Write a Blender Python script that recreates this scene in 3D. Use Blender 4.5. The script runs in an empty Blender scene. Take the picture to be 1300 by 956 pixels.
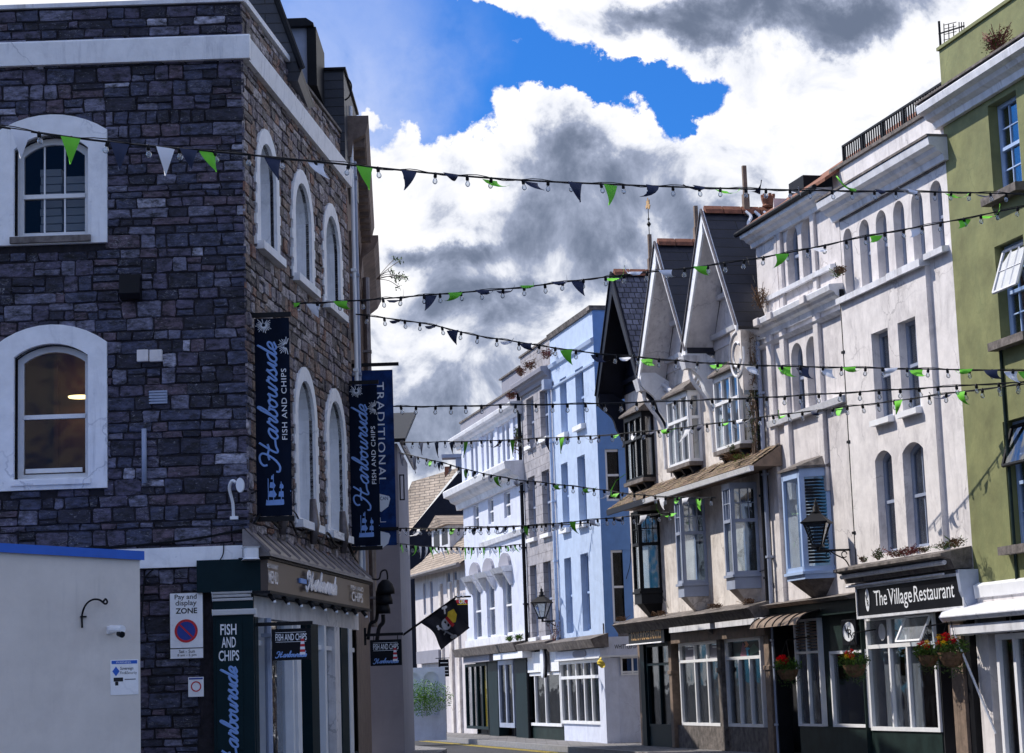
import bpy, bmesh, math, random
from mathutils import Vector, Matrix
random.seed(7)
sc = bpy.context.scene
COL = sc.collection
# ---------------------------------------------------------------- camera model and facade frames
F = 2692.0; PIT = math.radians(9.28); ROL = math.radians(-1.974); CAMZ = 1.6
def basis():
    cp, sp, cr, sr = math.cos(PIT), math.sin(PIT), math.cos(ROL), math.sin(ROL)
    f = Vector((0, cp, sp)); u = Vector((0, -sp, cp)); x = Vector((1, 0, 0))
    return x*cr + u*sr, -x*sr + u*cr, f
BX, BU, BF = basis()
def ray(x, y): return BF + BX*((x-650)/F) - BU*((y-433)/F)
class Fr:
    """vertical facade plane: u runs along it, o is outwards, z is up"""
    def __init__(s, X, Y, deg):
        s.X, s.Y = X, Y; s.a = math.radians(deg); s.c, s.s = math.cos(s.a), math.sin(s.a)
    def uz(s, x, y, o=0.0):
        d = ray(x, y); nx, ny = -s.s, s.c
        t = ((s.X-nx*o)*nx + (s.Y-ny*o)*ny)/(d[0]*nx+d[1]*ny)
        return ((t*d[0]-s.X)*s.c + (t*d[1]-s.Y)*s.s, CAMZ+t*d[2])
    def u(s, x, y, o=0.0): return s.uz(x, y, o)[0]
    def z(s, x, y, o=0.0): return s.uz(x, y, o)[1]
    def pt(s, u, o=0.0): return (s.X+s.c*u+s.s*o, s.Y+s.s*u-s.c*o)
    def w(s, u, o, z): p = s.pt(u, o); return (p[0], p[1], z)
    def inv(s, P):
        dx, dy = P[0]-s.X, P[1]-s.Y
        return (dx*s.c+dy*s.s, -dx*s.s+dy*s.c, P[2])
WORLD = Fr(0, 0, 0)
def xyd(px, y, depth):
    d = ray(px, y); t = depth/d[1]; return (t*d[0], depth, CAMZ+t*d[2])

# ---------------------------------------------------------------- mesh builder
def arch_pts(u0, u1, z0, z1, rise, n=10):
    if rise <= 0: return [(u0, z0), (u1, z0), (u1, z1), (u0, z1)]
    hw = (u1-u0)/2; uc = (u0+u1)/2; zs = z1-rise
    r = min(rise, hw); R = (hw*hw+r*r)/(2*r); th = math.asin(min(1, hw/R))
    k = rise/r
    pts = [(u0, z0), (u1, z0)]
    for i in range(n+1):
        a = th - 2*th*i/n
        pts.append((uc+R*math.sin(a), zs+k*(R*math.cos(a)-(R-r))))
    return pts
def shrink(u0, u1, z0, z1, rise, d, db=None):
    db = d if db is None else db
    hw = (u1-u0)/2
    return u0+d, u1-d, z0+db, z1-d, max(0, rise*(hw-d)/hw) if rise > 0 else 0
class MB:
    def __init__(s, fr=WORLD): s.fr = fr; s.v = []; s.f = []; s.mi = []; s.m = 0
    def add(s, vs, fs):
        b = len(s.v); s.v += [tuple(v) for v in vs]
        for f in fs: s.f.append([b+i for i in f]); s.mi.append(s.m)
        return s
    def bx(s, u0, u1, o0, o1, z0, z1):
        vs = [(u, o, z) for z in (z0, z1) for o in (o0, o1) for u in (u0, u1)]
        return s.add(vs, [(0,1,3,2), (4,6,7,5), (0,4,5,1), (2,3,7,6), (0,2,6,4), (1,5,7,3)])
    def prism(s, pts, o0, o1):
        n = len(pts); vs = [(u, o0, z) for u, z in pts]+[(u, o1, z) for u, z in pts]
        return s.add(vs, [list(range(n)), list(range(2*n-1, n-1, -1))]+[(i, (i+1) % n, n+(i+1) % n, n+i) for i in range(n)])
    def prof(s, pts, u0, u1):
        n = len(pts); vs = [(u0, o, z) for o, z in pts]+[(u1, o, z) for o, z in pts]
        return s.add(vs, [list(range(n)), list(range(2*n-1, n-1, -1))]+[(i, (i+1) % n, n+(i+1) % n, n+i) for i in range(n)])
    def plan(s, pts, z0, z1, pts2=None):
        n = len(pts); q = pts2 or pts
        vs = [(u, o, z0) for u, o in pts]+[(u, o, z1) for u, o in q]
        return s.add(vs, [list(range(n)), list(range(2*n-1, n-1, -1))]+[(i, (i+1) % n, n+(i+1) % n, n+i) for i in range(n)])
    def ring(s, A, B, o0, o1):
        n = len(A); vs = [(u, o0, z) for u, z in A]+[(u, o0, z) for u, z in B]+[(u, o1, z) for u, z in A]+[(u, o1, z) for u, z in B]
        fs = []
        for i in range(n):
            j = (i+1) % n
            fs += [(i, j, n+j, n+i), (2*n+i, 3*n+i, 3*n+j, 2*n+j), (i, 2*n+i, 2*n+j, j), (n+i, n+j, 3*n+j, 3*n+i)]
        return s.add(vs, fs)
    def quad(s, a, b, c, d): return s.add([a, b, c, d], [(0, 1, 2, 3)])
    def tri(s, a, b, c): return s.add([a, b, c], [(0, 1, 2)])
    def tube(s, path, r, n=6, flat=1.0):
        P = [Vector(p) for p in path]; rr = r if isinstance(r, (list, tuple)) else [r]*len(P)
        vs = []; up = None
        for i, p in enumerate(P):
            t = (P[min(i+1, len(P)-1)]-P[max(i-1, 0)])
            t = t.normalized() if t.length > 1e-9 else Vector((0, 0, 1))
            if up is None or abs(up.dot(t)) > .95: up = Vector((0, 1, 0)) if abs(t.y) < .9 else Vector((1, 0, 0))
            a = t.cross(up).normalized(); b = a.cross(t).normalized(); up = b
            for k in range(n):
                q = 2*math.pi*k/n
                d = a*math.cos(q)*rr[i]+b*math.sin(q)*rr[i]
                if flat != 1: d.y *= flat
                vs.append(p+d)
        fs = [(i*n+k, i*n+(k+1) % n, (i+1)*n+(k+1) % n, (i+1)*n+k) for i in range(len(P)-1) for k in range(n)]
        fs += [list(range(n))[::-1], list(range((len(P)-1)*n, len(P)*n))]
        return s.add(vs, fs)
    def lathe(s, u, o, prof, n=12, sq=1.0):
        vs = []; m = len(prof)
        for r, z in prof:
            for k in range(n):
                q = 2*math.pi*(k+.5)/n; vs.append((u+r*math.cos(q), o+r*math.sin(q)*sq, z))
        fs = [(i*n+k, i*n+(k+1) % n, (i+1)*n+(k+1) % n, (i+1)*n+k) for i in range(m-1) for k in range(n)]
        fs += [list(range(n))[::-1], list(range((m-1)*n, m*n))]
        return s.add(vs, fs)
    def wall(s, u0, u1, z0, z1, ops=(), depth=.22, o=0.0):
        us = sorted(set([u0, u1]+[min(max(v, u0), u1) for q in ops for v in q[:2]]))
        zs = sorted(set([z0, z1]+[min(max(v, z0), z1) for q in ops for v in q[2:4]]))
        for i in range(len(us)-1):
            for j in range(len(zs)-1):
                a, b, c, d = us[i], us[i+1], zs[j], zs[j+1]
                if b-a < 1e-5 or d-c < 1e-5: continue
                cu, cz = (a+b)/2, (c+d)/2
                if any(q[0] < cu < q[1] and q[2] < cz < q[3] for q in ops): continue
                s.quad((a, o, c), (b, o, c), (b, o, d), (a, o, d))
        for q in ops:
            q = tuple(q)+(0,)*(5-len(q)); P = arch_pts(*q[:5])
            n = len(P)
            s.add([(u, o, z) for u, z in P]+[(u, o-depth, z) for u, z in P], [(i, (i+1) % n, n+(i+1) % n, n+i) for i in range(n)])
            if q[4] > 0:
                arc = P[2:]; uc = (q[0]+q[1])/2
                for i in range(len(arc)-1):
                    p, r = arc[i], arc[i+1]; k = q[1] if (p[0]+r[0])/2 > uc else q[0]
                    s.tri((k, o, q[3]), (p[0], o, p[1]), (r[0], o, r[1]))
                m = arc[len(arc)//2]
                if abs(m[1]-q[3]) > 1e-4: pass
        return s
    def text(s, txt, place, spacing=1.0, thick=.004, bold=0.0, shear=0.0):
        vs, fs = glyphs(txt, spacing, bold, shear)
        return s.add([place(x, y) for x, y in vs], fs)
    def build(s, name, mats, parent=None, smooth=False, recalc=True, bevel=0):
        me = bpy.data.meshes.new(name)
        pf = frame_of(parent)
        me.from_pydata([pf.inv(s.fr.w(*v)) for v in s.v], [], s.f)
        if not isinstance(mats, (list, tuple)): mats = [mats]
        for m in mats: me.materials.append(m)
        me.polygons.foreach_set('material_index', s.mi)
        if recalc or bevel:
            bm = bmesh.new(); bm.from_mesh(me)
            if bevel:
                bmesh.ops.remove_doubles(bm, verts=bm.verts, dist=1e-5)
                bmesh.ops.bevel(bm, geom=[e for e in bm.edges if e.is_manifold and e.calc_face_angle(0) > .6], offset=bevel, segments=1, affect='EDGES')
            bmesh.ops.recalc_face_normals(bm, faces=bm.faces); bm.to_mesh(me); bm.free()
        if smooth: me.polygons.foreach_set('use_smooth', [True]*len(me.polygons))
        me.update()
        ob = bpy.data.objects.new(name, me); COL.objects.link(ob)
        if parent is not None: ob.parent = parent
        return ob
FRM = {}
def frame_of(ob):
    while ob is not None:
        if ob.name in FRM: return FRM[ob.name]
        ob = ob.parent
    return WORLD
_gc = {}
def glyphs(txt, spacing=1.0, bold=0.0, shear=0.0):
    key = (txt, spacing, bold, shear)
    if key not in _gc:
        c = bpy.data.curves.new('t', 'FONT'); c.body = txt; c.align_x = 'LEFT'; c.space_character = spacing
        c.offset = bold; c.shear = shear; c.resolution_u = 3
        o = bpy.data.objects.new('t', c); COL.objects.link(o)
        me = bpy.data.meshes.new_from_object(o.evaluated_get(bpy.context.evaluated_depsgraph_get()))
        vs = [(v.co.x, v.co.y) for v in me.vertices]; fs = [list(p.vertices) for p in me.polygons]
        bpy.data.objects.remove(o); bpy.data.curves.remove(c); bpy.data.meshes.remove(me)
        x0, x1 = min(v[0] for v in vs), max(v[0] for v in vs); y0, y1 = min(v[1] for v in vs), max(v[1] for v in vs)
        _gc[key] = ([((x-x0)/(x1-x0), (y-y0)/(y1-y0)) for x, y in vs], fs)
    return _gc[key]
def textbox(mb, txt, u0, u1, z0, z1, o, bold=0.0, spacing=1.0, rot=0, shear=0):
    if rot: return mb.text(txt, lambda x, y: (u1-(u1-u0)*y, o, z0+(z1-z0)*x), spacing, bold=bold, shear=shear) if rot > 0 else \
        mb.text(txt, lambda x, y: (u0+(u1-u0)*y, o, z1-(z1-z0)*x), spacing, bold=bold, shear=shear)
    return mb.text(txt, lambda x, y: (u0+(u1-u0)*x, o, z0+(z1-z0)*y), spacing, bold=bold, shear=shear)
def props(o, label=None, cat=None, group=None, kind=None):
    if label: o['label'] = label
    if cat: o['category'] = cat
    if group: o['group'] = group
    if kind: o['kind'] = kind
    return o
def thing(name, label, cat, fr, u=0, o=0, z=0, group=None):
    e = bpy.data.objects.new(name, None); COL.objects.link(e)
    X, Y = fr.pt(u, o); e.location = (X, Y, z); e.rotation_euler = (0, 0, fr.a); e.empty_display_size = .2
    g = Fr(X, Y, math.degrees(fr.a)); g.zoff = z
    class G(Fr):
        def inv(s, P): q = Fr.inv(s, P); return (q[0], q[1], q[2]-z)
    FRM[e.name] = G(X, Y, math.degrees(fr.a))
    return props(e, label, cat, group)
def crom(P, n=6):
    out = []; P = [Vector(p) for p in P]; Q = [2*P[0]-P[1]]+P+[2*P[-1]-P[-2]]
    for i in range(1, len(Q)-2):
        for k in range(n):
            t = k/n; a, b, c, d = Q[i-1], Q[i], Q[i+1], Q[i+2]
            out.append(.5*((2*b)+(c-a)*t+(2*a-5*b+4*c-d)*t*t+(3*b-a-3*c+d)*t**3))
    out.append(P[-1]); return out

# ---------------------------------------------------------------- materials
def nt(name):
    m = bpy.data.materials.new(name); m.use_nodes = True; t = m.node_tree; t.nodes.clear()
    N = lambda k, **kw: _n(t, k, kw)
    return m, t, N, t.links.new
def _n(t, k, kw):
    n = t.nodes.new('ShaderNode'+k)
    for a, v in kw.items():
        if a.startswith('i_'): n.inputs[a[2:].replace('_', ' ')].default_value = v
        else: setattr(n, a, v)
    return n
def ramp(N, lo, hi, a=0.0, b=1.0):
    r = N('MapRange'); r.inputs[1].default_value = lo; r.inputs[2].default_value = hi
    r.inputs[3].default_value = a; r.inputs[4].default_value = b; return r
def mixc(N, L, fac, a, b, mode='MIX'):
    m = N('Mix', data_type='RGBA', blend_type=mode)
    for idx, v in ((0, fac), (6, a), (7, b)):
        if hasattr(v, 'links') or hasattr(v, 'is_linked'): L(v, m.inputs[idx])
        else: m.inputs[idx].default_value = v if idx == 0 else (*v, 1)[:4]
    return m.outputs[2]
def M(name, col, rough=.65, metal=0, var=.18, vs=3.0, streak=0, dirt=(.05, .045, .04), dlo=.5, dhi=.7, bump=.15, bs=40, spec=.4, patch=0, pcol=(.2,.2,.2), coat=0, crack=0):
    m, t, N, L = nt(name)
    tc = N('TexCoord'); no = N('TexNoise'); no.inputs['Scale'].default_value = vs; no.inputs['Detail'].default_value = 8; no.inputs['Roughness'].default_value = .65
    L(tc.outputs['Object'], no.inputs['Vector'])
    r = ramp(N, .3, .7, 1-var, 1+var); L(no.outputs[0], r.inputs[0])
    mul = N('VectorMath', operation='SCALE'); mul.inputs[0].default_value = col; L(r.outputs[0], mul.inputs['Scale'])
    c = mul.outputs[0]
    if patch:
        n3 = N('TexNoise'); n3.inputs['Scale'].default_value = .9; n3.inputs['Detail'].default_value = 9; n3.inputs['Roughness'].default_value = .7
        L(tc.outputs['Object'], n3.inputs['Vector']); r3 = ramp(N, .5, .62, 0, patch); L(n3.outputs[0], r3.inputs[0])
        c = mixc(N, L, r3.outputs[0], c, pcol)
    if streak:
        mp = N('Mapping'); mp.inputs['Scale'].default_value = (1.5, 1.5, .6); L(tc.outputs['Object'], mp.inputs[0])
        n2 = N('TexNoise'); n2.inputs['Scale'].default_value = 1.1; n2.inputs['Detail'].default_value = 10; n2.inputs['Roughness'].default_value = .72; n2.inputs['Distortion'].default_value = .8; L(mp.outputs[0], n2.inputs['Vector'])
        r2 = ramp(N, dlo, dhi, 0, streak); L(n2.outputs[0], r2.inputs[0])
        c = mixc(N, L, r2.outputs[0], c, dirt)
        mq = N('Mapping'); mq.inputs['Scale'].default_value = (9, 9, .5); L(tc.outputs['Object'], mq.inputs[0])
        nq = N('TexNoise'); nq.inputs['Scale'].default_value = 1.2; nq.inputs['Detail'].default_value = 6; nq.inputs['Roughness'].default_value = .7; L(mq.outputs[0], nq.inputs['Vector']); rq = ramp(N, .52, .68, 0, streak*.9); L(nq.outputs[0], rq.inputs[0])
        nm = N('TexNoise'); nm.inputs['Scale'].default_value = .75; nm.inputs['Detail'].default_value = 5; L(tc.outputs['Object'], nm.inputs['Vector']); rm = ramp(N, .50, .60, 0, 1); L(nm.outputs[0], rm.inputs[0])
        mm = N('Math', operation='MULTIPLY'); L(rq.outputs[0], mm.inputs[0]); L(rm.outputs[0], mm.inputs[1]); c = mixc(N, L, mm.outputs[0], c, dirt)
    if crack:
        n6 = N('TexNoise'); n6.inputs['Scale'].default_value = 1.6; n6.inputs['Detail'].default_value = 6; n6.inputs['Roughness'].default_value = .6; L(tc.outputs['Object'], n6.inputs['Vector'])
        ws = N('VectorMath', operation='SCALE'); ws.inputs['Scale'].default_value = .7; L(n6.outputs['Color'], ws.inputs[0]); wa = N('VectorMath', operation='ADD'); L(tc.outputs['Object'], wa.inputs[0]); L(ws.outputs[0], wa.inputs[1])
        vo = N('TexVoronoi', feature='DISTANCE_TO_EDGE'); vo.inputs['Scale'].default_value = .55; L(wa.outputs[0], vo.inputs['Vector'])
        r6 = ramp(N, .003, .010, 1, 0); L(vo.outputs['Distance'], r6.inputs[0]); n7 = N('TexNoise'); n7.inputs['Scale'].default_value = .8; L(tc.outputs['Object'], n7.inputs['Vector']); r7 = ramp(N, .42, .6, 0, crack); L(n7.outputs[0], r7.inputs[0])
        fm = N('Math', operation='MULTIPLY'); L(r6.outputs[0], fm.inputs[0]); L(r7.outputs[0], fm.inputs[1]); c = mixc(N, L, fm.outputs[0], c, dirt)
        sp = N('TexNoise'); sp.inputs['Scale'].default_value = 9; sp.inputs['Detail'].default_value = 8; sp.inputs['Roughness'].default_value = .75; L(tc.outputs['Object'], sp.inputs['Vector']); r8 = ramp(N, .62, .72, 0, crack*.8); L(sp.outputs[0], r8.inputs[0]); c = mixc(N, L, r8.outputs[0], c, dirt)
    b = N('BsdfPrincipled'); L(c, b.inputs['Base Color']); b.inputs['Roughness'].default_value = rough; b.inputs['Metallic'].default_value = metal
    b.inputs['Specular IOR Level'].default_value = spec; b.inputs['Coat Weight'].default_value = coat
    if bump:
        n4 = N('TexNoise'); n4.inputs['Scale'].default_value = bs; n4.inputs['Detail'].default_value = 4; L(tc.outputs['Object'], n4.inputs['Vector'])
        bp = N('Bump'); bp.inputs['Strength'].default_value = bump; bp.inputs['Distance'].default_value = .01; L(n4.outputs[0], bp.inputs['Height']); L(bp.outputs[0], b.inputs['Normal'])
    o = N('OutputMaterial'); L(b.outputs[0], o.inputs[0]); return m
def brickmat(name, c1, c2, mortar, w, h, axes='yz', rough=.5, ms=.012, bump=.6, var=.25, moss=None, mossamt=.6):
    m, t, N, L = nt(name); tc = N('TexCoord'); sp = N('SeparateXYZ'); L(tc.outputs['Object'], sp.inputs[0]); cb = N('CombineXYZ')
    L(sp.outputs['XYZ'.index(axes[0].upper())], cb.inputs[0]); L(sp.outputs['XYZ'.index(axes[1].upper())], cb.inputs[1])
    br = N('TexBrick'); br.inputs['Scale'].default_value = 1; br.inputs['Brick Width'].default_value = w; br.inputs['Row Height'].default_value = h
    br.inputs['Mortar Size'].default_value = ms; br.inputs['Color1'].default_value = (*c1, 1); br.inputs['Color2'].default_value = (*c2, 1); br.inputs['Mortar'].default_value = (*mortar, 1)
    br.inputs['Mortar Smooth'].default_value = .2; br.inputs['Bias'].default_value = 0
    L(cb.outputs[0], br.inputs[0])
    no = N('TexNoise'); no.inputs['Scale'].default_value = 2.5; no.inputs['Detail'].default_value = 9; no.inputs['Roughness'].default_value = .7; L(tc.outputs['Object'], no.inputs['Vector'])
    r = ramp(N, .3, .7, 1-var, 1+var); L(no.outputs[0], r.inputs[0]); mu = N('VectorMath', operation='SCALE'); L(br.outputs[0], mu.inputs[0]); L(r.outputs[0], mu.inputs['Scale'])
    c = mu.outputs[0]
    if moss:
        n3 = N('TexNoise'); n3.inputs['Scale'].default_value = 5; n3.inputs['Detail'].default_value = 8; L(tc.outputs['Object'], n3.inputs['Vector']); r3 = ramp(N, .5, .62, 0, mossamt); L(n3.outputs[0], r3.inputs[0]); c = mixc(N, L, r3.outputs[0], c, moss)
    b = N('BsdfPrincipled'); L(c, b.inputs['Base Color']); b.inputs['Roughness'].default_value = rough
    bp = N('Bump', invert=True); bp.inputs['Strength'].default_value = bump; bp.inputs['Distance'].default_value = .02; L(br.outputs['Fac'], bp.inputs['Height']); 
    n5 = N('TexNoise'); n5.inputs['Scale'].default_value = 25; L(tc.outputs['Object'], n5.inputs['Vector']); b2 = N('Bump'); b2.inputs['Strength'].default_value = .3; b2.inputs['Distance'].default_value = .01; L(n5.outputs[0], b2.inputs['Height']); L(bp.outputs[0], b2.inputs['Normal']); L(b2.outputs[0], b.inputs['Normal'])
    o = N('OutputMaterial'); L(b.outputs[0], o.inputs[0]); return m
def stonemat(name, col, seed, vein=.5):
    m, t, N, L = nt(name); tc = N('TexCoord')
    mp = N('Mapping'); mp.inputs['Location'].default_value = (seed*3.1, seed*7.7, seed*1.3); mp.inputs['Scale'].default_value = (1, 1, 2.2); L(tc.outputs['Object'], mp.inputs[0])
    no = N('TexNoise'); no.inputs['Scale'].default_value = 7; no.inputs['Detail'].default_value = 10; no.inputs['Roughness'].default_value = .75; L(mp.outputs[0], no.inputs['Vector'])
    r = ramp(N, .37, .66, .12, 2.5); L(no.outputs[0], r.inputs[0]); mu = N('VectorMath', operation='SCALE'); mu.inputs[0].default_value = col; L(r.outputs[0], mu.inputs['Scale'])
    # pale calcite veins and lime spatter
    wv = N('TexNoise'); wv.inputs['Scale'].default_value = 4.5; wv.inputs['Detail'].default_value = 3; wv.inputs['Distortion'].default_value = 2.2; L(mp.outputs[0], wv.inputs['Vector'])
    ab = N('Math', operation='SUBTRACT'); ab.inputs[1].default_value = .5; L(wv.outputs[0], ab.inputs[0]); a2 = N('Math', operation='ABSOLUTE'); L(ab.outputs[0], a2.inputs[0])
    rv = ramp(N, .0, .02, 1, 0); L(a2.outputs[0], rv.inputs[0])
    pt = N('TexNoise'); pt.inputs['Scale'].default_value = 2.0; pt.inputs['Detail'].default_value = 6; L(tc.outputs['Object'], pt.inputs['Vector']); rp = ramp(N, .52, .66, 0, vein); L(pt.outputs[0], rp.inputs[0])
    fm = N('Math', operation='MULTIPLY'); L(rv.outputs[0], fm.inputs[0]); L(rp.outputs[0], fm.inputs[1])
    c = mixc(N, L, fm.outputs[0], mu.outputs[0], (.55, .55, .6))
    sp = N('TexNoise'); sp.inputs['Scale'].default_value = 16; sp.inputs['Detail'].default_value = 6; sp.inputs['Roughness'].default_value = .7; L(mp.outputs[0], sp.inputs['Vector']); rs = ramp(N, .60, .70, 0, .75); L(sp.outputs[0], rs.inputs[0])
    c = mixc(N, L, rs.outputs[0], c, (.42, .42, .46))
    b = N('BsdfPrincipled'); L(c, b.inputs['Base Color']); b.inputs['Roughness'].default_value = .6
    bp = N('Bump'); bp.inputs['Strength'].default_value = 1.0; bp.inputs['Distance'].default_value = .035; L(no.outputs[0], bp.inputs['Height']); L(bp.outputs[0], b.inputs['Normal'])
    o = N('OutputMaterial'); L(b.outputs[0], o.inputs[0]); return m
def glassmat(name, tint=(.7, .78, .85), base=.12, rough=.03, top=.9):
    m, t, N, L = nt(name); tr = N('BsdfTransparent'); tr.inputs[0].default_value = (*tint, 1); gl = N('BsdfGlossy'); gl.inputs['Roughness'].default_value = rough; gl.inputs[0].default_value = (.95, .97, 1, 1)
    lw = N('LayerWeight'); lw.inputs[0].default_value = .35; r = ramp(N, 0, 1, base, top); L(lw.outputs['Fresnel'], r.inputs[0])
    tc = N('TexCoord'); n = N('TexNoise'); n.inputs['Scale'].default_value = 1.5; L(tc.outputs['Object'], n.inputs['Vector']); bp = N('Bump'); bp.inputs['Strength'].default_value = .15; bp.inputs['Distance'].default_value = .05; L(n.outputs[0], bp.inputs['Height']); L(bp.outputs[0], gl.inputs['Normal'])
    mx = N('MixShader'); L(r.outputs[0], mx.inputs[0]); L(tr.outputs[0], mx.inputs[1]); L(gl.outputs[0], mx.inputs[2]); o = N('OutputMaterial'); L(mx.outputs[0], o.inputs[0]); return m
GLASS = glassmat('window_glass'); DULL = glassmat('dull_glass', (.72, .74, .76), .0, .03, .28); BULB = glassmat('bulb_glass', (.93, .95, .97), .15, .02)
DARKIN = M('dark_interior', (.012, .013, .018), .8, bump=0)  # near-black colour stands in for the shade inside unlit rooms and doorways
WARMIN = M('brown_interior', (.20, .085, .06), .8, bump=0, var=.12, vs=.6)
CREAM = M('cream_render', (.74, .70, .69), .75, crack=.5, streak=.65, dirt=(.22, .20, .21), dlo=.50, dhi=.78, patch=.55, pcol=(.46, .43, .44), var=.14, bump=.35, bs=14)
CREAM2 = M('pale_render', (.78, .745, .735), .75, crack=.5, streak=.6, dirt=(.26, .24, .25), dlo=.52, dhi=.78, patch=.5, pcol=(.52, .49, .50), var=.12, bump=.3, bs=14)
CREAMT = M('warm_render', (.76, .71, .665), .8, crack=.6, streak=.7, dirt=(.20, .16, .14), dlo=.5, dhi=.76, patch=.6, pcol=(.44, .38, .34), var=.2, bump=.5, bs=18)
TRIM = M('white_trim', (.75, .76, .80), .5, streak=.5, dirt=(.18, .17, .18), dlo=.52, dhi=.72, bump=.15)
WHITE = M('white_paint', (.86, .87, .89), .4, var=.07, streak=.15, dirt=(.4, .4, .42), bump=.05)
BAND = M('white_masonry_paint', (.90, .91, .93), .6, var=.08, vs=5, crack=.5, streak=.5, dirt=(.34, .36, .42), dlo=.54, dhi=.78, bump=.3, bs=25)
LEDGE = M('weathered_ledge', (.16, .14, .13), .85, var=.6, vs=6, bump=.8, bs=20, streak=.6, dirt=(.03, .03, .03))
GREEN = M('green_render', (.212, .222, .095), .75, var=.32, vs=1.6, crack=.5, streak=.7, dirt=(.15, .17, .075), dlo=.48, dhi=.72, patch=.4, pcol=(.20, .225, .10), bump=.4, bs=12)
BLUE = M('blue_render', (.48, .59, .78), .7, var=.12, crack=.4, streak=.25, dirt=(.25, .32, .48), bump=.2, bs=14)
BLUE_SHADE = M('shaded_blue_render', (.17, .33, .66), .7, var=.1, streak=.2, dirt=(.12, .2, .42), bump=.2, bs=14)  # darker copy of the blue render, side wall shade put into its colour
GREYST = brickmat('grey_ashlar', (.44, .42, .44), (.34, .33, .36), (.2, .19, .2), .62, .3, 'xz', .8, .01, .5, .3, (.12, .11, .11), .5)
WHITEB = M('lilac_white_render', (.66, .70, .82), .7, var=.1, crack=.5, streak=.35, dirt=(.38, .4, .5), bump=.2, bs=14)
HOUSEW = M('house_render', (.66, .62, .62), .8, var=.12, streak=.5, dirt=(.32, .3, .3), bump=.3, bs=14)
GREYW = M('grey_render', (.28, .28, .33), .8, var=.08, vs=1.5, streak=.25, dirt=(.18, .18, .2), bump=.2, bs=14)
KIOSK = M('kiosk_panel', (.74, .69, .63), .55, var=.12, vs=1.0, patch=.25, pcol=(.55, .50, .46), streak=.25, dirt=(.42, .40, .38), dlo=.55, dhi=.75, bump=.08)
SLATE = brickmat('roof_slate', (.016, .018, .028), (.026, .029, .044), (.004, .004, .005), 1.7, .24, 'yz', .45, .012, .7, .3)
SLATE2 = brickmat('scalloped_slate', (.12, .12, .16), (.22, .22, .27), (.015, .015, .02), .17, .16, 'yz', .5, .014, 1.0, .5, (.05, .05, .06), .6)
BOARD = brickmat('dark_boarding', (.030, .034, .048), (.04, .045, .06), (.006, .006, .008), 6, .16, 'xz', .5, .01, .6, .25)
PENT = brickmat('mossy_tile', (.23, .15, .10), (.34, .24, .16), (.04, .03, .02), .18, .07, 'xz', .8, .012, 1.0, .5, (.16, .13, .05), .7)
BROWNR = brickmat('brown_slate_roof', (.30, .23, .17), (.44, .35, .27), (.06, .045, .035), .45, .13, 'xz', .7, .014, 1.0, .45, (.13, .10, .08), .5)
TERRA = M('terracotta', (.24, .095, .055), .8, var=.35, vs=8, bump=.4)
BLACK = M('black_paint', (.010, .011, .014), .5, var=.3, bump=.1, spec=.15)
IRON = M('black_iron', (.008, .008, .010), .5, var=.3, bump=.1, spec=.2)
DKBLUE = M('dark_gable_paint', (.010, .013, .025), .5, var=.3, bump=.1, spec=.15)
SHOPBLK = M('black_signboard', (.008, .009, .013), .45, var=.3, vs=2, bump=.03, spec=.12)
TEAL = M('dark_teal_paint', (.004, .018, .024), .5, var=.2, bump=.05, spec=.12)
BOTTLE = M('bottle_green_paint', (.016, .030, .028), .5, var=.4, bump=.1, spec=.15)
LEAD = M('lead_sheet', (.17, .15, .15), .38, metal=.6, var=.4, vs=5, streak=.5, dirt=(.05, .05, .06), bump=.3, bs=10)
GREYP = M('grey_window_paint', (.33, .38, .50), .45, var=.12, bump=.1)
BLUEWIN = M('pale_blue_window_paint', (.42, .56, .82), .45, var=.1, bump=.05)
BRNST = M('brown_stone', (.20, .15, .125), .8, var=.45, vs=4, streak=.6, dirt=(.06, .045, .04), bump=.6, bs=12)
WOOD = M('old_wood', (.22, .16, .12), .7, var=.35, vs=5, streak=.5, dirt=(.07, .05, .04), bump=.3)
CURT = M('net_curtain', (.62, .64, .68), .9, var=.1, bump=.2)
CURTB = M('white_blind', (.75, .76, .78), .8, var=.05, bump=0)
SKYBLUE = M('blue_capping', (.02, .12, .55), .35, var=.1, bump=0)
REDP = M('red_paint', (.55, .02, .03), .5, var=.1, bump=0); BLUEP = M('road_sign_blue', (.02, .05, .30), .5, var=.2, bump=0)
YEL = M('yellow_paint', (.75, .55, .03), .6, var=.1, bump=0); GOLD = M('gold_letter', (.55, .33, .12), .45, var=.2, bump=0)
NAVY = M('navy_banner', (.003, .008, .022), .7, var=.3, bump=.1, spec=.1); ROYAL = M('blue_banner', (.006, .030, .13), .6, var=.6, vs=6, bump=.1, spec=.15)
INK = M('black_letter', (.01, .01, .012), .5, bump=0); PALEINK = M('pale_blue_letter', (.22, .38, .75), .5, var=.1, bump=0); SILV = M('silver_letter', (.7, .75, .85), .25, metal=.4, var=.1, bump=0); WINK = M('white_letter', (.82, .85, .9), .5, var=.04, bump=0)
BRONZE = M('bronze_fascia', (.085, .062, .052), .33, metal=.5, var=.1, vs=1.0, bump=.03)
FLG = M('green_flag', (.16, .62, .03), .6, var=.1, bump=.1); FLN = M('navy_flag', (.015, .025, .07), .6, var=.2, bump=.1); FLW = M('white_flag', (.8, .82, .88), .6, var=.05, bump=.1)
LEAF = M('plant_green', (.06, .12, .025), .6, var=.4, vs=20, bump=0); DRY = M('dry_plant', (.15, .085, .045), .8, var=.5, vs=20, bump=0); DRYR = M('red_stonecrop', (.22, .06, .06), .8, var=.4, vs=20, bump=0); LEAF2 = M('bright_leaf', (.16, .30, .05), .6, var=.3, vs=20, bump=0)
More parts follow.
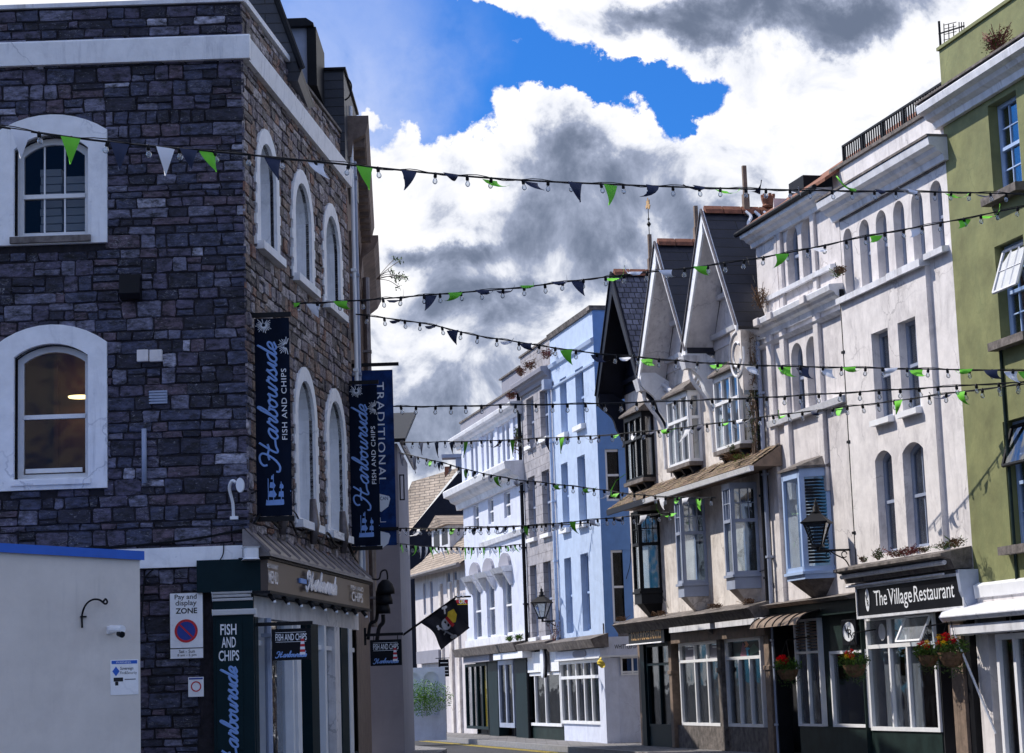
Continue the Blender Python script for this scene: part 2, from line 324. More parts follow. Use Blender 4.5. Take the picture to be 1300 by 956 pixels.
PETAL = M('red_petal', (.65, .01, .03), .5, var=.2, vs=20, bump=0); MORT = M('dark_mortar', (.02, .018, .024), .95, var=.5, vs=10, bump=.8, bs=30)
ASPH = M('asphalt', (.045, .045, .05), .8, var=.3, vs=3, bump=.6, bs=80); PAVE = brickmat('paving_slabs', (.16, .155, .16), (.21, .2, .2), (.05, .05, .05), .6, .6, 'xy', .8, .01, .3, .25)
KERB = M('granite_kerb', (.26, .26, .27), .7, var=.25, vs=12); LINE = M('yellow_road_paint', (.6, .45, .04), .6, var=.2)
STONES = [stonemat('stone_%s' % n, c, i) for i, (n, c) in enumerate([('slate_blue', (.040, .044, .078)), ('violet', (.060, .054, .088)), ('dark', (.017, .017, .032)), ('grey', (.115, .115, .165)), ('pale', (.27, .27, .335)), ('purple', (.075, .055, .076))])]
STONESB = [stonemat('lane_stone_%s' % n, c, i+9, .8) for i, (n, c) in enumerate([('mauve', (.12, .10, .12)), ('brown', (.15, .095, .075)), ('dark', (.055, .045, .05)), ('grey', (.19, .17, .19)), ('pale', (.28, .25, .26)), ('rust', (.17, .08, .055))])]

# ---------------------------------------------------------------- reusable building pieces
def cornice(name, root, f, u0, u1, zt, h, p, mat, o=0, step=True):
    m = MB(f); m.prof([(o-.02, zt-h), (o+p*.22, zt-h), (o+p*.28, zt-h*.72), (o+p*.55, zt-h*.6), (o+p*.66, zt-h*.42), (o+p*.95, zt-h*.34), (o+p, zt-h*.06), (o+p*.97, zt), (o-.02, zt+.03)], u0, u1)
    return m.build(name, mat, root)
def window(root, f, u0, u1, z0, z1, rise=0, inset=.17, fm=WHITE, nx=2, ny=1, mid=True, fw=.055, o=0, sill=None, smat=None, curtain=None, midz=.5, cm=CURT, gm=None):
    oo = o-inset
    m = MB(f); P = arch_pts(u0+.004, u1-.004, z0+.004, z1-.004, max(0, rise), 10); q = shrink(u0, u1, z0, z1, rise, fw); Q = arch_pts(*q, 10)
    m.ring(P, Q, oo-.04, oo+.04)
    zm = z0+(z1-z0)*midz
    if mid: m.bx(q[0]-.005, q[1]+.005, oo-.03, oo+.055, zm-.03, zm+.03)
    bw = .011
    zr = q[3]-q[4]*.12
    for i in range(1, nx):
        u = q[0]+(q[1]-q[0])*i/nx; zt = q[3]-.01 if q[4] <= 0 else q[3]-q[4]*(abs(2*i/nx-1)**2)-.01
        m.bx(u-bw, u+bw, oo-.015, oo+.02, q[2], zt)
    if ny > 1:
        for a, b in (((q[2], zm), (zm, q[3]-q[4])) if mid else ((q[2], q[3]-q[4]),)):
            for j in range(1, ny):
                z = a+(b-a)*j/ny; m.bx(q[0], q[1], oo-.012, oo+.018, z-bw, z+bw)
    w = m.build('window', fm, root)
    g = MB(f); g.prism([(x, y) for x, y in arch_pts(q[0]-.01, q[1]+.01, q[2]-.01, q[3]+.01, q[4], 10)], oo-.006, oo); g.build('pane', gm or GLASS, w)
    if sill:
        h, p, e = sill; s = MB(f); s.prof([(o-inset+.02, z0-h+.004), (o+p, z0-h), (o+p, z0-.02), (o-inset+.02, z0+.012)], u0-e, u1+e); s.build('sill', smat or TRIM, w)
    if curtain:
        k = MB(f); n = 14
        for a, b in curtain:
            ua, ub = q[0]+(q[1]-q[0])*a, q[0]+(q[1]-q[0])*b
            for i in range(n):
                x0, x1 = ua+(ub-ua)*i/n, ua+(ub-ua)*(i+1)/n; d0, d1 = .025*math.sin(i*2.1), .025*math.sin((i+1)*2.1)
                k.quad((x0, oo-.12+d0, z0+.02), (x1, oo-.12+d1, z0+.02), (x1, oo-.12+d1, z1-.05), (x0, oo-.12+d0, z1-.05))
        k.build('curtain', cm, w)
    return w
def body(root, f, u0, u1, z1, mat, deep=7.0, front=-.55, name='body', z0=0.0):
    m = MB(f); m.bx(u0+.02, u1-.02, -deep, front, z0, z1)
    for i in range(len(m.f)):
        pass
    m.mi[3] = 1  # front face coloured near-black, painting in the dark of the rooms
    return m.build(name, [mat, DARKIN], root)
def rects(f, specs, o=0.0, even=True):
    out = []
    for xl, xr, yt, yb in specs:
        xc, ym = (xl+xr)/2, (yt+yb)/2
        out.append([f.u(xl, ym, o), f.u(xr, ym, o), f.z(xc, yb, o), f.z(xc, yt, o)])
    if even:
        a = sum(r[2] for r in out)/len(out); b = sum(r[3] for r in out)/len(out)
        for r in out: r[2], r[3] = a, b
    return out
def pipe(name, root, f, u, o, z0, z1, r=.045, mat=None, brackets=True, label=None):
    m = MB(f); m.tube([(u, o, z0), (u, o, z1)], r, 8)
    if brackets:
        z = z0+.6
        while z < z1: m.bx(u-r*1.5, u+r*1.5, o-r*1.6, o+r*1.15, z, z+.05); z += 1.8
    ob = m.build(name, mat or BLACK, root, smooth=False)
    if label: ob['label'] = label
    return ob
def foliage(m, c, rad, n, size, flat=1.0, droop=0.0, rng=random):
    for _ in range(n):
        a, b, r = rng.uniform(0, 6.283), rng.uniform(-1, 1), rng.random()**.5
        h = math.sqrt(1-b*b); p = Vector((c[0]+rad[0]*r*h*math.cos(a), c[1]+rad[1]*r*h*math.sin(a), c[2]+rad[2]*r*b-droop*r))
        d1 = Vector((rng.gauss(0, 1), rng.gauss(0, 1), rng.gauss(0, 1)*flat)).normalized()*size*rng.uniform(.5, 1.3); d2 = d1.orthogonal().normalized()*d1.length*.45
        m.add([p-d1*.5, p+d2*.5, p+d1*.5, p-d2*.5], [(0, 1, 2, 3)])
def stones(m, u0, u1, z0, z1, holes, rng, hmin=.09, hmax=.24, nm=6, wts=(5, 4, 5, 3.4, .7, 3), o=0.0, bulge=.03, quoin=None):
    def one(a, b, c, d):
        g = .007; a += g; b -= g; c += g; d -= g
        if b-a < .03 or d-c < .02: return
        cz = (c+d)/2
        for h in holes:
            if d <= h[2] or c >= h[3]: continue
            uc, hw = (h[0]+h[1])/2, (h[1]-h[0])/2
            if h[4] > 0 and cz > h[3]-h[4]:
                t = (cz-(h[3]-h[4]))/h[4]; hw = hw*math.sqrt(max(0, 1-t*t))
                if hw < .05: continue
            if a < uc+hw and b > uc-hw:
                if a >= uc-hw and b <= uc+hw: return
                if (a+b)/2 < uc: b = min(b, uc-hw)
                else: a = max(a, uc+hw)
                if b-a < .04: return
        j = lambda s: rng.uniform(-s, s)
        w, hh = b-a, d-c; cut = min(w, hh)*.10
        P = [(a+cut, c), (b-cut, c), (b, c+cut), (b, d-cut), (b-cut, d), (a+cut, d), (a, d-cut), (a, c+cut)]
        P = [(x+j(.013), z+j(.012)) for x, z in P]
        bl = bulge*rng.uniform(.3, 1.25); cu, cz = (a+b)/2+j(w*.2), (c+d)/2+j(hh*.2)
        I = [(cu+(x-cu)*(1-.014/w), cz+(z-cz)*(1-.016/hh)) for x, z in P]; I = [(x+j(.004), z+j(.004)) for x, z in I]
        vs = [(x, o, z) for x, z in P]+[(x, o+bl*.9+j(.007), z) for x, z in I]+[(cu, o+bl*1.05+j(.006), cz)]
        m.m = rng.choices(range(nm), wts)[0]
        m.add(vs, [(i, (i+1) % 8, 8+(i+1) % 8, 8+i) for i in range(8)]+[(8+i, 8+(i+1) % 8, 16) for i in range(8)])
    z = z0
    while z < z1-.04:
        h = rng.uniform(hmin, hmax)
        if z1-z-h < .07: h = z1-z
        a = u0; 
        while a < u1-.02:
            w = rng.uniform(.12, .32)+rng.random()**3*.32
            if h > .2: w = max(w, .2)
            b = a+w
            if u1-b < .12: b = u1
            if h > .2 and rng.random() < .4:
                s = z+h*rng.uniform(.35, .65)
                if rng.random() < .5 and b-a > .3:
                    k = a+(b-a)*rng.uniform(.35, .65); one(a, k, z, s); one(k, b, z, s); one(a, b, s, z+h)
                else: one(a, b, z, s); one(a, b, s, z+h)
            else: one(a, b, z, z+h)
            a = b
        z += h
# cursive lettering as hand-made strokes
CURS = {
 'H': (1.75, [[(-.75, 1.2), (-.9, 1.6), (-.7, 1.95), (-.25, 2.05), (.1, 1.75), (.12, 1.1), (-.1, .3), (-.5, -.2), (-.95, -.15), (-1.05, .2)], [(.95, 2.1), (.8, 1.5), (.62, .6), (.62, .1), (.85, 0), (1.15, .2), (1.75, .3)], [(-.25, .95), (.2, 1.12), (.75, 1.0), (1.1, 1.15)]]),
 'a': (1.0, [[(.78, .95), (.45, 1.02), (.08, .7), (.03, .25), (.3, -.02), (.6, .3), (.78, .95), (.68, .25), (.8, 0), (1.05, .3)]]),
 'r': (.85, [[(0, .3), (.25, .95), (.3, 1.15), (.4, .9), (.68, .95), (.52, .3), (.62, 0), (.9, .3)]]),
 'b': (.9, [[(0, .3), (.4, 1.2), (.55, 2.0), (.42, 2.2), (.25, 1.6), (.12, .4), (.35, 0), (.7, .3), (.68, .85), (.5, .95), (.95, .85)]]),
 'o': (.9, [[(.45, 1), (.12, .8), (.05, .35), (.3, 0), (.6, .25), (.65, .75), (.45, 1), (.52, .8), (.95, .85)]]),
 'u': (1.0, [[(0, .85), (.17, 1), (.1, .3), (.3, 0), (.6, .3), (.75, 1), (.66, .25), (.8, 0), (1.05, .3)]]),
 's': (.8, [[(0, .3), (.38, 1.12), (.4, .8), (.6, .3), (.4, 0), (.12, .12)], [(.5, .02), (.85, .3)]]),
 'i': (.5, [[(0, .3), (.27, 1), (.18, .25), (.3, 0), (.55, .3)]]),
 'd': (1.0, [[(.78, .9), (.45, 1.02), (.08, .7), (.03, .25), (.3, -.02), (.6, .3), (1.0, 2.15), (.7, .4), (.8, 0), (1.05, .3)]]),
 'e': (.75, [[(0, .3), (.5, .45), (.65, .8), (.4, 1), (.12, .7), (.1, .25), (.35, 0), (.78, .3)]])}
def cursive(m, word, place, r, slant=.28):
    x = 1.1
    for k, ch in enumerate(word):
        adv, strokes = CURS[ch]
        for st in strokes:
            pts = crom([(x+a+b*slant, 0, b) for a, b in st], 4)
            m.tube([place(p.x, p.z) for p in pts], r, 5, .25)
        x += adv
    return x
def cursive_len(word): return 1.1+sum(CURS[c][0] for c in word)+.4
# ================================================================ LEFT CORNER BUILDING (rubble stone)
XC = Fr(0, 29, 0).u(311, 400)
A = Fr(XC, 29, 0); B = Fr(XC, 29, 84)
rng = random.Random(3)
sb = thing('stone_building', 'dark rubble stone corner building with arched white surrounds and chip shop below', 'building', A)
LB = B.u(445, 480); ZPA = A.z(300, 3); ZPB = ZPA
UL = -6.4
aw = []
for (y0, ya, ys, i0, ia, isp) in ((622, 413, 437, 608, 437, 453), (311, 147, 168, 300, 172, 190)):
    uc = A.u(66, (y0+ya)/2); ho = A.u(137, (y0+ya)/2)-uc; hi = ho*47/71
    zz = lambda y: A.z(66, y)
    aw.append(((uc-ho, uc+ho, zz(y0), zz(ya), zz(ya)-zz(ys)), (uc-hi, uc+hi, zz(i0), zz(ia), zz(ia)-zz(isp))))
bo = [(322.5, 350.7, 165.5, 325), (368.5, 395, 217.8, 362), (408, 431, 261.5, 392)]
bl = [(372, 400, 468, 668), (412, 437, 493.6, 682)]
bw = []
for R_ in (rects(B, bo), rects(B, bl)):
    for q in R_:
        q = (*q, (q[1]-q[0])/2*.85); ins = .2
        bw.append((q, (q[0]+ins, q[1]-ins, q[2]+.1, q[3]-.22, (q[1]-q[0]-2*ins)/2*.85)))
ZF0, ZF1 = A.z(290, 752), A.z(290, 713)       # shop fascia band
ZB0 = A.z(250, 719)
m = MB(A); m.wall(UL, 0, 0, ZPA, [i for o_, i in aw], .3); m.build('mortar_face', MORT, sb, recalc=False)
m = MB(B); m.wall(0, LB, ZF0-.1, ZPB, [i for o_, i in bw], .34); m.build('mortar_side', MORT, sb, recalc=False)
m = MB(A); stones(m, UL, .03, .3, ZPA-.02, [(o_[0]+.05, o_[1]-.05, o_[2], o_[3]-.05, o_[4]) for o_, i in aw]+[(A.u(253, 740), .2, 0, ZF1, 0)], rng)
m.build('rubble_face', STONES, sb, recalc=False)
m = MB(B); stones(m, -.03, LB, ZF1-.1, ZPB-.02, [(o_[0]+.03, o_[1]-.03, o_[2], o_[3]-.05, o_[4]) for o_, i in bw], rng, .10, .24, wts=(4, 3.5, 4, 3, 2.2, 1.3))
m.build('rubble_side', STONESB, sb, recalc=False)
# dark shoulder of the building mass
m = MB(B); m.bx(2.6, LB-.02, -7.5, -.6, .1, ZPB-.62); m.build('body', DARKIN, sb)
m = MB(B); m.bx(.32, LB-.02, -7.5, -.36, ZPB-.6, ZPB-.5); m.build('roof_slab', BLACK, sb)
m = MB(B); m.bx(.34, 2.58, -7.5, -.36, ZF1+.1, ZF1+.3); m.build('floor_slab', DARKIN, sb)
m = MB(B); m.bx(.34, 2.58, -7.5, -7.4, ZF1+.3, ZPB-.62); m.build('inner_wall', DARKIN, sb)
for (o_, i), st in zip(aw, (0, 1)):
    m = MB(A); m.ring(arch_pts(*o_), arch_pts(*i), -.1, .075); s_ = m.build('window_surround', BAND, sb)
    if st == 0:
        w = window(sb, A, i[0], i[1], i[2], i[3], i[4], .2, WHITE, 1, 1, True, .085, gm=DULL, sill=(.09, .12, .04), smat=BAND, midz=.47)
        k = MB(A); k.bx(i[0]-.6, i[1]+.9, -1.5, -1.4, i[2]-.8, i[3]+.5); k.bx(i[0]+.25, i[0]+.31, -1.4, -1.3, i[2], i[3]); k.build('room_wall', WARMIN, w)
        k = MB(A); k.lathe((i[0]+i[1])/2+.18, -1.0, [(.01, i[3]-.63), (.16, i[3]-.62), (.17, i[3]-.6), (.02, i[3]-.58)], 16)
        lm, t_, N_, L_ = nt('lit_lamp'); e_ = N_('Emission'); e_.inputs[0].default_value = (1, .75, .3, 1); e_.inputs[1].default_value = 4; oo_ = N_('OutputMaterial'); L_(e_.outputs[0], oo_.inputs[0]); k.build('ceiling_lamp', lm, w)
        k = MB(A); k.bx(i[0]+.12, i[1]-.12, -.17, -.12, i[2]+.1, i[2]+.16); k.build('bottom_rail', WHITE, w)
    else:
        w = window(sb, A, i[0]+.0, i[1], i[2], i[3], i[4], .2, WHITE, 3, 1, True, .09, gm=DULL, sill=(.11, .14, .04), smat=LEDGE, midz=.42)
        for k_ in range(2):
            for j_ in range(9):
                if k_ == 1 and j_ > 7: continue
                c = MB(A); u_ = i[0]+.42+k_*.36+random.uniform(-.01, .01); z_ = i[2]+.05+j_*.115
                c.bx(u_-.15, u_+.15, -.75, -.42, z_, z_+.1)
                props(c.build('carton', CURTB, None), 'white carton in the %s stack behind the upper front window, %s' % (('left', 'right')[k_], ('at the bottom', 'second up', 'third up', 'fourth up', 'fifth up', 'sixth up', 'seventh up', 'eighth up', 'at the very top')[j_]), 'carton', 'cartons stacked behind the upper window')
for n_, (o_, i) in enumerate(bw):
    m = MB(B); m.ring(arch_pts(*o_), arch_pts(*i), -.1, .05)
    z = o_[2]
    while z < o_[3]-o_[4]-.1:
        m.bx(o_[0]-.07, o_[0]+.05, -.02, .048, z, z+.15); m.bx(o_[1]-.05, o_[1]+.07, -.02, .048, z, z+.15); z += .3
    m.build('window_surround', BAND, sb)
    m = MB(B); m.ring(arch_pts(*i), arch_pts(*shrink(*i, .004)), -.32, -.05); m.build('reveal', BAND, sb)
    w = window(sb, B, i[0], i[1], i[2], i[3], i[4], .27, WHITE, 2, 1, True, .07, midz=.5, curtain=[(0, .35), (.7, 1)])
    m = MB(B); m.bx(o_[0]+.0, o_[1]-.0, -.25, .14, o_[2]-.06, o_[2]+.06); m.build('sill', BAND, w)
# painted bands and coping
zb0, zb1 = A.z(309, 76), A.z(309, 46)
m = MB(A); m.prof([(-.02, zb0), (.10, zb0), (.13, zb1-.03), (.10, zb1), (-.02, zb1+.02)], UL, .13); m.build('parapet_band', BAND, sb)
m = MB(B); m.prof([(-.02, zb0), (.10, zb0), (.13, zb1-.03), (.10, zb1), (-.02, zb1+.02)], .0, LB); m.build('parapet_band', BAND, sb)
m = MB(A); m.bx(UL, .06, -.35, .06, ZPA, ZPA+.06); m.build('coping', TRIM, sb)
m = MB(B); m.bx(.02, 3.2, -.34, .07, ZPA+.003, ZPA+.09); m.build('coping', BAND, sb)
m = MB(B); m.bx(3.2, LB, -.34, .05, ZPA, ZPA+.05); m.build('coping', LEDGE, sb)
zl0, zl1 = A.z(240, 720), A.z(240, 695)
m = MB(A); m.bx(UL, .0, -.02, .10, zl0, zl1); m.build('ground_floor_band', BAND, sb)
# roof behind the parapet: boarded mansard, tall dormers
D1 = Fr(A.X, B.pt(3.0)[1], 0)
g = MB(D1)
pts = [(D1.u(300, 60), ZPA-.3), (D1.u(378, 95), ZPA-.3), (D1.u(383, 88), D1.z(383, 88)), (D1.u(350, 0), D1.z(350, 0)), (D1.u(330, -50), D1.z(330, -50)), (D1.u(230, -50), D1.z(330, -50))]
g.prism(pts, -2.6, 0); rf = g.build('mansard_roof', [BOARD], sb)
g = MB(D1); 
g.tube([(D1.u(350, 0)+.02, .05, D1.z(350, 0)), (D1.u(384, 88), .05, D1.z(384, 88))], .05, 6); g.build('verge_trim', BLACK, sb)
D2 = Fr(A.X, B.pt(6.0)[1], 0)
g = MB(D2); x0, x1, x2 = D2.u(366, 60), D2.u(390, 60), D2.u(397, 60); z0_, z1_ = D2.z(380, 110), D2.z(380, 36)
g.prism([(x0, z0_), (x1, z0_), (x1, z1_), (x0, z1_)], -1.5, 0); dm = g.build('dormer', [GREYP], sb)  # blue-grey colour on the cheek stands in for sky light falling there
g = MB(D2); g.bx(x1, x1+.16, -1.5, .06, z0_, z1_); g.build('dormer_front', BLACK, dm)
g = MB(D2); g.prism([(x0-.1, z1_), (x2+.03, z1_), (x2+.03, z1_+.05), (x1, z1_+.14), (x0-.1, z1_+.14)], -1.6, .14); g.build('dormer_roof', BLACK, dm)
D3 = Fr(A.X, B.pt(LB-.6)[1], 0)
g = MB(D3); g.bx(D3.u(368, 130), D3.u(437, 130), -3, 0, ZPA-.6, D3.z(410, 90)); dm = g.build('boarded_dormer', [BOARD], sb)
g = MB(D3); g.bx(D3.u(366, 130), D3.u(440, 130), -3, .06, D3.z(410, 90), D3.z(410, 87)); g.build('dormer_roof', BLACK, dm)
g = MB(D3); g.tube(crom([(D3.u(438, 95), .03, D3.z(438, 95)), (D3.u(446, 108), .03, D3.z(446, 108)), (D3.u(444, 122), .03, D3.z(444, 122)), (D3.u(438, 128), .03, D3.z(438, 128))]), .015, 5); g.build('cable', BLACK, dm)
# wall fittings on the front
def box_on(name, x0, x1, y0, y1, o1, mat, o0=.02, parent=sb, fr=A):
    g = MB(fr); xc, yc = (x0+x1)/2, (y0+y1)/2
    g.bx(fr.u(x0, yc), fr.u(x1, yc), o0, o1, fr.z(xc, y1), fr.z(xc, y0)); return g.build(name, mat, parent, bevel=.008)
g = MB(A); u0_, u1_ = A.u(155, 365), A.u(181, 365); g.prof([(.0, A.z(168, 349)), (.22, A.z(168, 352)), (.25, A.z(168, 376)), (.16, A.z(168, 382)), (0, A.z(168, 382))], u0_, u1_); g.build('vent_cowl', IRON, sb)
box_on('alarm_box', 175, 189.5, 445, 460, .09, CREAM2); box_on('alarm_box', 191, 207, 445, 460, .09, CREAM2)
g = MB(A)
for j in range(5): g.bx(A.u(190, 505), A.u(213, 505), .02, .06, A.z(200, 513-3.6*j), A.z(200, 511-3.6*j))
g.bx(A.u(190, 505), A.u(213, 505), .015, .035, A.z(200, 513), A.z(200, 497)); g.build('air_grille', GREYP, sb)
g = MB(A); g.tube([(A.u(184, 580), .06, A.z(184, 614)), (A.u(184, 580), .06, A.z(184, 545))], .035, 8); g.build('vent_pipe', GREYP, sb, smooth=True)
# cables sagging over the front wall
g = MB(A); g.tube(crom([(A.u(x, y, .1), .1, A.z(x, y, .1)) for x, y in ((-30, 690), (60, 697), (130, 696), (200, 690), (260, 682), (312, 672))]), .018, 5); g.build('cable', BLACK, sb)
g = MB(A); g.tube(crom([(A.u(x, y, .12), .12, A.z(x, y, .12)) for x, y in ((284, 690), (283, 704), (276, 716))]), .008, 5); g.build('cable', BLACK, sb)
g = MB(A); g.tube(crom([(A.u(x, y, .05), .05, A.z(x, y, .05)) for x, y in ((195, 722), (184, 735), (181, 765), (178, 800))]), .012, 5); g.build('cable', BLACK, sb)
# ---- chip shop
P_ = .30
g = MB(A); g.bx(A.u(252, 737), P_-.02, .0, .16, ZF0, ZF1+.02); g.build('fascia_return', TEAL, sb)
g = MB(B); g.bx(-.14, LB-.3, -.1, P_, ZF0, ZF1); fas = g.build('fascia', [BRONZE], sb)
g = MB(B); g.bx(-.16, LB-.28, -.1, P_+.03, ZF0-.04, ZF0-.002); g.build('fascia_edge', BLACK, fas); 
g = MB(B); g.bx(-.16, LB-.28, -.1, P_+.03, ZF1+.002, ZF1+.035); g.build('fascia_edge', BLACK, fas)
def ub(x, y=740): return B.u(x, y, P_)
g = MB(B); o_ = P_+.03; zc = lambda t: ZF0+(ZF1-ZF0)*t
textbox(g, 'RESTAURANT', ub(337), ub(351), zc(.72), zc(.86), o_, .01); textbox(g, 'MENU', ub(338.5), ub(350.5), zc(.22), zc(.64), o_, .02)
g.build('lettering', SILV, fas); g = MB(B)
textbox(g, 'FISH AND', ub(443), ub(459), zc(.62), zc(.8), o_, .01); textbox(g, 'CHIPS', ub(444), ub(458), zc(.18), zc(.56), o_, .02)
g.build('lettering', SILV, fas)
g = MB(B); L0 = cursive_len('Harbourside'); ua, ub_ = ub(384), ub(424); sc_ = (ub_-ua)/L0
cursive(g, 'Harbourside', lambda x, z: (ua+x*sc_, o_+.02, zc(.32)+z*(ZF1-ZF0)*.26), .045); g.build('cursive_lettering', SILV, fas)
g = MB(B); g.m = 0; g.prism([(ub(379), zc(.45)), (ub(387), zc(.45)), (ub(387), zc(.62)), (ub(379), zc(.62))], P_+.003, P_+.03); g.build('emblem', PALEINK, fas)
for j in range(9):
    u_ = .12+j*(LB-.9)/8; g = MB(B); g.tube([(u_, P_-.05, ZF0-.04), (u_, P_+.02, ZF0-.13)], .03, 8); l_ = g.build('spotlight', BLACK, fas, smooth=False)
    g = MB(B); g.tube([(u_, P_+.021, ZF0-.131), (u_, P_+.03, ZF0-.16)], .024, 8); g.build('lens', WINK, l_)
zr = ZF1+.42
g = MB(B); g.prof([(-.02, ZF1+.04), (P_+.07, ZF1+.04), (P_+.05, ZF1+.09), (.0, zr), (-.02, zr)], -.25, LB-.25)
for j in range(13): u_ = -.2+j*(LB-.1)/12; g.tube([(u_, P_+.04, ZF1+.10), (u_, .02, zr)], .03, 5)
lr = g.build('lead_canopy_roof', LEAD, sb)
for x in (350, 390, 428):
    u_ = B.u(x, 690); g = MB(B); g.tube([(u_, .1, zr+.05), (u_, .12, zr+.35), (u_, .1, zr+.75)], [.05, .085, .05], 8); g.build('vent_cowl', LEAD, sb, smooth=True)
g = MB(B); g.tube(crom([(u_, .09, zr+.1+.22*math.sin(u_*2.1)**2) for u_ in [j*LB/14 for j in range(15)]]), .02, 5); g.build('cable', BLACK, sb)
g = MB(B); g.tube(crom([(u_, .06, zr+.5-.05*u_+.12*math.sin(u_*3)) for u_ in [j*LB/14 for j in range(15)]]), .012, 5); g.build('cable', BLACK, sb)
# shop front under the fascia
g = MB(B); g.bx(.05, LB-.02, -.75, -.5, 0, ZF0); g.build('shop_interior', DARKIN, sb)
g = MB(B); g.bx(-.05, LB, -.15, .05, ZF0-.34, ZF0-.05); g.build('shop_head', CREAM2, sb)
g = MB(B); g.bx(.03, LB, -.2, .0, .0, .62); g.build('stall_riser', TEAL, sb)
def post(x, w, mat, z0=0, z1=None, o1=.07, nm='post'):
    u_ = B.u(x, 820, o1); u_ = max(u_, .03); g = MB(B); g.bx(u_, u_+w, -.12, o1, z0, z1 or ZF0-.34); return g.build(nm, mat, sb)
post(318, .2, TEAL, nm='pilaster'); 
for x, w in ((336, .28), (371, .10), (377, .28), (412, .16), (425, .5), (443, .3)): post(x, w, WHITE if x != 425 else CREAM2)
for x, w in ((395, .55), (433, .6)): post(x, w, TEAL, nm='pilaster', o1=.09)
g = MB(B); g.bx(.05, LB-.3, -.1, .02, ZF0-.72, ZF0-.65); g.build('transom', WHITE, sb)
g = MB(B); g.bx(.05, LB-.3, -.06, -.05, .62, ZF0-.34); g.build('shop_glass', GLASS, sb)
pipe('downpipe', sb, B, .42, .16, 0, ZF0-.35, .05, GREYP)
# corner pilaster with its sign, white mouldings (front face)
for y0, y1, p, xr in ((752, 754.5, .2, 322), (755.5, 758.5, .17, 320), (760, 763, .14, 322), (774, 781, .17, 326)):
    g = MB(A); g.prof([(0, A.z(295, y1)), (p*.8, A.z(295, y1)), (p, A.z(295, y0)), (0, A.z(295, y0))], A.u(271, 760), A.u(xr, 760)); g.build('moulding', WHITE, sb, bevel=.006)
g = MB(A); g.bx(A.u(272, 820), A.u(323, 820), 0, .09, 0, A.z(295, 752)); g.build('corner_pilaster', TEAL, sb)
sg = thing('pilaster_sign', 'dark green vertical sign reading fish and chips on the corner pilaster', 'sign', A, A.u(293, 820), .092, 1.3)
g = MB(A); ua, ub2 = A.u(276, 830), A.u(309, 830); g.bx(ua, ub2, .093, .11, 0.9, A.z(293, 786)); g.build('board', TEAL, sg, bevel=.004)
g = MB(A); zt = lambda y: A.z(293, y, .11)
for w_, x0, x1, y0, y1 in (('FISH', 280, 300.5, 806, 792), ('AND', 281.5, 299.5, 822, 808.5), ('CHIPS', 277.5, 303.5, 839, 825.5)): textbox(g, w_, A.u(x0, 820, .11), A.u(x1, 820, .11), zt(y0), zt(y1), .113, .015)
g.build('lettering', WINK, sg)
g = MB(A); k = .125
cl_ = cursive_len('Harbourside')
uo = A.u(301, 850, .11); cursive(g, 'Harbourside', lambda x, z: (uo-z*.105, .118, zt(843)-(cl_-x)*k*1.0), .017); g.build('cursive_lettering', PALEINK, sg)
# ---- parking sign, small sign
ps = thing('parking_sign', 'white pay and display parking plate with red and blue roundel on stone wall', 'sign', A, A.u(236, 795), .07, A.z(236, 837))
pw = lambda x: A.u(x, 795, .09); pz = lambda y: A.z(236, y, .09)
g = MB(A); g.bx(pw(215), pw(258.5), .06, .085, pz(837), pz(752)); g.build('plate_edge', INK, ps)
g = MB(A); g.bx(pw(216), pw(257.5), .0851, .09, pz(835.8), pz(753)); g.build('plate', BAND, ps)
g = MB(A); g.bx(pw(216), pw(257.5), .0901, .092, pz(823.6), pz(822.4))
for w_, x0, x1, y0, y1, b in (('Pay and', 222, 250, 762.5, 754.5, .01), ('display', 223, 250, 770.5, 762, .01), ('ZONE', 223, 250.5, 779, 771.8, .025), ('Sat - Sun', 227, 247, 829, 824.8, .01), ('8 am - 5 pm', 225, 249, 834, 830, .01)): textbox(g, w_, pw(x0), pw(x1), pz(y0), pz(y1), .0925, b)
g.build('lettering', INK, ps)
uc, zc_ = pw(236.3), pz(801); r_ = pw(251)-pw(236.3)
cir = lambda r, n=28: [(uc+r*math.cos(6.2832*i/n), zc_+r*math.sin(6.2832*i/n)) for i in range(n)]
g = MB(A); g.prism(cir(r_*.86), .0905, .093); g.build('roundel_centre', BLUEP, ps)
g = MB(A); g.ring(cir(r_), cir(r_*.8), .0905, .095); a = r_*.84; g.prism([(uc-a*.70, zc_+a*.58), (uc-a*.58, zc_+a*.70), (uc+a*.70, zc_-a*.58), (uc+a*.58, zc_-a*.70)], .0932, .0948); g.build('roundel_ring', REDP, ps)
ss = thing('notice_plate', 'small white notice with blue header low on the stone wall under the parking plate', 'sign', A, pw(248), .07, A.z(248, 890))
g = MB(A); g.bx(pw(238), pw(257.5), .06, .075, pz(885), pz(860)); g.build('plate', WHITE, ss)
g = MB(A); g.bx(pw(239), pw(256.5), .0752, .078, pz(863), pz(861)); g.build('header', BLUEP, ss)
uc, zc_, r_ = pw(248), pz(872), .07; g = MB(A); g.ring(cir(r_), cir(r_*.78), .0752, .079); g.build('roundel_ring', REDP, ss)
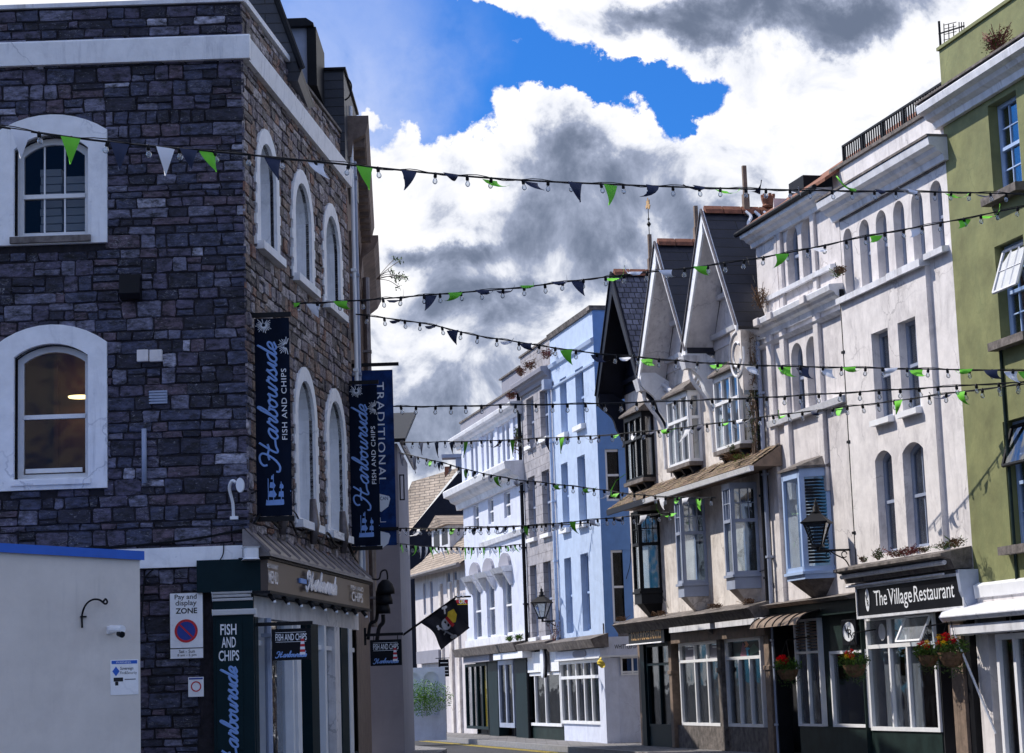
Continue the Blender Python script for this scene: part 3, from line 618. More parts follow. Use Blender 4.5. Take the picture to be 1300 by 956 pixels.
# ---- white floodlight and lamp near the corner
fl = thing('wall_lamp', 'white round lamp on bent bracket at the stone corner', 'lamp', A, A.u(297, 655), .03, A.z(297, 655))
g = MB(A); g.tube(crom([(A.u(297, 657), .05, A.z(297, 657)), (A.u(297, 640), .12, A.z(297, 640)), (A.u(294, 622), .22, A.z(294, 622)), (A.u(298, 613), .28, A.z(298, 613)), (A.u(303, 615), .3, A.z(303, 615))]), .022, 6); g.build('bracket', WHITE, fl, smooth=True)
g = MB(A); u_, z_ = A.u(305, 616, .3), A.z(305, 616, .3); n = 16; g.prism([(u_+.055*math.cos(6.28*i/n), z_+.10*math.sin(6.28*i/n)) for i in range(n)], .26, .34); g.build('lamp_head', WINK, fl)
g = MB(A); g.bx(A.u(293, 655), A.u(303, 655), .03, .09, A.z(297, 660), A.z(297, 656)); g.build('mount', WHITE, fl)
fl = thing('floodlight', 'small white floodlight at the corner beside the shop fascia', 'lamp', A, A.u(318, 702), .2, A.z(318, 702))
g = MB(A); cu, cz = A.u(318, 702, .3), A.z(318, 702, .3); g.plan([(cu-.12, .18), (cu+.1, .18), (cu+.12, .42), (cu-.05, .46)], cz-.09, cz+.08); g.build('housing', WHITE, fl, bevel=.02)
g = MB(A); g.tube([(cu-.1, .2, cz+.05), (cu-.16, .02, cz+.1)], .02, 6); g.build('bracket', WHITE, fl)
# ---- banners
def harbour_banner(fr, xl, xr, yt, yb, label):
    th = thing('banner', label, 'banner', fr, fr.u((xl+xr)/2, yb), 0, fr.z((xl+xr)/2, yb), 'navy banners on the stone building')
    yc = (yt+yb)/2; u0, u1 = fr.u(xl, yc), fr.u(xr, yc); z0, z1 = fr.z((xl+xr)/2, yb), fr.z((xl+xr)/2, yt); w = u1-u0; h = z1-z0
    g = MB(fr); nu, nz = 6, 24; of = lambda a, b: .02*math.sin(b*7+a*2)*(1-abs(2*b-1))+.012*math.sin(a*9)
    vs = [(u0+w*i/nu, of(i/nu, j/nz), z0+h*j/nz) for j in range(nz+1) for i in range(nu+1)]
    g.add(vs, [(j*(nu+1)+i, j*(nu+1)+i+1, (j+1)*(nu+1)+i+1, (j+1)*(nu+1)+i) for j in range(nz) for i in range(nu)])
    cl = g.build('cloth', NAVY, th, smooth=True)
    L_ = cursive_len('Harbourside'); k = h*.68/L_; zb = z0+h*.215
    ofs = lambda u, z: of((u-u0)/w, (z-z0)/h)+.008
    g = MB(fr); cursive(g, 'Harbourside', lambda x, z: (u0+w*.62-z*w*.25, ofs(u0+w*.62-z*w*.25, zb+x*k)+.004, zb+x*k), .0155); g.build('cursive_lettering', PALEINK, cl)
    g = MB(fr); g.text('FISH AND CHIPS', lambda x, y: (u0+w*(.90-.15*y), ofs(u0+w*.85, z0+h*(.38+.36*x)), z0+h*(.38+.36*x)), 1.1, bold=.005); g.build('lettering', WINK, cl)
    g = MB(fr)
    for cx_, cz_, r in ((.27, .965, .24), (.9, .855, .26)):
        for q in range(22):
            a = 6.283*q/22+.1; r1 = r*w*(.75+.25*((q*7) % 3)/2); c0 = (u0+w*cx_, z0+h*cz_)
            e = (c0[0]+r1*math.cos(a), c0[1]+r1*math.sin(a))
            if e[0] > u1-.01 or e[0] < u0+.01 or e[1] > z1-.01: continue
            s = (c0[0]+r1*.25*math.cos(a), c0[1]+r1*.25*math.sin(a)); ob = ofs(e[0], e[1])+.003
            g.tube([(s[0], ob, s[1]), (e[0], ob, e[1])], .005, 4)
    g.build('firework_print', WINK, cl)
    g = MB(fr); X = lambda a: u0+w*a; Z = lambda b: z0+h*.05+w*b
    oo = ofs(u0+w*.5, z0+h*.1)+.004
    poly = lambda P: g.prism([(X(a), Z(b)) for a, b in P], oo, oo+.004)
    poly([(.08, .32), (.12, .10), (.2, .02), (.75, .02), (.86, .10), (.97, .30), (.8, .18), (.3, .16), (.2, .28)])
    for P in ([(.12, .42), (.24, .30), (.28, .74)], [(.34, .26), (.52, .24), (.57, .32), (.50, .44), (.36, .42)], [(.37, .52), (.50, .50), (.54, .58), (.48, .68), (.39, .67)], [(.41, .76), (.49, .75), (.48, .87), (.43, .86)], [(.62, .26), (.77, .24), (.81, .31), (.75, .41), (.64, .40)], [(.65, .50), (.75, .48), (.78, .54), (.73, .62), (.67, .61)], [(.86, .28), (.98, .40), (.84, .62)]): poly(P)
    for x_, t_ in ((.33, .78), (.48, .9), (.7, .68)): g.tube([(X(x_), oo+.006, Z(.1)), (X(x_), oo+.006, Z(t_))], .006, 4)
    g.build('ship_print', PALEINK, cl)
    for z_, nm in ((z1+.05, 'pole'), (z0-.04, 'pole')):
        g = MB(fr); g.bx(u0-.12, u1+.03, -.02, .03, z_-.035, z_+.03); g.build(nm, IRON, th)
    return th
pb = B.pt(B.u(319, 530)); b1f = Fr(A.X, pb[1]+.05, 0)
harbour_banner(b1f, 324.5, 369, 404, 655, 'near navy banner with pale cursive lettering, closest to the stone corner')
pb2 = B.pt(LB-.35); b2f = Fr(A.X, pb2[1], 0)
harbour_banner(b2f, 444.5, 481, 489, 693, 'far navy banner with pale cursive lettering, overlapping the blue banner')
b3f = Fr(A.X, pb2[1]+1.3, 0)
th = thing('banner', 'royal blue banner reading traditional downwards, behind the far navy one', 'banner', b3f, b3f.u(475, 690), 0, b3f.z(475, 693))
u0, u1, z0, z1 = b3f.u(449, 580), b3f.u(501, 580), b3f.z(475, 693), b3f.z(475, 470)
g = MB(b3f); g.bx(u0, u1, -.012, 0, z0, z1); cl = g.build('cloth', ROYAL, th)
g = MB(b3f); g.text('TRADITIONAL', lambda x, y: (b3f.u(479, 560)+(b3f.u(489, 560)-b3f.u(479, 560))*y, .004, b3f.z(484, 485)-(b3f.z(484, 485)-b3f.z(484, 614))*x), 1.15, bold=.005)
textbox(g, 'L', b3f.u(481, 660), b3f.u(490, 660), b3f.z(485, 663), b3f.z(485, 657), .004); g.build('lettering', WINK, cl)
g = MB(b3f)
for y0 in (627, 674): g.prism([(b3f.u(x, y, .0), b3f.z(x, y, .0)) for x, y in ((482, y0), (494, y0+3), (495.5, y0+6), (493, y0+16), (484, y0+23), (479, y0+20), (479, y0+2))], .002, .006)
g.build('badge', WINK, cl)
g = MB(b3f); textbox(g, 'CAN', b3f.u(482.5, 632), b3f.u(492.5, 632), b3f.z(487, 635), b3f.z(487, 630.5), .009); g.build('badge_lettering', ROYAL, cl)
for y in (463, 672): g = MB(b3f); g.bx(b3f.u(446, y), b3f.u(506, y), -.03, .03, b3f.z(475, y+2), b3f.z(475, y-2)); g.build('pole', IRON, th)
# ---- hanging signs
def hang_sign(fr, xl, xr, yt, yb, xs, yp, label):
    th = thing('hanging_sign', label, 'sign', fr, fr.u((xl+xr)/2, yb), 0, fr.z((xl+xr)/2, yb), 'small chip shop signs hung from bars')
    yc = (yt+yb)/2; xc = (xl+xr)/2; u0, u1, z0, z1 = fr.u(xl, yc), fr.u(xr, yc), fr.z(xc, yb), fr.z(xc, yt); w, h = u1-u0, z1-z0
    g = MB(fr); g.bx(u0, u1, -.025, .0, z0, z1); bd = g.build('board', SHOPBLK, th, bevel=.006)
    zp = fr.z(xc, yp); g = MB(fr); g.bx(fr.u(xs, yc), u1+.03, -.03, .01, zp-.03, zp+.02); g.bx(fr.u(xs, yc)-.02, fr.u(xs, yc)+.02, -.03, .01, zp-.18, zp+.12); g.build('bar', IRON, th)
    for a in (.12, .88): g = MB(fr); g.tube([(u0+w*a, -.012, z1-.01), (u0+w*a, -.012, zp-.02)], .008, 5); g.build('hook', IRON, th)
    g = MB(fr); textbox(g, 'FISH AND CHIPS', u0+w*.1, u0+w*.9, z0+h*.62, z0+h*.84, .003, .01)
    g.bx(u0+w*.1, u0+w*.88, .0005, .003, z0+h*.575, z0+h*.588); g.bx(u0+w*.1, u0+w*.88, .0005, .003, z0+h*.875, z0+h*.888); g.build('lettering', WINK, bd)
    g = MB(fr); L_ = cursive_len('Harbourside'); k = w*.82/L_; cursive(g, 'Harbourside', lambda x, z: (u0+w*.09+x*k, .004, z0+h*.10+z*h*.085), .0075); g.build('cursive_lettering', PALEINK, bd)
    for j in range(6):
        a0, a1 = .075-.006*j, .075-.006*(j+1); g = MB(fr); c = u0+w*.79; zz = z0+h*(.16+.085*j)
        g.prism([(c-w*a0, zz), (c+w*a0, zz), (c+w*a1, zz+h*.085), (c-w*a1, zz+h*.085)], .001, .006); g.build('lighthouse_stripe', REDP if j % 2 == 1 else WINK, bd)
    g = MB(fr); c = u0+w*.79; zz = z0+h*.67; g.prism([(c-w*.02, zz), (c+w*.02, zz), (c, zz+h*.07)], .006, .009); g.build('lighthouse_lamp', WINK, bd)
hang_sign(Fr(A.X, 29.1, 0), 345, 394.5, 798, 838, 320, 791, 'black hanging sign with lighthouse, nearest, below the bronze fascia')
hang_sign(Fr(A.X, pb2[1]+.6, 0), 470, 510, 812, 845, 464, 805, 'black hanging sign with lighthouse, further one in front of grey wall')
# ---- stacked black cowls
cf = Fr(A.X, pb2[1]+1.0, 0)
cw = thing('stacked_wall_lamp', 'stack of three black dome shades on pipes beside the chip shop', 'lamp', cf, cf.u(488, 760), 0, cf.z(488, 790))
for x, y, r in ((489.5, 754, .165), (488, 767, .15), (486.5, 779, .13)):
    g = MB(cf); u_, z_ = cf.u(x, y), cf.z(x, y); g.lathe(u_, 0, [(r, z_), (r*.97, z_+.08), (r*.8, z_+.17), (r*.45, z_+.23), (r*.3, z_+.25)], 16); g.build('dome_shade', BLACK, cw, smooth=True)
g = MB(cf); g.tube(crom([(cf.u(x, y), 0, cf.z(x, y)) for x, y in ((472, 735), (481, 735), (484, 726), (490, 724), (492, 732), (491, 742))]), .015, 6); g.tube(crom([(cf.u(x, y), -.05, cf.z(x, y)) for x, y in ((486, 780), (486, 790), (481, 797), (478, 815))]), .035, 6); g.tube(crom([(cf.u(x, y), -.05, cf.z(x, y)) for x, y in ((479, 750), (478, 785), (470, 792), (467, 812))]), .03, 6); g.build('pipe', IRON, cw)
# ---- low kiosk in front
K = Fr(*xyd(178, 820, 26.9)[:2], 22)
kk = thing('kiosk', 'low cream kiosk with bright blue capping in front of stone building', 'kiosk', K)
g = MB(K); uL = K.u(-60, 800); zR = K.z(178, 711); zL = zR+(K.z(0, 701)-zR)*uL/K.u(0, 800)
g.prism([(uL, 0), (0, 0), (0, zR), (uL, zL)], -1.7, 0); kb = g.build('panel_wall', KIOSK, kk)
g = MB(K); g.prism([(uL, zL+.003), (.04, zR+.003), (.04, zR+.10), (uL, zL+.10)], -1.75, .06); g.build('capping', SKYBLUE, kk, bevel=.008)
hk = thing('hook_bracket', 'black curled iron hook fixed to the cream kiosk wall', 'bracket', K, K.u(106, 790), .01, K.z(106, 797))
g = MB(K); g.tube(crom([(K.u(x, y, .12), .03+(.0 if x < 107 else .1), K.z(x, y, .03)) for x, y in ((106, 797), (106, 780), (109, 768), (117, 762), (126, 762), (133, 767), (136, 765), (134, 761), (131, 764))]), .013, 6); g.build('hook', IRON, hk, smooth=True)
g = MB(K); g.bx(K.u(102, 783, .03), K.u(110, 783, .03), .005, .035, K.z(106, 784), K.z(106, 782)); g.build('crossbar', IRON, hk)
cm_ = thing('security_camera', 'white security camera on the cream kiosk wall', 'camera', K, K.u(147, 800), .01, K.z(147, 805))
g = MB(K); g.bx(K.u(135, 800), K.u(142, 800), .0, .05, K.z(140, 805), K.z(140, 795)); g.build('mount', WHITE, cm_, bevel=.006)
g = MB(K); g.tube([(K.u(139, 799), .08, K.z(139, 799)), (K.u(156, 801, .25), .25, K.z(156, 799, .25))], .05, 10); cb = g.build('housing', WHITE, cm_, smooth=False)
g = MB(K); g.tube([(K.u(151, 804, .2), .2, K.z(151, 804, .2)), (K.u(155, 806, .25), .27, K.z(155, 806, .25))], .04, 10); g.build('lens', BLACK, cm_)
al = thing('alarm_notice', 'small white and blue alarm warning notice on the kiosk wall', 'sign', K, K.u(158, 860), .003, K.z(158, 880))
ku = lambda x: K.u(x, 850); kz = lambda y: K.z(158, y)
g = MB(K); g.bx(ku(140), ku(175.5), .002, .008, kz(882), kz(837.5)); g.build('plate', BAND, al)
g = MB(K); g.bx(ku(141.5), ku(174), .0082, .010, kz(842.8), kz(838.5)); c = ku(147); z_ = kz(852); g.prism([(c-.045, z_), (c, z_-.06), (c+.045, z_), (c, z_+.06)], .0082, .011); g.build('blue_print', SKYBLUE, al)
g = MB(K); textbox(g, 'WARNING', ku(147), ku(166), kz(842), kz(839.3), .011); g.build('header_lettering', WINK, al)
g = MB(K); textbox(g, 'Sovereign', ku(152.5), ku(169), kz(851.5), kz(846.5), .0095, .012); textbox(g, 'Fire&Security', ku(152.5), ku(173.5), kz(857), kz(852.3), .0095); g.bx(ku(144), ku(156), .0082, .010, kz(865), kz(860)); g.bx(ku(146), ku(150), .0082, .010, kz(870), kz(865.2)); g.bx(ku(158), ku(172), .0082, .010, kz(863), kz(862)); g.build('lettering', INK, al)

# ================================================================ buildings further down the left side
C2 = Fr(*B.pt(LB+.02), 93.3)
s2 = thing('brown_stone_building', 'narrow view of brown stone building with heavy moulded eaves past the stone corner', 'building', C2)
z0c, z1c = 9.0, Fr(0, B.pt(LB)[1], 0).z(460, 146)
g = MB(C2); g.wall(0, 16.5, 0, z1c-.3, [(a, a+.8, p, q) for a in (1.2, 3.4, 5.6, 10, 12.2, 14.4) for p, q in ((5.2, 7.4), (8.2, 9.8))], .2); g.build('wall', BRNST, s2, recalc=False)
body(s2, C2, 0, 16.5, z1c-.05, BRNST, 6, -.3)
for z_a, z_b in ((5.2, 7.4), (8.2, 9.8)):
    for a in (1.2, 3.4, 5.6, 10, 12.2, 14.4):
        window(s2, C2, a, a+.8, z_a, z_b, 0, .12, WHITE, 2, 1, sill=(.1, .12, .05), smat=BRNST)
        g = MB(C2); g.ring(arch_pts(a-.16, a+.96, z_a-.14, z_b+.16, 0), arch_pts(a+.002, a+.798, z_a+.002, z_b-.002, 0), .0, .13); g.build('architrave', BRNST, s2)
g = MB(C2); g.prof([(-.02, z1c-.75), (.1, z1c-.75), (.14, z1c-.45), (.36, z1c-.34), (.42, z1c-.1), (.42, z1c), (-.4, z1c)], 0, 8.9); g.build('eaves_cornice', BRNST, s2)
g = MB(C2)
g.m = 0
for j in range(14): g.bx(.25+j*.62, .5+j*.62, .05, .34, z1c-.52, z1c-.3)
g.bx(0, 8.85, .0, .06, z1c-.6, z1c-.3)
g.build('dentils', BRNST, s2)
z2 = z1c-.25
g = MB(C2); g.prof([(-.02, z2-.9), (.1, z2-.9), (.14, z2-.5), (.40, z2-.3), (.50, z2-.1), (.5, z2), (-.4, z2)], 9.0, 16.5); g.build('eaves_cornice', BRNST, s2)
pipe('downpipe', s2, C2, .6, .12, 3, z1c-.7, .06, GREYP); pipe('downpipe', s2, C2, 9.3, .2, 3, z2-.9, .08, LEAD); pipe('downpipe', s2, C2, .08, .10, 3, z1c+.2, .035, WHITE)
wd = thing('buddleia', 'straggly weed sprouting from the brown stone eaves', 'plant', C2, 12.0, .45, z2-.2)
g = MB(C2)
for j in range(9):
    a = random.uniform(-.8, .8); b = (random.uniform(.3, .6)); e = (12+a*.8, .5+b, z2-.6+random.uniform(0, .9)); g.m = 0; g.tube(crom([(12+a*.1, .42, z2-.4), (12+a*.5, .45+b*.6, (z2-.3+e[2])/2), e], 4), .008, 4)
    g.m = 1; foliage(g, e, (.12, .12, .1), 14, .09)
g.build('stems_and_leaves', [WOOD, LEAF], wd)
wd = thing('buddleia', 'dark tangled weed hanging on the brown stone wall above the blue banner', 'plant', C2, 5.0, .3, 6.6)
g = MB(C2)
for j in range(12): e = (5+random.uniform(-.4, .4), .35+random.random()*.4, 6.9+random.uniform(-.5, .5)); g.m = 0; g.tube(crom([(5, .2, 7.0), (5, .35, 7.2), e], 4), .008, 4); g.m = 1; foliage(g, e, (.1, .1, .1), 6, .06)
g.build('stems_and_leaves', [WOOD, LEAF], wd)
C3 = Fr(*xyd(466, 700, 54.3)[:2], 0)
s3 = thing('grey_rendered_building', 'plain grey rendered building end behind the blue banner', 'building', C3)
W3 = C3.u(507.5, 700); z3 = C3.z(500, 563)
g = MB(C3); g.bx(0, W3, -5, 0, 0, z3); g.build('wall', GREYW, s3)
g = MB(C3); g.prof([(-6.2, z3+1.6), (-6.2, z3+1.5), (.25, z3), (.25, z3+.1)], -.2, W3+.22); g.build('roof', BLACK, s3)
g = MB(C3); g.tube([(W3+.15, -6, z3-.02), (W3+.15, .3, z3-.02)], .07, 8); g.build('gutter', LEAD, s3)
wf = Fr(*C3.pt(W3), 90); g = MB(C3); u_ = W3+.02; z_a, z_b = C3.z(508, 634), C3.z(508, 601)
g.ring([(u_, z_a), (u_+.13, z_a), (u_+.13, z_b), (u_, z_b)], [(u_+.03, z_a+.03), (u_+.1, z_a+.03), (u_+.1, z_b-.03), (u_+.03, z_b-.03)], -.3, -.26); w = g.build('open_casement', BLACK, s3)
# ================================================================ RIGHT ROW
d_ = ray(1088, 783); t_ = (2.75-CAMZ)/d_[2]
R = Fr(t_*d_[0], t_*d_[1], -75.5)
uBG, uAB, uTA = R.u(1225, 560), R.u(1076, 450)-.0, R.u(977, 650)
G = Fr(*R.pt(uBG), -76.2); T = Fr(*R.pt(uTA), -76.0)
def zo(f, x, y, o): return f.z(x, y, o)
# ---- white restaurant building
wb = thing('white_restaurant_building', 'cream white four storey building with six arched top windows over the restaurant', 'building', R)
zc = R.z(1120, 208.5, .35); zs = R.z(1125, 352, .12); zsh = R.z(1150, 703, .5)
ar = rects(R, [(1078, 1085, 289, 370), (1092, 1104, 278, 362), (1112.8, 1126, 266.5, 352), (1134.8, 1148.5, 254.5, 342), (1157, 1173, 239.5, 331), (1181.6, 1198.3, 225.5, 312)])
du = (ar[5][0]-ar[1][0])/4; wd_ = sum(r[1]-r[0] for r in ar[1:])/5
top = []
for i in range(6):
    a = ar[1][0]+du*(i-1)
    if i == 0: a = max(a, uAB+.12)
    top.append((a, a+wd_*(1 if i else .9), zs+.03, ar[3][3], wd_/2*.97))
uP = R.u(1180, 331)
m2 = rects(R, [(1109, 1130.5, 420, 531.5), (1142.5, 1165.5, 403, 520)], .1); m1 = rects(R, [(1114, 1135.5, 571, 705), (1148.6, 1175.5, 560, 692)], .1)
m1 = [(*q, .16) for q in m1]
g = MB(R); g.wall(uAB, uBG, zs, zc-.25, top, .26, .0); g.wall(uAB, uP, zsh-.2, zs, m2+m1, .32, .1); g.wall(uP, uBG, zsh-.2, zs, [], .2, 0); g.quad((uP, 0, zsh-.2), (uP, .1, zsh-.2), (uP, .1, zs), (uP, 0, zs)); g.wall(uAB, uBG, 0, zsh-.2, [(uAB+.1, uBG-.1, .1, R.z(1155, 778))], .6, 0)
g.build('wall', CREAM2, wb, recalc=False)
body(wb, R, uAB, uBG, zc+.4, CREAM2, 8, -.62)
for q in top: window(wb, R, *q, inset=.2, fm=GREYP, nx=2, ny=1, fw=.05, midz=.52)
for q in m2: window(wb, R, *q, inset=.2, o=.1, fm=GREYP, nx=2, ny=1, fw=.07, sill=(.13, .13, .05), smat=WHITE)
for q in m1: window(wb, R, *q, inset=.2, o=.1, fm=GREYP, nx=2, ny=1, fw=.07)
g = MB(R); g.prof([(0, zs-.1), (.2, zs-.12), (.2, zs), (0, zs+.03)], uAB+.02, top[3][0]-.03); g.prof([(0, zs-.10), (.22, zs-.12), (.22, zs+.02), (0, zs+.04)], top[3][0]-.02, uP+.02); g.build('sill_band', TRIM, wb)
g = MB(R); g.prof([(0, zs-.0), (.14, zs-.02), (.14, zs+.09), (0, zs+.11)], uP+.03, uBG-.1); g.build('sill_band', TRIM, wb)
g = MB(R); zsc_ = (R.z(1205, 203.5)+R.z(1054, 291.4))/2+.06; g.bx(uAB+.05, uBG-.02, .0, .03, zsc_-.05, zsc_); g.build('string_course', LEDGE, wb)
cornice('cornice', wb, R, uAB-.25, uBG+.12, zc, .42, .38, TRIM)
g = MB(R); g.bx(uAB-.26, uBG+.13, -.1, .40, zc+.005, zc+.05); g.build('cornice_ledge', LEDGE, wb)
zp = R.z(1120, 182, -.05)
g = MB(R); g.bx(uAB-.3, uBG-.02, -.35, -.03, zc+.05, zp); g.build('parapet', CREAM2, wb)
g = MB(R); g.bx(uAB-.32, uBG, -.40, .03, zp, zp+.07); g.build('coping', LEDGE, wb)
g = MB(R); n_ = 46; za = zp+.07; hr = R.z(1120, 150)-R.z(1120, 179)
for j in range(n_+1): u_ = uAB-.1+(uBG-uAB+.1)*j/n_; w = .012 if j % 9 else .022; g.bx(u_-w, u_+w, -.22-w, -.22+w, za, za+hr)
g.bx(uAB-.12, uBG+.02, -.245, -.195, za+hr, za+hr+.04); g.bx(uAB-.12, uBG+.02, -.235, -.205, za+.08, za+.11); g.build('terrace_railing', IRON, wb)
g = MB(R); u_ = R.u(1146, 150); 
g.plan([(u_-1.3, -2.4), (u_+1.0, -2.4), (u_+1.0, -4.4), (u_-1.3, -4.4)], zp-.3, zp+1.15, [(u_-.2, -3.2), (u_+.2, -3.2), (u_+.2, -3.6), (u_-.2, -3.6)])
g.plan([(uAB, -1.6), (uAB+1.6, -1.6), (uAB+1.6, -4.4), (uAB, -4.4)], zp-.3, zp+.85, [(uAB+.4, -2.6), (uAB+1.2, -2.6), (uAB+1.2, -3.4), (uAB+.4, -3.4)]); g.build('tiled_hip', TERRA, wb)
pipe('downpipe', wb, R, uAB+.03, .06, zsh, zs+.2, .05, BLACK)
# restaurant shopfront
zl = R.z(1150, 709, .6)
g = MB(R); g.prof([(-.02, zl-.25), (.35, zl-.28), (.42, zl-.1), (.60, zl-.05), (.6, zl), (-.02, zl+.12)], uAB+.05, uBG-.02); g.build('shop_cornice', LEDGE, wb)
g = MB(R); g.bx(uAB+.1, uBG-.15, .0, .26, R.z(1155, 737.5, .3)+.04, zl-.29); g.build('shop_cornice_bed', LEDGE, wb)
zro = R.z(1150, 721, .45); g = MB(R); g.tube([(uAB+.1, .45, zro), (uBG-.2, .45, zro)], .045, 8); g.build('awning_roller', TRIM, wb)
zro = R.z(1150, 735, .36); g = MB(R); g.tube([(uAB+.05, .34, zro), (uBG-.5, .34, zro)], .025, 8); g.build('awning_rail', TRIM, wb)
su0, su1 = R.u(1087, 765, .3), R.u(1221.5, 748, .3); sz0, sz1 = R.z(1155, 776, .3), R.z(1155, 737.5, .3)
g = MB(R); g.bx(su0, su1, .1, .28, sz0, sz1); sn = g.build('signboard', SHOPBLK, wb)
g = MB(R); g.ring([(su0-.02, sz0-.05), (su1+.02, sz0-.05), (su1+.02, sz1+.03), (su0-.02, sz1+.03)], [(su0+.02, sz0+.001), (su1-.02, sz0+.001), (su1-.02, sz1-.02), (su0+.02, sz1-.02)], .12, .3); g.build('sign_frame', TRIM, sn)
h_ = sz1-sz0; zz = lambda a: sz0+h_*a
g = MB(R)
def serif(word, x0, x1):
    textbox(g, word, R.u(x0, 760, .3), R.u(x1, 760, .3), zz(.12) if any(c in word for c in 'gy') else zz(.30), zz(.82), .286, .004)
serif('The', 1109, 1125); serif('Village', 1127, 1157); serif('Restaurant', 1159.5, 1211)
for w_, xs in (('T', (1109, 1114.5)), ('R', (1159.5, 1165)), ('V', (1127, 1132))):
    for x in xs: u_ = R.u(x, 760, .3); g.bx(u_-.035, u_+.035, .286, .289, zz(.80) if w_ != 'R' else zz(.295), zz(.83) if w_ != 'R' else zz(.325))
g.build('lettering', WINK, sn)
def disc(name, f, u, z, r, o0, o1, mat, parent, sx=1.0, n=24):
    g = MB(f); g.prism([(u+r*sx*math.cos(6.2832*i/n), z+r*math.sin(6.2832*i/n)) for i in range(n)], o0, o1); return g.build(name, mat, parent)
u_ = R.u(1100, 757, .3); ov = disc('oval_logo', R, u_, zz(.54), h_*.40, .284, .29, WINK, sn, .42)
g = MB(R); textbox(g, 'V', u_-.08, u_+.02, zz(.52), zz(.74), .294, .01); textbox(g, 'R', u_-.02, u_+.08, zz(.32), zz(.54), .294, .01); g.build('logo_lettering', INK, ov)
# sign end bracket, glazing
g = MB(R); g.prof([(-.02, sz0-.1), (.2, sz0-.1), (.34, sz0+.25), (.38, zl-.3), (-.02, zl-.3)], uBG+.06, uBG+.17); g.build('end_console', GREYP, wb)
za_, zb_, zt_ = .55, R.z(1150, 779, .02), R.z(1150, 818.5, .02)
def fr_bars(name, f, root, u0, u1, z0, z1, us, zs_, w=.05, o0=-.06, o1=.05, mat=WHITE, glass=True, gl=-.02):
    g = MB(f); g.ring([(u0, z0), (u1, z0), (u1, z1), (u0, z1)], [(u0+w, z0+w), (u1-w, z0+w), (u1-w, z1-w), (u0+w, z1-w)], o0, o1)
    for u in us: g.bx(u-w/2, u+w/2, o0+.01, o1-.01, z0+w, z1-w)
    for z in zs_: g.bx(u0+w, u1-w, o0+.005, o1-.004, z-w/2, z+w/2)
    b = g.build(name, mat, root)
    if glass: g = MB(f); g.bx(u0+w, u1-w, gl-.01, gl, z0+w, z1-w); g.build('pane', DULL, b)
    return b
wu0, wu1 = R.u(1102.5, 820), R.u(1190, 820)
sw = fr_bars('shop_window', R, wb, wu0, wu1, za_, zb_, [R.u(1130.5, 820), R.u(1153, 820)], [zt_], .075)
g = MB(R); a, b = R.u(1154.5, 800), R.u(1186, 800); g.add([(a, .05, zb_-.06), (b, .05, zb_-.06), (b, .28, zt_+.06), (a, .28, zt_+.06)], [(0, 1, 2, 3)]); g.build('open_top_light', [GLASS], sw)
g = MB(R)
for p, q in (((a, .05, zb_-.06), (b, .05, zb_-.06)), ((b, .05, zb_-.06), (b, .28, zt_+.06)), ((b, .28, zt_+.06), (a, .28, zt_+.06)), ((a, .28, zt_+.06), (a, .05, zb_-.06))): g.tube([p, q], .03, 5)
g.build('top_light_frame', WHITE, sw)
disc('window_logo', R, R.u(1119.5, 806), zt_+.27, .16, -.008, -.003, TRIM, sw)
for x in (1112, 1138): g = MB(R); u_ = R.u(x, 850); g.bx(u_, u_+.7, -.2, -.18, za_, zt_-.1); g.build('blind', CURT, sw)
g = MB(R); g.bx(wu0-.05, wu1, -.5, .02, 0, za_); g.build('stall_riser', BOTTLE, wb)
g = MB(R); g.bx(wu1, R.u(1214, 830), -.58, -.5, 0, zb_); g.bx(wu1, wu1+.06, -.5, .0, 0, zb_); g.build('dark_doorway', DARKIN, wb)
g = MB(R); g.bx(R.u(1214, 830), R.u(1229, 830), -.3, .12, 0, sz0-.1); g.build('pilaster', WOOD, wb)
g = MB(R); g.bx(R.u(1229.5, 830), R.u(1236, 830), -.3, .06, 0, sz0-.1); g.build('pilaster', BLACK, wb)
g = MB(R); g.bx(uAB+.02, wu0-.1, -.25, .10, 0, sz0-.06); g.build('pilaster', BOTTLE, wb)
# ---- narrow cream building with oriel
nb = thing('cream_oriel_building', 'narrow cream building with paired arched windows and pale blue oriel', 'building', R)
uA0 = uTA+.02; uA1 = uAB-.02
zcm = R.z(1012, 380.5, .3); zct = R.z(1005, 258.5, .3)
t2 = rects(R, [(999, 1013.8, 286, 362), (1017.8, 1032.8, 273, 352)]); t2 = [(*q, (q[1]-q[0])/2*.97) for q in t2]
t1 = rects(R, [(1005.5, 1020.5, 434.3, 523), (1024.5, 1039.5, 426, 516)]); t1 = [(*q, (q[1]-q[0])/2*.97) for q in t1]
zsA = R.z(1010, 766, .3)
g = MB(R); g.wall(uA0, uA1, zcm, zct-.2, t2, .26); g.wall(uA0, uA1, zsA-.1, zcm, t1, .26); g.build('wall', CREAM, nb, recalc=False)
body(nb, R, uA0, uA1, zct-.3, CREAM, 7, -.6)
for q in t2+t1: window(nb, R, *q, inset=.2, fm=GREYP, nx=2, ny=1, fw=.05, midz=.5)
cornice('top_cornice', nb, R, uA0-.1, uA1-.3, zct, .32, .34, TRIM); 
g = MB(R); g.tube([(uA0-.25, .36, zct+.02), (uA1-.3, .36, zct+.02)], .06, 8); g.build('gutter', BLACK, nb)
g = MB(R); g.prof([(.3, zct+.05), (.3, zct+.12), (-3.5, zct+2.6), (-3.5, zct+2.5)], uA0-.1, uA1+.1); g.build('tiled_roof', TERRA, nb)
g = MB(R); g.bx(R.u(1001, 232, -.6), R.u(1020, 232, -.6), -1.6, -.6, zct+.1, zct+1.0); g.build('roof_dormer', BLACK, nb)
cornice('middle_cornice', nb, R, uA0-.15, uA1+.02, zcm, .36, .32, TRIM)
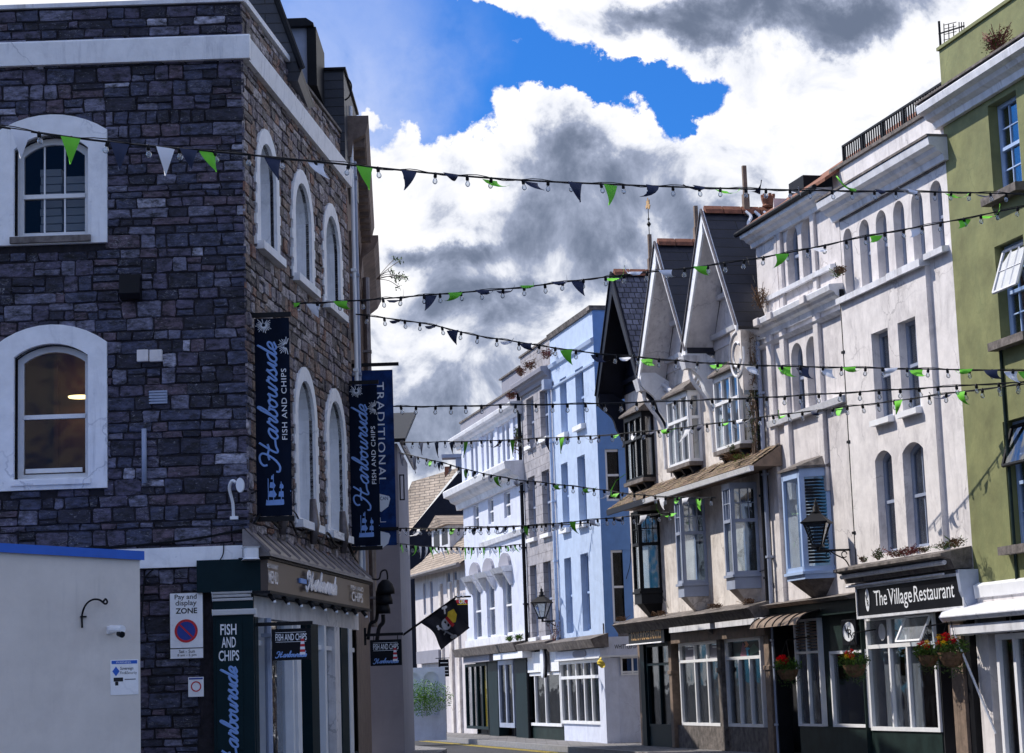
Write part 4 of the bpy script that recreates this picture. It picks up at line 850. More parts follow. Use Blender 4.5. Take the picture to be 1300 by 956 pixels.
pil = [R.u(982, 480), R.u(999.5, 480), R.u(1043.5, 480)]
for u_ in pil:
    g = MB(R); g.bx(u_-.13, u_+.13, .0, .09, zsA+2.2 if u_ > -3 else zsA, zcm-.36); g.bx(u_-.14, u_+.14, .1, .36, zcm-.16, zcm+.01); g.build('pilaster', CREAM, nb, bevel=.012)
for u_ in (R.u(993, 330), R.u(1036.5, 330)): g = MB(R); g.bx(u_-.1, u_+.1, .0, .07, zcm+.03, zct-.3); g.build('pilaster', CREAM, nb, bevel=.012)
zf = R.z(1010, 419.5, .08)
g = MB(R); g.prof([(0, zf-.07), (.06, zf-.06), (.13, zf), (0, zf+.04)], uA0, uA1-.02); g.build('string_course', TRIM, nb)
g = MB(R); g.prof([(0, t1[0][2]-.16), (.14, t1[0][2]-.16), (.17, t1[0][2]-.03), (0, t1[0][2]-.0)], uA0+.5, uA1-.05); g.build('sill_band', TRIM, nb)
g = MB(R); g.prof([(0, t2[0][2]-.1), (.12, t2[0][2]-.12), (.12, t2[0][2]-.02), (0, t2[0][2])], uA0+.5, uA1-.3); g.build('sill_band', TRIM, nb)
g = MB(R); c = (R.u(990, 330), zcm+.05); P = [(c[0]-.02, c[1]), (c[0]-.02, c[1]+2.5)]+[(c[0]-.02-.75*(1-math.cos(k*1.5708/8))-.05, c[1]+2.3-1.9*math.sin(k*1.5708/8)) for k in range(9)]+[(c[0]-.9, c[1])]; g.prism(P, -.25, .06); g.build('scroll_wing', CREAM, nb)
# generic polygonal bay
def bay(root, f, u0, u1, s, p, z0, z1, ztr, fm, bars=(1, 1), base=.35, taper=.5, roofh=.25, fw=.06, smallbars=True, roofm=LEDGE, name='bay_window', cols=1, left=True, tm=None):
    PL = [(u0, 0), (u0+s, p), (u1-s, p), (u1, 0)]
    E = lambda k: [(u0-k, 0), (u0+s-k*.5, p+k), (u1-s+k*.5, p+k), (u1+k, 0)]
    g = MB(f); g.plan(E(.03), z0-.001, z0+fw*1.2); g.plan(E(.03), z1-fw*2.2, z1)
    for a, b in zip(PL[:-1], PL[1:]):
        A_, B_ = Vector(a), Vector(b); d = (B_-A_); L_ = d.length; 
        if L_ < .05: continue
        d.normalize()
        def bar(t0, t1, za, zb, th=.03):
            n = Vector((-d.y, d.x)); q = [A_+d*t0+n*th, A_+d*t1+n*th, A_+d*t1-n*th, A_+d*t0-n*th]; g.plan([(v.x, v.y) for v in q], za, zb)
        bar(0, fw, z0, z1); bar(L_-fw, L_, z0, z1)
        if ztr: bar(fw, L_-fw, ztr-fw*.6, ztr+fw*.6, .04)
        nc = cols if L_ > .55 else 1
        for c in range(1, nc): bar(L_*c/nc-fw*.4, L_*c/nc+fw*.4, z0, z1, .028)
        if smallbars and ztr:
            k = 3 if L_ > .5 else 2
            for c in range(1, k): bar(L_*c/k-.01, L_*c/k+.01, ztr, z1-fw, .02)
            zm = (ztr+z1-fw)/2; bar(fw, L_-fw, zm-.01, zm+.01, .02)
    w = g.build(name, fm, root)
    g = MB(f); I = [(u0+.03, .0), (u0+s+.02, p-.03), (u1-s-.02, p-.03), (u1-.03, .0)]
    for a, b in zip(I[:-1], I[1:]): g.quad((*a, z0), (*b, z0), (*b, z1), (*a, z1))
    g.build('pane', GLASS, w)
    g = MB(f); g.plan([(u0+.08, -.02), (u1-.08, -.02), (u1-.08, -.06), (u0+.08, -.06)], z0, z1); g.build('interior', DARKIN, w)
    if roofh: g = MB(f); g.plan(E(.09), z1, z1+.05); g.plan(E(.07), z1+.05, z1+.05+roofh, [(u0+.05, 0), (u0+s*.6+.1, .05), (u1-s*.6-.1, .05), (u1-.05, 0)]); g.build('bay_roof', roofm, w)
    if base: g = MB(f); g.plan(E(.07), z0-.06, z0-.002); g.plan(E(.02), z0-base, z0-.06); g.build('bay_base', fm, w)
    if taper:
        uc = (u0+u1)/2; g = MB(f); g.plan([(uc-.18, 0), (uc-.1, .08), (uc+.1, .08), (uc+.18, 0)], z0-base-taper, z0-base-.002, E(-.03)); g.build('bay_corbel', tm or fm, w)
    return w
def bayspec(f, xl, xm, xr, y, p):
    ul, um, ur = f.u(xl, y, p), f.u(xm, y, p), f.u(xr, y, 0.02); return ul, um, ur
ul, um, ur = bayspec(R, 994, 1018, 1055, 660, .5); s_ = max(.1, ur-um); zb0, zb1 = R.z(1010, 727, .5), R.z(1005, 598, .5)
bay(nb, R, ul-s_*.6, ur, s_*.9, .5, zb0, zb1-.0, None, BLUEWIN, base=.16, taper=.42, roofh=.22, fw=.08, smallbars=False, tm=LEDGE)
g = MB(R)
for j in range(26):
    z_ = zb0+.15+j*(zb1-zb0-.35)/26; a = (um+.06, .47, z_); b = (ur-.08, .08, z_); g.add([a, b, (b[0]+.0, b[1]-.03, z_+.05), (a[0]+.0, a[1]-.03, z_+.05)], [(0, 1, 2, 3)])
g.build('slatted_blind', BLACK, nb)
pipe('downpipe', nb, R, uA0+.06, .1, 0, zcm-.4, .05, GREYP)
# its shopfront
zf1 = R.z(1030, 762, .25); zf0 = R.z(1030, 783, .2)
g = MB(R); g.prof([(-.02, zf1-.06), (.3, zf1-.06), (.38, zf1), (-.02, zf1+.08)], uA0+.02, uA1+.05); g.build('shop_cornice', LEDGE, nb)
g = MB(R); g.bx(uA0+.05, uA1+.0, -.1, .16, zf0, zf1-.06); g.build('fascia', BOTTLE, nb)
g = MB(R); a, b = R.u(990, 790), R.u(1052, 785); zt2 = R.z(1030, 775, .2)
n = 8
for j in range(n):
    t0, t1 = j/n*1.35, (j+1)/n*1.35; f0 = (.17+.55*math.sin(t0), zt2-.02-.34*(1-math.cos(t0))); f1 = (.17+.55*math.sin(t1), zt2-.02-.34*(1-math.cos(t1))); g.quad((a, f0[0], f0[1]), (b, f0[0], f0[1]), (b, f1[0], f1[1]), (a, f1[0], f1[1]))
g.build('curved_canopy', WOOD, nb)
g = MB(R)
for k in range(7): u_ = a+(b-a)*k/6; g.tube([(u_, .17+.55*math.sin(j/n*1.35), zt2-.01-.34*(1-math.cos(j/n*1.35))) for j in range(n+1)], .018, 4)
g.build('canopy_ribs', IRON, nb)
zlv = R.z(1030, 828)
lv = fr_bars('louvre_window', R, nb, R.u(1011, 820), R.u(1042, 820), .6, zf0-.02, [R.u(1026, 820)], [zlv], .05, mat=WHITE)
g = MB(R)
for j in range(9): z_ = zlv+.08+j*(zf0-zlv-.15)/9; g.bx(R.u(1012, 820)+.04, R.u(1041, 820), -.05, .03, z_, z_+.03)
g.build('louvres', WOOD, lv)
fr_bars('shop_window', R, nb, R.u(1055, 825), uA1+.12, .6, R.z(1070, 826), [], [], .06)
g = MB(R); g.bx(uA0+.1, R.u(1011, 820), -.5, -.45, 0, zf0); g.build('doorway', DARKIN, nb)
g = MB(R); g.bx(uA0-.04, uA0+.16, -.2, .12, 0, zf1-.08); g.build('pilaster', BLACK, nb)
g = MB(R); g.bx(R.u(1011, 820), uA1+.1, -.3, .02, 0, .6); g.build('stall_riser', BOTTLE, nb)
g = MB(R); g.bx(R.u(1043, 820), R.u(1055, 820), -.3, -.06, 0, zf0); g.bx(R.u(1055, 825), uA1, -.3, .0, R.z(1070, 826), zf0); g.build('door', BOTTLE, nb)
vs_ = thing('round_logo_sign', 'square black sign with white VR roundel beside the restaurant windows', 'sign', R, R.u(1078, 802), .1, R.z(1078, 813))
u_, z_ = R.u(1077, 802, .14), R.z(1077, 802, .14); g = MB(R); g.bx(u_-.36, u_+.36, .08, .13, z_-.27, z_+.24); g.build('board', SHOPBLK, vs_, bevel=.01)
dd = disc('roundel', R, u_, z_, .19, .131, .137, WINK, vs_, 1.5); g = MB(R); textbox(g, 'V', u_-.2, u_+.03, z_-.02, z_+.12, .14, .01); textbox(g, 'R', u_-.03, u_+.2, z_-.12, z_+.05, .14, .01); g.build('lettering', INK, dd)
# ---- green building
gb = thing('green_building', 'olive green rendered building with tall parapet at the right edge', 'building', G)
uG1 = 4.6; zgc = G.z(1245, 83, .4); zgp = G.z(1235, 34)
g1 = rects(G, [(1257, 1297, 121, 242)]); g2 = rects(G, [(1266, 1306, 303, 428)]); g3 = rects(G, [(1278, 1318, 529, 690)])
gw = [tuple(q) for q in (g1+g2+g3)]; wv = 1.05; gw = [(q[0], q[0]+wv, q[2], q[3]) for q in gw]; gw2 = [(q[0]+2.1, q[1]+2.1, q[2], q[3]) for q in gw]
zgf = G.z(1260, 742)
g = MB(G); g.wall(.0, uG1, zgf-.1, zgc-.2, gw+gw2, .3); g.build('wall', GREEN, gb, recalc=False)
body(gb, G, .0, uG1, zgp-.3, GREEN, 8, -.64)
g = MB(G); g.bx(uG1+.003, uG1+.2, -8, -.0, 0, zgp-.3); g.build('end_wall', GREEN, gb)
g = MB(G); g.bx(0, uG1, -.35, -.02, zgc, zgp); g.build('parapet', GREEN, gb)
g = MB(G); g.bx(-.03, uG1, -.38, .02, zgp, zgp+.06); g.build('coping', GREEN, gb)
cornice('cornice', gb, G, -.2, uG1+.1, zgc, .42, .42, TRIM)
g = MB(G); g.bx(-.21, uG1+.1, -.1, .44, zgc+.032, zgc+.07); g.build('cornice_ledge', LEDGE, gb)
for i, q in enumerate(gw+gw2): window(gb, G, *q, inset=.22, fm=BLUEWIN if i < 9 else WHITE, nx=3, ny=2, fw=.07, sill=(.16, .2, .12), smat=LEDGE)
q = gw[1]
def open_light(q, zt):
    g = MB(G); a, b = q[0]+.1, q[1]-.08; A4 = [(a, -.12, q[3]-.1), (b, -.12, q[3]-.1), (b, .13, zt), (a, .13, zt)]
    for i in range(4): g.tube([A4[i], A4[(i+1) % 4]], .03, 5)
    for t in (.33, .67): g.tube([tuple(Vector(A4[0]).lerp(A4[1], t)), tuple(Vector(A4[3]).lerp(A4[2], t))], .015, 4)
    g.tube([tuple(Vector(A4[0]).lerp(A4[3], .5)), tuple(Vector(A4[1]).lerp(A4[2], .5))], .015, 4)
    w = g.build('open_casement', TRIM, gb); g = MB(G); g.add(A4, [(0, 1, 2, 3)]); g.build('pane', GLASS, w)
open_light(gw[1], (gw[1][2]+gw[1][3])/2); 
q = gw[2]; g = MB(G); A4 = [(q[0]+.1, -.12, q[3]-.1), (q[1]-.08, -.12, q[3]-.1), (q[1]-.08, .10, q[3]-.75), (q[0]+.1, .10, q[3]-.75)]
for i in range(4): g.tube([A4[i], A4[(i+1) % 4]], .035, 5)
w = g.build('open_casement', BLACK, gb); g = MB(G); g.add(A4, [(0, 1, 2, 3)]); g.build('pane', GLASS, w)
pipe('cable_conduit', gb, G, G.u(1274, 470), .03, zgf, G.z(1272, 440), .03, BOTTLE, False)
# crack lines and shop on the green building
g = MB(G); z1, z0 = G.z(1260, 741, .1), G.z(1260, 757, .1); g.prof([(0, z0), (.10, z0), (.12, z1), (0, z1+.05)], .20, uG1); g.build('fascia', WHITE, gb, bevel=.01)
g = MB(G); g.bx(-.1, uG1, 0, .06, G.z(1260, 771, .1), z0); g.build('fascia_lower', CREAM2, gb)
z1, z0 = G.z(1260, 769, .5), G.z(1260, 784, .5); g = MB(G); g.prof([(0, z0+.02), (.5, z0), (.56, z0+.08), (.50, z1-.03), (0, z1+.12)], -.32, uG1); g.build('canopy', TRIM, gb, bevel=.012)
g = MB(G); g.prof([(0, z0-.24), (.42, z0-.24), (.42, z0-.07), (0, z0-.07)], -.2, uG1); g.build('awning_box', TRIM, gb, bevel=.012)
g = MB(G); g.bx(-.1, .36, -.3, .0, 0, z0-.2); g.build('pier', CREAM2, gb)
g = MB(G); g.bx(.36, uG1, -.6, -.5, 0, z0-.2); g.build('shop_interior', DARKIN, gb)
uq = G.u(1268, 830); fr_bars('shop_door', G, gb, uq, uq+1.3, 0, z0-.26, [uq+.65], [], .1); fr_bars('shop_window', G, gb, uq+1.4, uG1-.1, .5, z0-.26, [uq+2.3], [], .08)
g = MB(G); g.tube([(-.1, .42, z0-.16), (.5, .04, .55)], .022, 6); g.build('awning_arm', WHITE, gb)
ae = thing('roof_aerial', 'black television aerial on mast at the left end of the green parapet', 'aerial', G, G.u(1194, 60), -.2, zgp)
g = MB(G); e = lambda x, y: (G.u(x, y, -.2), -.2, G.z(x, y, -.2))
g.tube([e(1194.5, 66), e(1192, 27)], .022, 6); g.tube([e(1192, 43), e(1224, 33)], .016, 5)
for x in (1199, 1205, 1211): g.tube([e(x, 57-(x-1199)*.3), e(x-.8, 30)], .010, 4)
for y in (31, 36, 43, 50, 56): g.tube([e(1198, y+1), e(1214, y-3)], .007, 4)
for x in (1218, 1221, 1224): g.tube([e(x, 42), e(x-.5, 28)], .010, 4)
g.build('aerial_frame', IRON, ae)

# ---- gabled building
tb = thing('gabled_building', 'cream building with three steep street gables and hanging bay windows', 'building', T)
TL = T.u(797, 600); OV = .7
def gp(x, y, o=OV): return T.uz(x, y, o)
ap = [gp(893, 274), gp(834, 316), gp(778.5, 354)]
zap = sum(a[1] for a in ap)/3
zft = (gp(925, 418)[1]+gp(867, 460)[1]+gp(857, 441)[1])/3
zft = min(zft, 9.4)
uc3, uc2, uc1 = ap[0][0], ap[1][0], ap[2][0]
half = (uc3-uc1)/4*.97
print('GABLES', zap, zft, uc3, uc2, uc1, half, 'TL', TL)
# flip order: index 0 is right (nearest)
W = [bayspec(T, 907.6, 937.7, 947, 515, .28), bayspec(T, 848.6, 874, 881, 545, .28), bayspec(T, 794, 815.5, 824, 565, .28)]
zw1 = sum(T.z(x, y, .28) for x, y in ((922, 473), (861, 503), (804, 525)))/3; zw0 = sum(T.z(x, y, .28) for x, y in ((925, 568), (863, 592), (806, 610)))/3
BY = [bayspec(T, 919, 937.5, 962, 680, .55), bayspec(T, 858.5, 876, 896, 700, .55), bayspec(T, 803.5, 816, 838, 710, .5)]
zb1 = (T.z(928, 609, .55)+T.z(867, 640, .55))/2+.05; zb0 = (T.z(928, 731, .55)+T.z(867, 740, .55))/2; ztr = (T.z(928, 662, .55)+T.z(867, 676, .55))/2
zle = T.z(905, 777, .5); TR = -.02
print('T heights', zw1, zw0, zb1, zb0, ztr, zle)
ops = []
for a, b, c in W: ops.append((a+.1, c-.1, zw0+.05, zw1-.05))
for a, b, c in BY: ops.append((a+.0, c-.15, zb0+.05, zb1-.1))
g = MB(T); g.wall(TL, TR, zle-.2, zft, ops, .2, 0); g.build('wall', CREAMT, tb, recalc=False)
body(tb, T, TL, TR, zft+.3, CREAMT, 6.5, -.55)
for i, uc in enumerate((uc3, uc2, uc1)):
    dark = i == 2; tm = DKBLUE if dark else BAND; sm = DKBLUE if dark else CREAM2
    g = MB(T); g.prism([(uc-half, zft-.01), (uc+half, zft-.01), (uc, zap-.25)], -.1, .02); gf = g.build('gable_face', DKBLUE if dark else CREAM2, tb)
    for t in (.08, .38, .62):
        hw = half*(1-t)-.08; z_ = zft+(zap-zft)*t
        g = MB(T); g.prof([(.021, z_), (.12, z_), (.15, z_+.1), (.021, z_+.13)], uc-hw, uc+hw); g.build('gable_band', tm if dark else TRIM, gf)
    for sgn in (-1, 1):
        n = Vector((sgn*(zap-zft), half)).normalized()*.10
        a, b = (uc, zap), (uc+sgn*half*1.03, zft-(zap-zft)*.03)
        g = MB(T); P4 = [a, b, (b[0]+n.x, b[1]+n.y), (a[0], a[1]+.14)]
        g.prism(P4, -6.5, OV); rs = g.build('roof_slope', [SLATE2 if dark else SLATE], tb)
        g = MB(T); q4 = [(a[0], a[1]-.02), (b[0], b[1]-.02), (b[0]-n.x*.25, b[1]-n.y*.3-.0), (a[0], a[1]-.06)]; g.prism(q4, .03, OV-.01); g.build('soffit', sm, rs)
        g = MB(T); w_ = .27 if sgn < 0 or dark else .07; P4 = [(a[0], a[1]+.16), (b[0]+n.x, b[1]+n.y+.01), (b[0]+n.x-sgn*.02, b[1]-w_*.75), (a[0], a[1]-w_-(.12 if w_ > .1 else 0))]; g.prism(P4, OV+.001, OV+.05); g.build('bargeboard', tm, rs, bevel=.01)
        g = MB(T); g.tube([(a[0], OV+.06, a[1]+.17), (b[0]+n.x, OV+.06, b[1]+n.y+.04)], .03, 6); g.build('verge_roll', DKBLUE if dark else LEAD, rs)
        # curved bracket at the foot
        if not (i == 0 and sgn == 1):
            ub = uc+sgn*(half-.06); cur = crom([(OV+.02, zft+.02, 0), (OV+.03, zft-.3, 0), (OV*.55, zft-.62, 0), (OV*.38, zft-.95, 0), (.1, zft-1.25, 0), (.12, zft-1.42, 0)], 4)
            g = MB(T); g.prof([(p.x, p.y) for p in cur]+[(.0, zft-1.42), (.0, zft-.2), (OV*.5, zft+.02)], ub-.06, ub+.06); g.build('foot_bracket', tm, tb)
    g = MB(T)
    for j in range(16): o_ = OV-.02-j*.45; g.prism([(uc-.13, zap+.06), (uc, zap+.15), (uc+.13, zap+.06), (uc+.10, zap+.16), (uc, zap+.26), (uc-.10, zap+.16)], o_-.43, o_)
    g.build('ridge_tiles', TERRA, tb)
    for o_ in ((-.9, -2.9) if i == 0 else (-.9,)):
        g = MB(T); z_ = zap+.24; g.lathe(uc, o_, [(.12, z_), (.15, z_+.04), (.13, z_+.08), (.16, z_+.2), (.16, z_+.25), (.1, z_+.25)], 12); 
        for k in range(6): q = k*1.047; g.bx(uc+.13*math.cos(q)-.03, uc+.13*math.cos(q)+.03, o_+.13*math.sin(q)-.03, o_+.13*math.sin(q)+.03, z_+.249, z_+.32)
        g.build('chimney_pot', TERRA, tb)
    hp = {0: T.z(908, 231, -.2)-zap, 1: T.z(848, 281, -.2)-zap, 2: T.z(796, 313, -.2)-zap}[i]
    g = MB(T); g.bx(uc-.07, uc+.07, -.42, -.28, zap, zap+.55); g.bx(uc-.045, uc+.045, -.395, -.305, zap+.55, zap+hp); fp = g.build('finial_post', WOOD, tb)
    g = MB(T)
    for k in range(3): g.tube(crom([(uc+.12+.0*k, -.25-.2*k, zap+.1), (uc+.2, -.3-.2*k, zap-.05), (uc+.18, -.22-.2*k, zap-.2), (uc+.3, -.3-.2*k, zap-.35)]), [.05]*18+[.02], 5) if False else g.tube(crom([(uc+.1, -.3-.22*k, zap+.12), (uc+.2, -.38-.22*k, zap-.02), (uc+.26, -.28-.22*k, zap-.22), (uc+.38, -.36-.22*k, zap-.5)], 5), .04, 5)
    g.build('lead_flashing', BAND, fp)
    if i == 2:
        g = MB(T); z_ = zap+hp; g.tube([(uc, -.35, z_), (uc, -.35, z_+.85)], .012, 5); g.lathe(uc, -.35, [(.01, z_+.2), (.06, z_+.28), (.01, z_+.36)], 8); g.lathe(uc, -.35, [(.01, z_+.38), (.035, z_+.42), (.01, z_+.46)], 8)
        vn = g.build('weather_vane', IRON, fp)
        g = MB(T); z_ += .72
        P = [(-.16, .0), (-.05, .03), (.02, -.02), (.12, -.06), (.18, .04), (.1, .08), (.14, .2), (.05, .14), (.0, .28), (-.05, .16), (-.12, .22), (-.1, .1), (-.2, .1)]
        g.prism([(uc+a, z_+b) for a, b in P], -.36, -.34); g.build('vane_cockerel', GOLD, vn)
# gutters hoppers at the valleys
for u_ in ((uc3+uc2)/2, (uc2+uc1)/2):
    g = MB(T); g.plan([(u_-.12, .4), (u_-.15, .75), (u_+.15, .75), (u_+.12, .4)], zft-.42, zft-.12, [(u_-.18, .4), (u_-.2, .82), (u_+.2, .82), (u_+.18, .4)]); g.build('hopper', TRIM, tb)
    g = MB(T); g.tube(crom([(u_, .6, zft-.4), (u_, .55, zft-.7), (u_, .2, zft-1.2), (u_, .12, zft-1.6), (u_, .1, zft-2.4)]), .05, 8); g.build('downpipe', TRIM, tb)
# carved end console
c0, c1 = T.u(929, 430, .4), -.04; zt = zft+.02
g = MB(T); P = [(c0, zt)]+[(c0+.05+(c1-c0)*.9*(k/8)**.8*1.0, zt-1.35*math.sin(k/8*1.57)) for k in range(9)]+[(c1, zt-1.4), (c1, zt)]; g.prism(P, -.1, .45); cs = g.build('end_console', CREAMT, tb, bevel=.02)
g = MB(T); cu, cz = (c0+c1)/2+.1, zt-.55
for r0 in (.28, .5): g.tube(crom([(cu+r0*math.cos(q)*.9, .46, cz+r0*math.sin(q)) for q in [k*.5+r0*3 for k in range(11)]], 3), .03, 5)
g.build('carved_scroll', TRIM, cs)
# second floor boxed windows
for i, (a, b, c) in enumerate(W):
    fm = BLACK if i == 2 else WHITE
    sd = M('bay_side_%d' % i, (.02, .02, .025) if i == 2 else (.5, .52, .56), .5)
    w = bay(tb, T, a, b+.12, .02, .28, zw0, zw1, zw0+(zw1-zw0)*(.62), fm, base=0, taper=0, roofh=.0, fw=.06, smallbars=False, name='box_window', cols=3)
    g = MB(T); g.prof([(-.02, zw1+.002), (.42, zw1+.002), (.42, zw1+.05), (-.02, zw1+.38)], a-.06, b+.2); g.build('window_hood', LEDGE, w)
    g = MB(T); g.bx(a-.05, b+.17, 0, .36, zw0-.1, zw0-.002); g.build('sill', LEDGE, w)
    for t in (.12, .5, .88):
        u_ = a+(b+.12-a)*t; g = MB(T); g.prof([(0, zw0-.45), (.07, zw0-.42), (.28, zw0-.11), (0, zw0-.11)], u_-.06, u_+.06); g.build('corbel', DKBLUE, w)
    if i == 0:
        g = MB(T); g.bx(a+.1, b+.02, .0, .02, zw0+.5, zw1-.1); g.build('blind', CURTB, w)
# curved eyebrow mouldings between gables
for u_ in ((uc3+uc2)/2, (uc2+uc1)/2):
    for k in range(3):
        g = MB(T); n = 10; P = [(u_-.95+1.9*j/n, zft-.55-.10*k+.28*math.sin(3.1416*j/n)) for j in range(n+1)]
        g.tube([(p[0], .08+.05*(2-k), p[1]) for p in P], .05, 6, 1); g.build('eyebrow_moulding', TRIM, tb)
# pent roof
zpt = (T.z(829, 618)+T.z(966, 570))/2; OP = .7; zpe = (T.z(834, 628, OP)+T.z(954, 590, OP))/2
print('pent', zpt, zpe)
ue0, ue1 = T.u(771, 645, OP), T.u(955, 590, OP)
g = MB(T); nn = 40
for j in range(nn):
    a, b = ue0+(ue1-ue0)*j/nn, ue0+(ue1-ue0)*(j+1)/nn-.004; s1 = random.uniform(-.015, .02)
    for r_ in range(5):
        t0, t1 = r_/5, (r_+1)/5+.03; f = lambda t: (OP*(1-t)+0.02*t, zpe+(zpt-zpe)*t)
        p, q = f(t0), f(min(t1, 1)); s2 = s1+random.uniform(-.008, .01)+.012
        g.add([(a, p[0], p[1]+s2+.02), (b, p[0], p[1]+s2+.02), (b, q[0], q[1]+s2), (a, q[0], q[1]+s2), (a, p[0], p[1]-.01), (b, p[0], p[1]-.01)], [(0, 1, 2, 3), (4, 5, 1, 0)])
g.build('pent_roof', PENT, tb, recalc=False)
g = MB(T); g.prof([(0.02, zpe-.03), (OP-.02, zpe-.03), (OP-.02, zpe+.0), (0.02, zpt-.03)], ue0+.02, ue1-.01); g.build('pent_soffit', WOOD, tb)
g = MB(T); g.prof([(OP-.03, zpe-.13), (OP+.05, zpe-.13), (OP+.08, zpe-.02), (OP-.03, zpe-.02)], (uc2+uc1)/2, ue1); g.build('eaves_gutter', BAND, tb)
g = MB(T); g.prof([(OP-.03, zpe-.14), (OP+.03, zpe-.14), (OP+.03, zpe-.0), (OP-.03, zpe-.0)], ue0, (uc2+uc1)/2-.01); g.build('eaves_board', DKBLUE, tb)
for i, (a, b, c) in enumerate(BY):
    p = .55 if i < 2 else .5; s = max(.12, (c-b)*.8)
    bay(tb, T, a-s*.3, c, s, p, zb0, zb1, ztr, BLACK if i == 2 else GREYP, base=.32, taper=.5, roofh=0, fw=.06, tm=BLACK if i == 2 else CREAMT)
# ledge and shops
g = MB(T); g.prof([(-.02, zle-.22), (.45, zle-.25), (.55, zle-.08), (.62, zle-.02), (.55, zle+.02), (-.02, zle+.16)], T.u(782, 793, .5), TR-.02); g.build('shop_cornice', LEDGE, tb)
uq = T.u(843, 800, .4); z1, z0, z2 = T.z(905, 781, .4), T.z(905, 790.5, .5), T.z(905, 801, .4)
zk = T.z(905, 796.5, .5)
g = MB(T); g.bx(uq, TR-.08, -.1, .32, z0+.02, zle-.24); g.build('fascia', SHOPBLK, tb)
for x0, x1 in ((847, 899), (905.5, 966)): g = MB(T); g.bx(T.u(x0, 792, .5), T.u(x1, 790, .5), .3, .46, zk-.02, z0); g.build('awning_box', TRIM, tb)
g = MB(T); g.bx(uq, TR-.05, -.1, .24, zk-.27, zk-.03); g.build('shop_head', WOOD, tb)
zh = zk-.27; zm_ = T.z(900, 838)
usplit = T.u(918, 830)
a1 = fr_bars('shop_window', T, tb, T.u(864, 830), usplit-.14, .55, zh, [T.u(883, 830), T.u(899, 830)], [zm_], .07)
a2 = fr_bars('shop_window', T, tb, usplit+.25, T.u(968, 830), .55, zh, [], [zm_], .07)
g = MB(T)
for x in (940, 954): u_ = T.u(x, 850); g.bx(u_-.035, u_+.035, -.05, .045, .6, zm_-.03)
g.build('glazing_bars', WHITE, a2)
for j, (x0, x1, mt) in enumerate(((869, 881, GREYW), (900, 913, GREYW))):
    g = MB(T); g.bx(T.u(x0, 820), T.u(x1, 820), -.019, -.012, zm_+.04, zh-.1); po = g.build('window_poster', mt, a1)
    g = MB(T); k0, k1 = T.u(x0+2, 820), T.u(x1-1.5, 820); g.bx(k0, k1, -.0115, -.008, zm_+.4, zm_+.47); g.bx(k0+.1, k1, -.0115, -.008, zm_+.28, zm_+.31); g.build('poster_print', WINK, po)
u0_, u1_ = T.u(930, 820), T.u(966, 820); g = MB(T); g.bx(u0_, u1_, -.019, -.012, zm_+.04, zh-.08); po = g.build('window_poster', TEAL, a2)
for pts, mt in (([(.25, 0), (.5, 0), (.45, .5), (.36, .98), (.3, .5)], M('poster_mauve', (.22, .08, .13), .6)), ([(.4, .62), (.5, .58), (.56, .75), (.5, .98), (.4, .96), (.46, .8)], M('poster_orange', (.7, .28, .12), .6)), ([(.46, .02), (.54, .02), (.52, .35), (.6, .5), (.5, .6), (.44, .5), (.48, .35)], M('poster_blue', (.02, .32, .55), .6)), ([(.6, .02), (.95, .3), (.75, .8), (.6, .5)], M('poster_green', (.02, .09, .06), .6))):
    g = MB(T); H_ = zh-.08-zm_-.04; g.prism([(u0_+(u1_-u0_)*a, zm_+.04+H_*b) for a, b in pts], -.0118, -.009); g.build('poster_print', mt, po)
for x, w_, mt in ((912, .26, LEDGE), (972, .32, WOOD), (850, .22, WOOD)):
    u_ = T.u(x, 830, .1); g = MB(T); g.bx(u_, u_+w_, -.2, .14, 0, zle-.25 if x != 912 else zh+.05); g.bx(u_-.03, u_+w_+.03, -.2, .17, zm_-.3, zm_-.2); g.build('pilaster', mt, tb, bevel=.01)
g = MB(T); g.prof([(.14, zh+.1), (.2, zh+.1), (.45, zle-.3), (.14, zle-.26)], usplit-.1, usplit+.06); g.build('console', LEDGE, tb)
g = MB(T); g.bx(uq-.3, TR, -.6, -.5, 0, zh); g.build('shop_interior', DARKIN, tb)
g = MB(T); g.bx(T.u(856, 830), TR-.3, -.3, .04, 0, .55); g.build('stall_riser', LEDGE, tb)
# fudge shop (left unit)
fz1, fz0 = T.z(820, 802, .35), T.z(820, 813, .35); ff0, ff1 = T.u(797, 808, .35), T.u(842, 805, .35)
g = MB(T); g.bx(ff0, ff1, -.1, .33, fz0-.06, fz1+.12); fs = g.build('fascia', SHOPBLK, tb)
g = MB(T); textbox(g, 'ROLYS FUDGE PANTRY', ff0+.25, ff1-.2, fz0+.02, fz1+.02, .337, .012); g.build('lettering', GOLD, fs)
g = MB(T); g.prof([(.33, fz0-.09), (.42, fz0-.09), (.4, fz0-.06), (.33, fz0-.06)], ff0, ff1); g.build('fascia_edge', TRIM, fs)
a3 = fr_bars('shop_window', T, tb, T.u(823, 840), T.u(852, 830), .5, fz0-.1, [T.u(838, 840)], [T.z(838, 843)], .06, mat=TEAL)
g = MB(T); g.bx(T.u(822, 840)-.35, T.u(822, 840), -.3, .1, 0, fz0-.07); g.build('pilaster', TEAL, tb)
g = MB(T); g.bx(T.u(822, 840), T.u(853, 840), -.3, .03, 0, .5); g.build('stall_riser', TEAL, tb)
g = MB(T); g.bx(T.u(839, 850)+.1, T.u(847, 850), -.25, -.22, T.z(842, 862), T.z(842, 856)); g.build('display_card', YEL, a3)
g = MB(T); g.bx(T.u(840, 825)+.05, T.u(846, 825), -.25, -.22, T.z(842, 832), T.z(842, 822)); g.build('display_card', LEAF2, a3)
g = MB(T); g.bx(TL+.02, T.u(822, 840)-.35, -.3, -.05, 0, fz0); g.build('lower_wall', WOOD, tb)
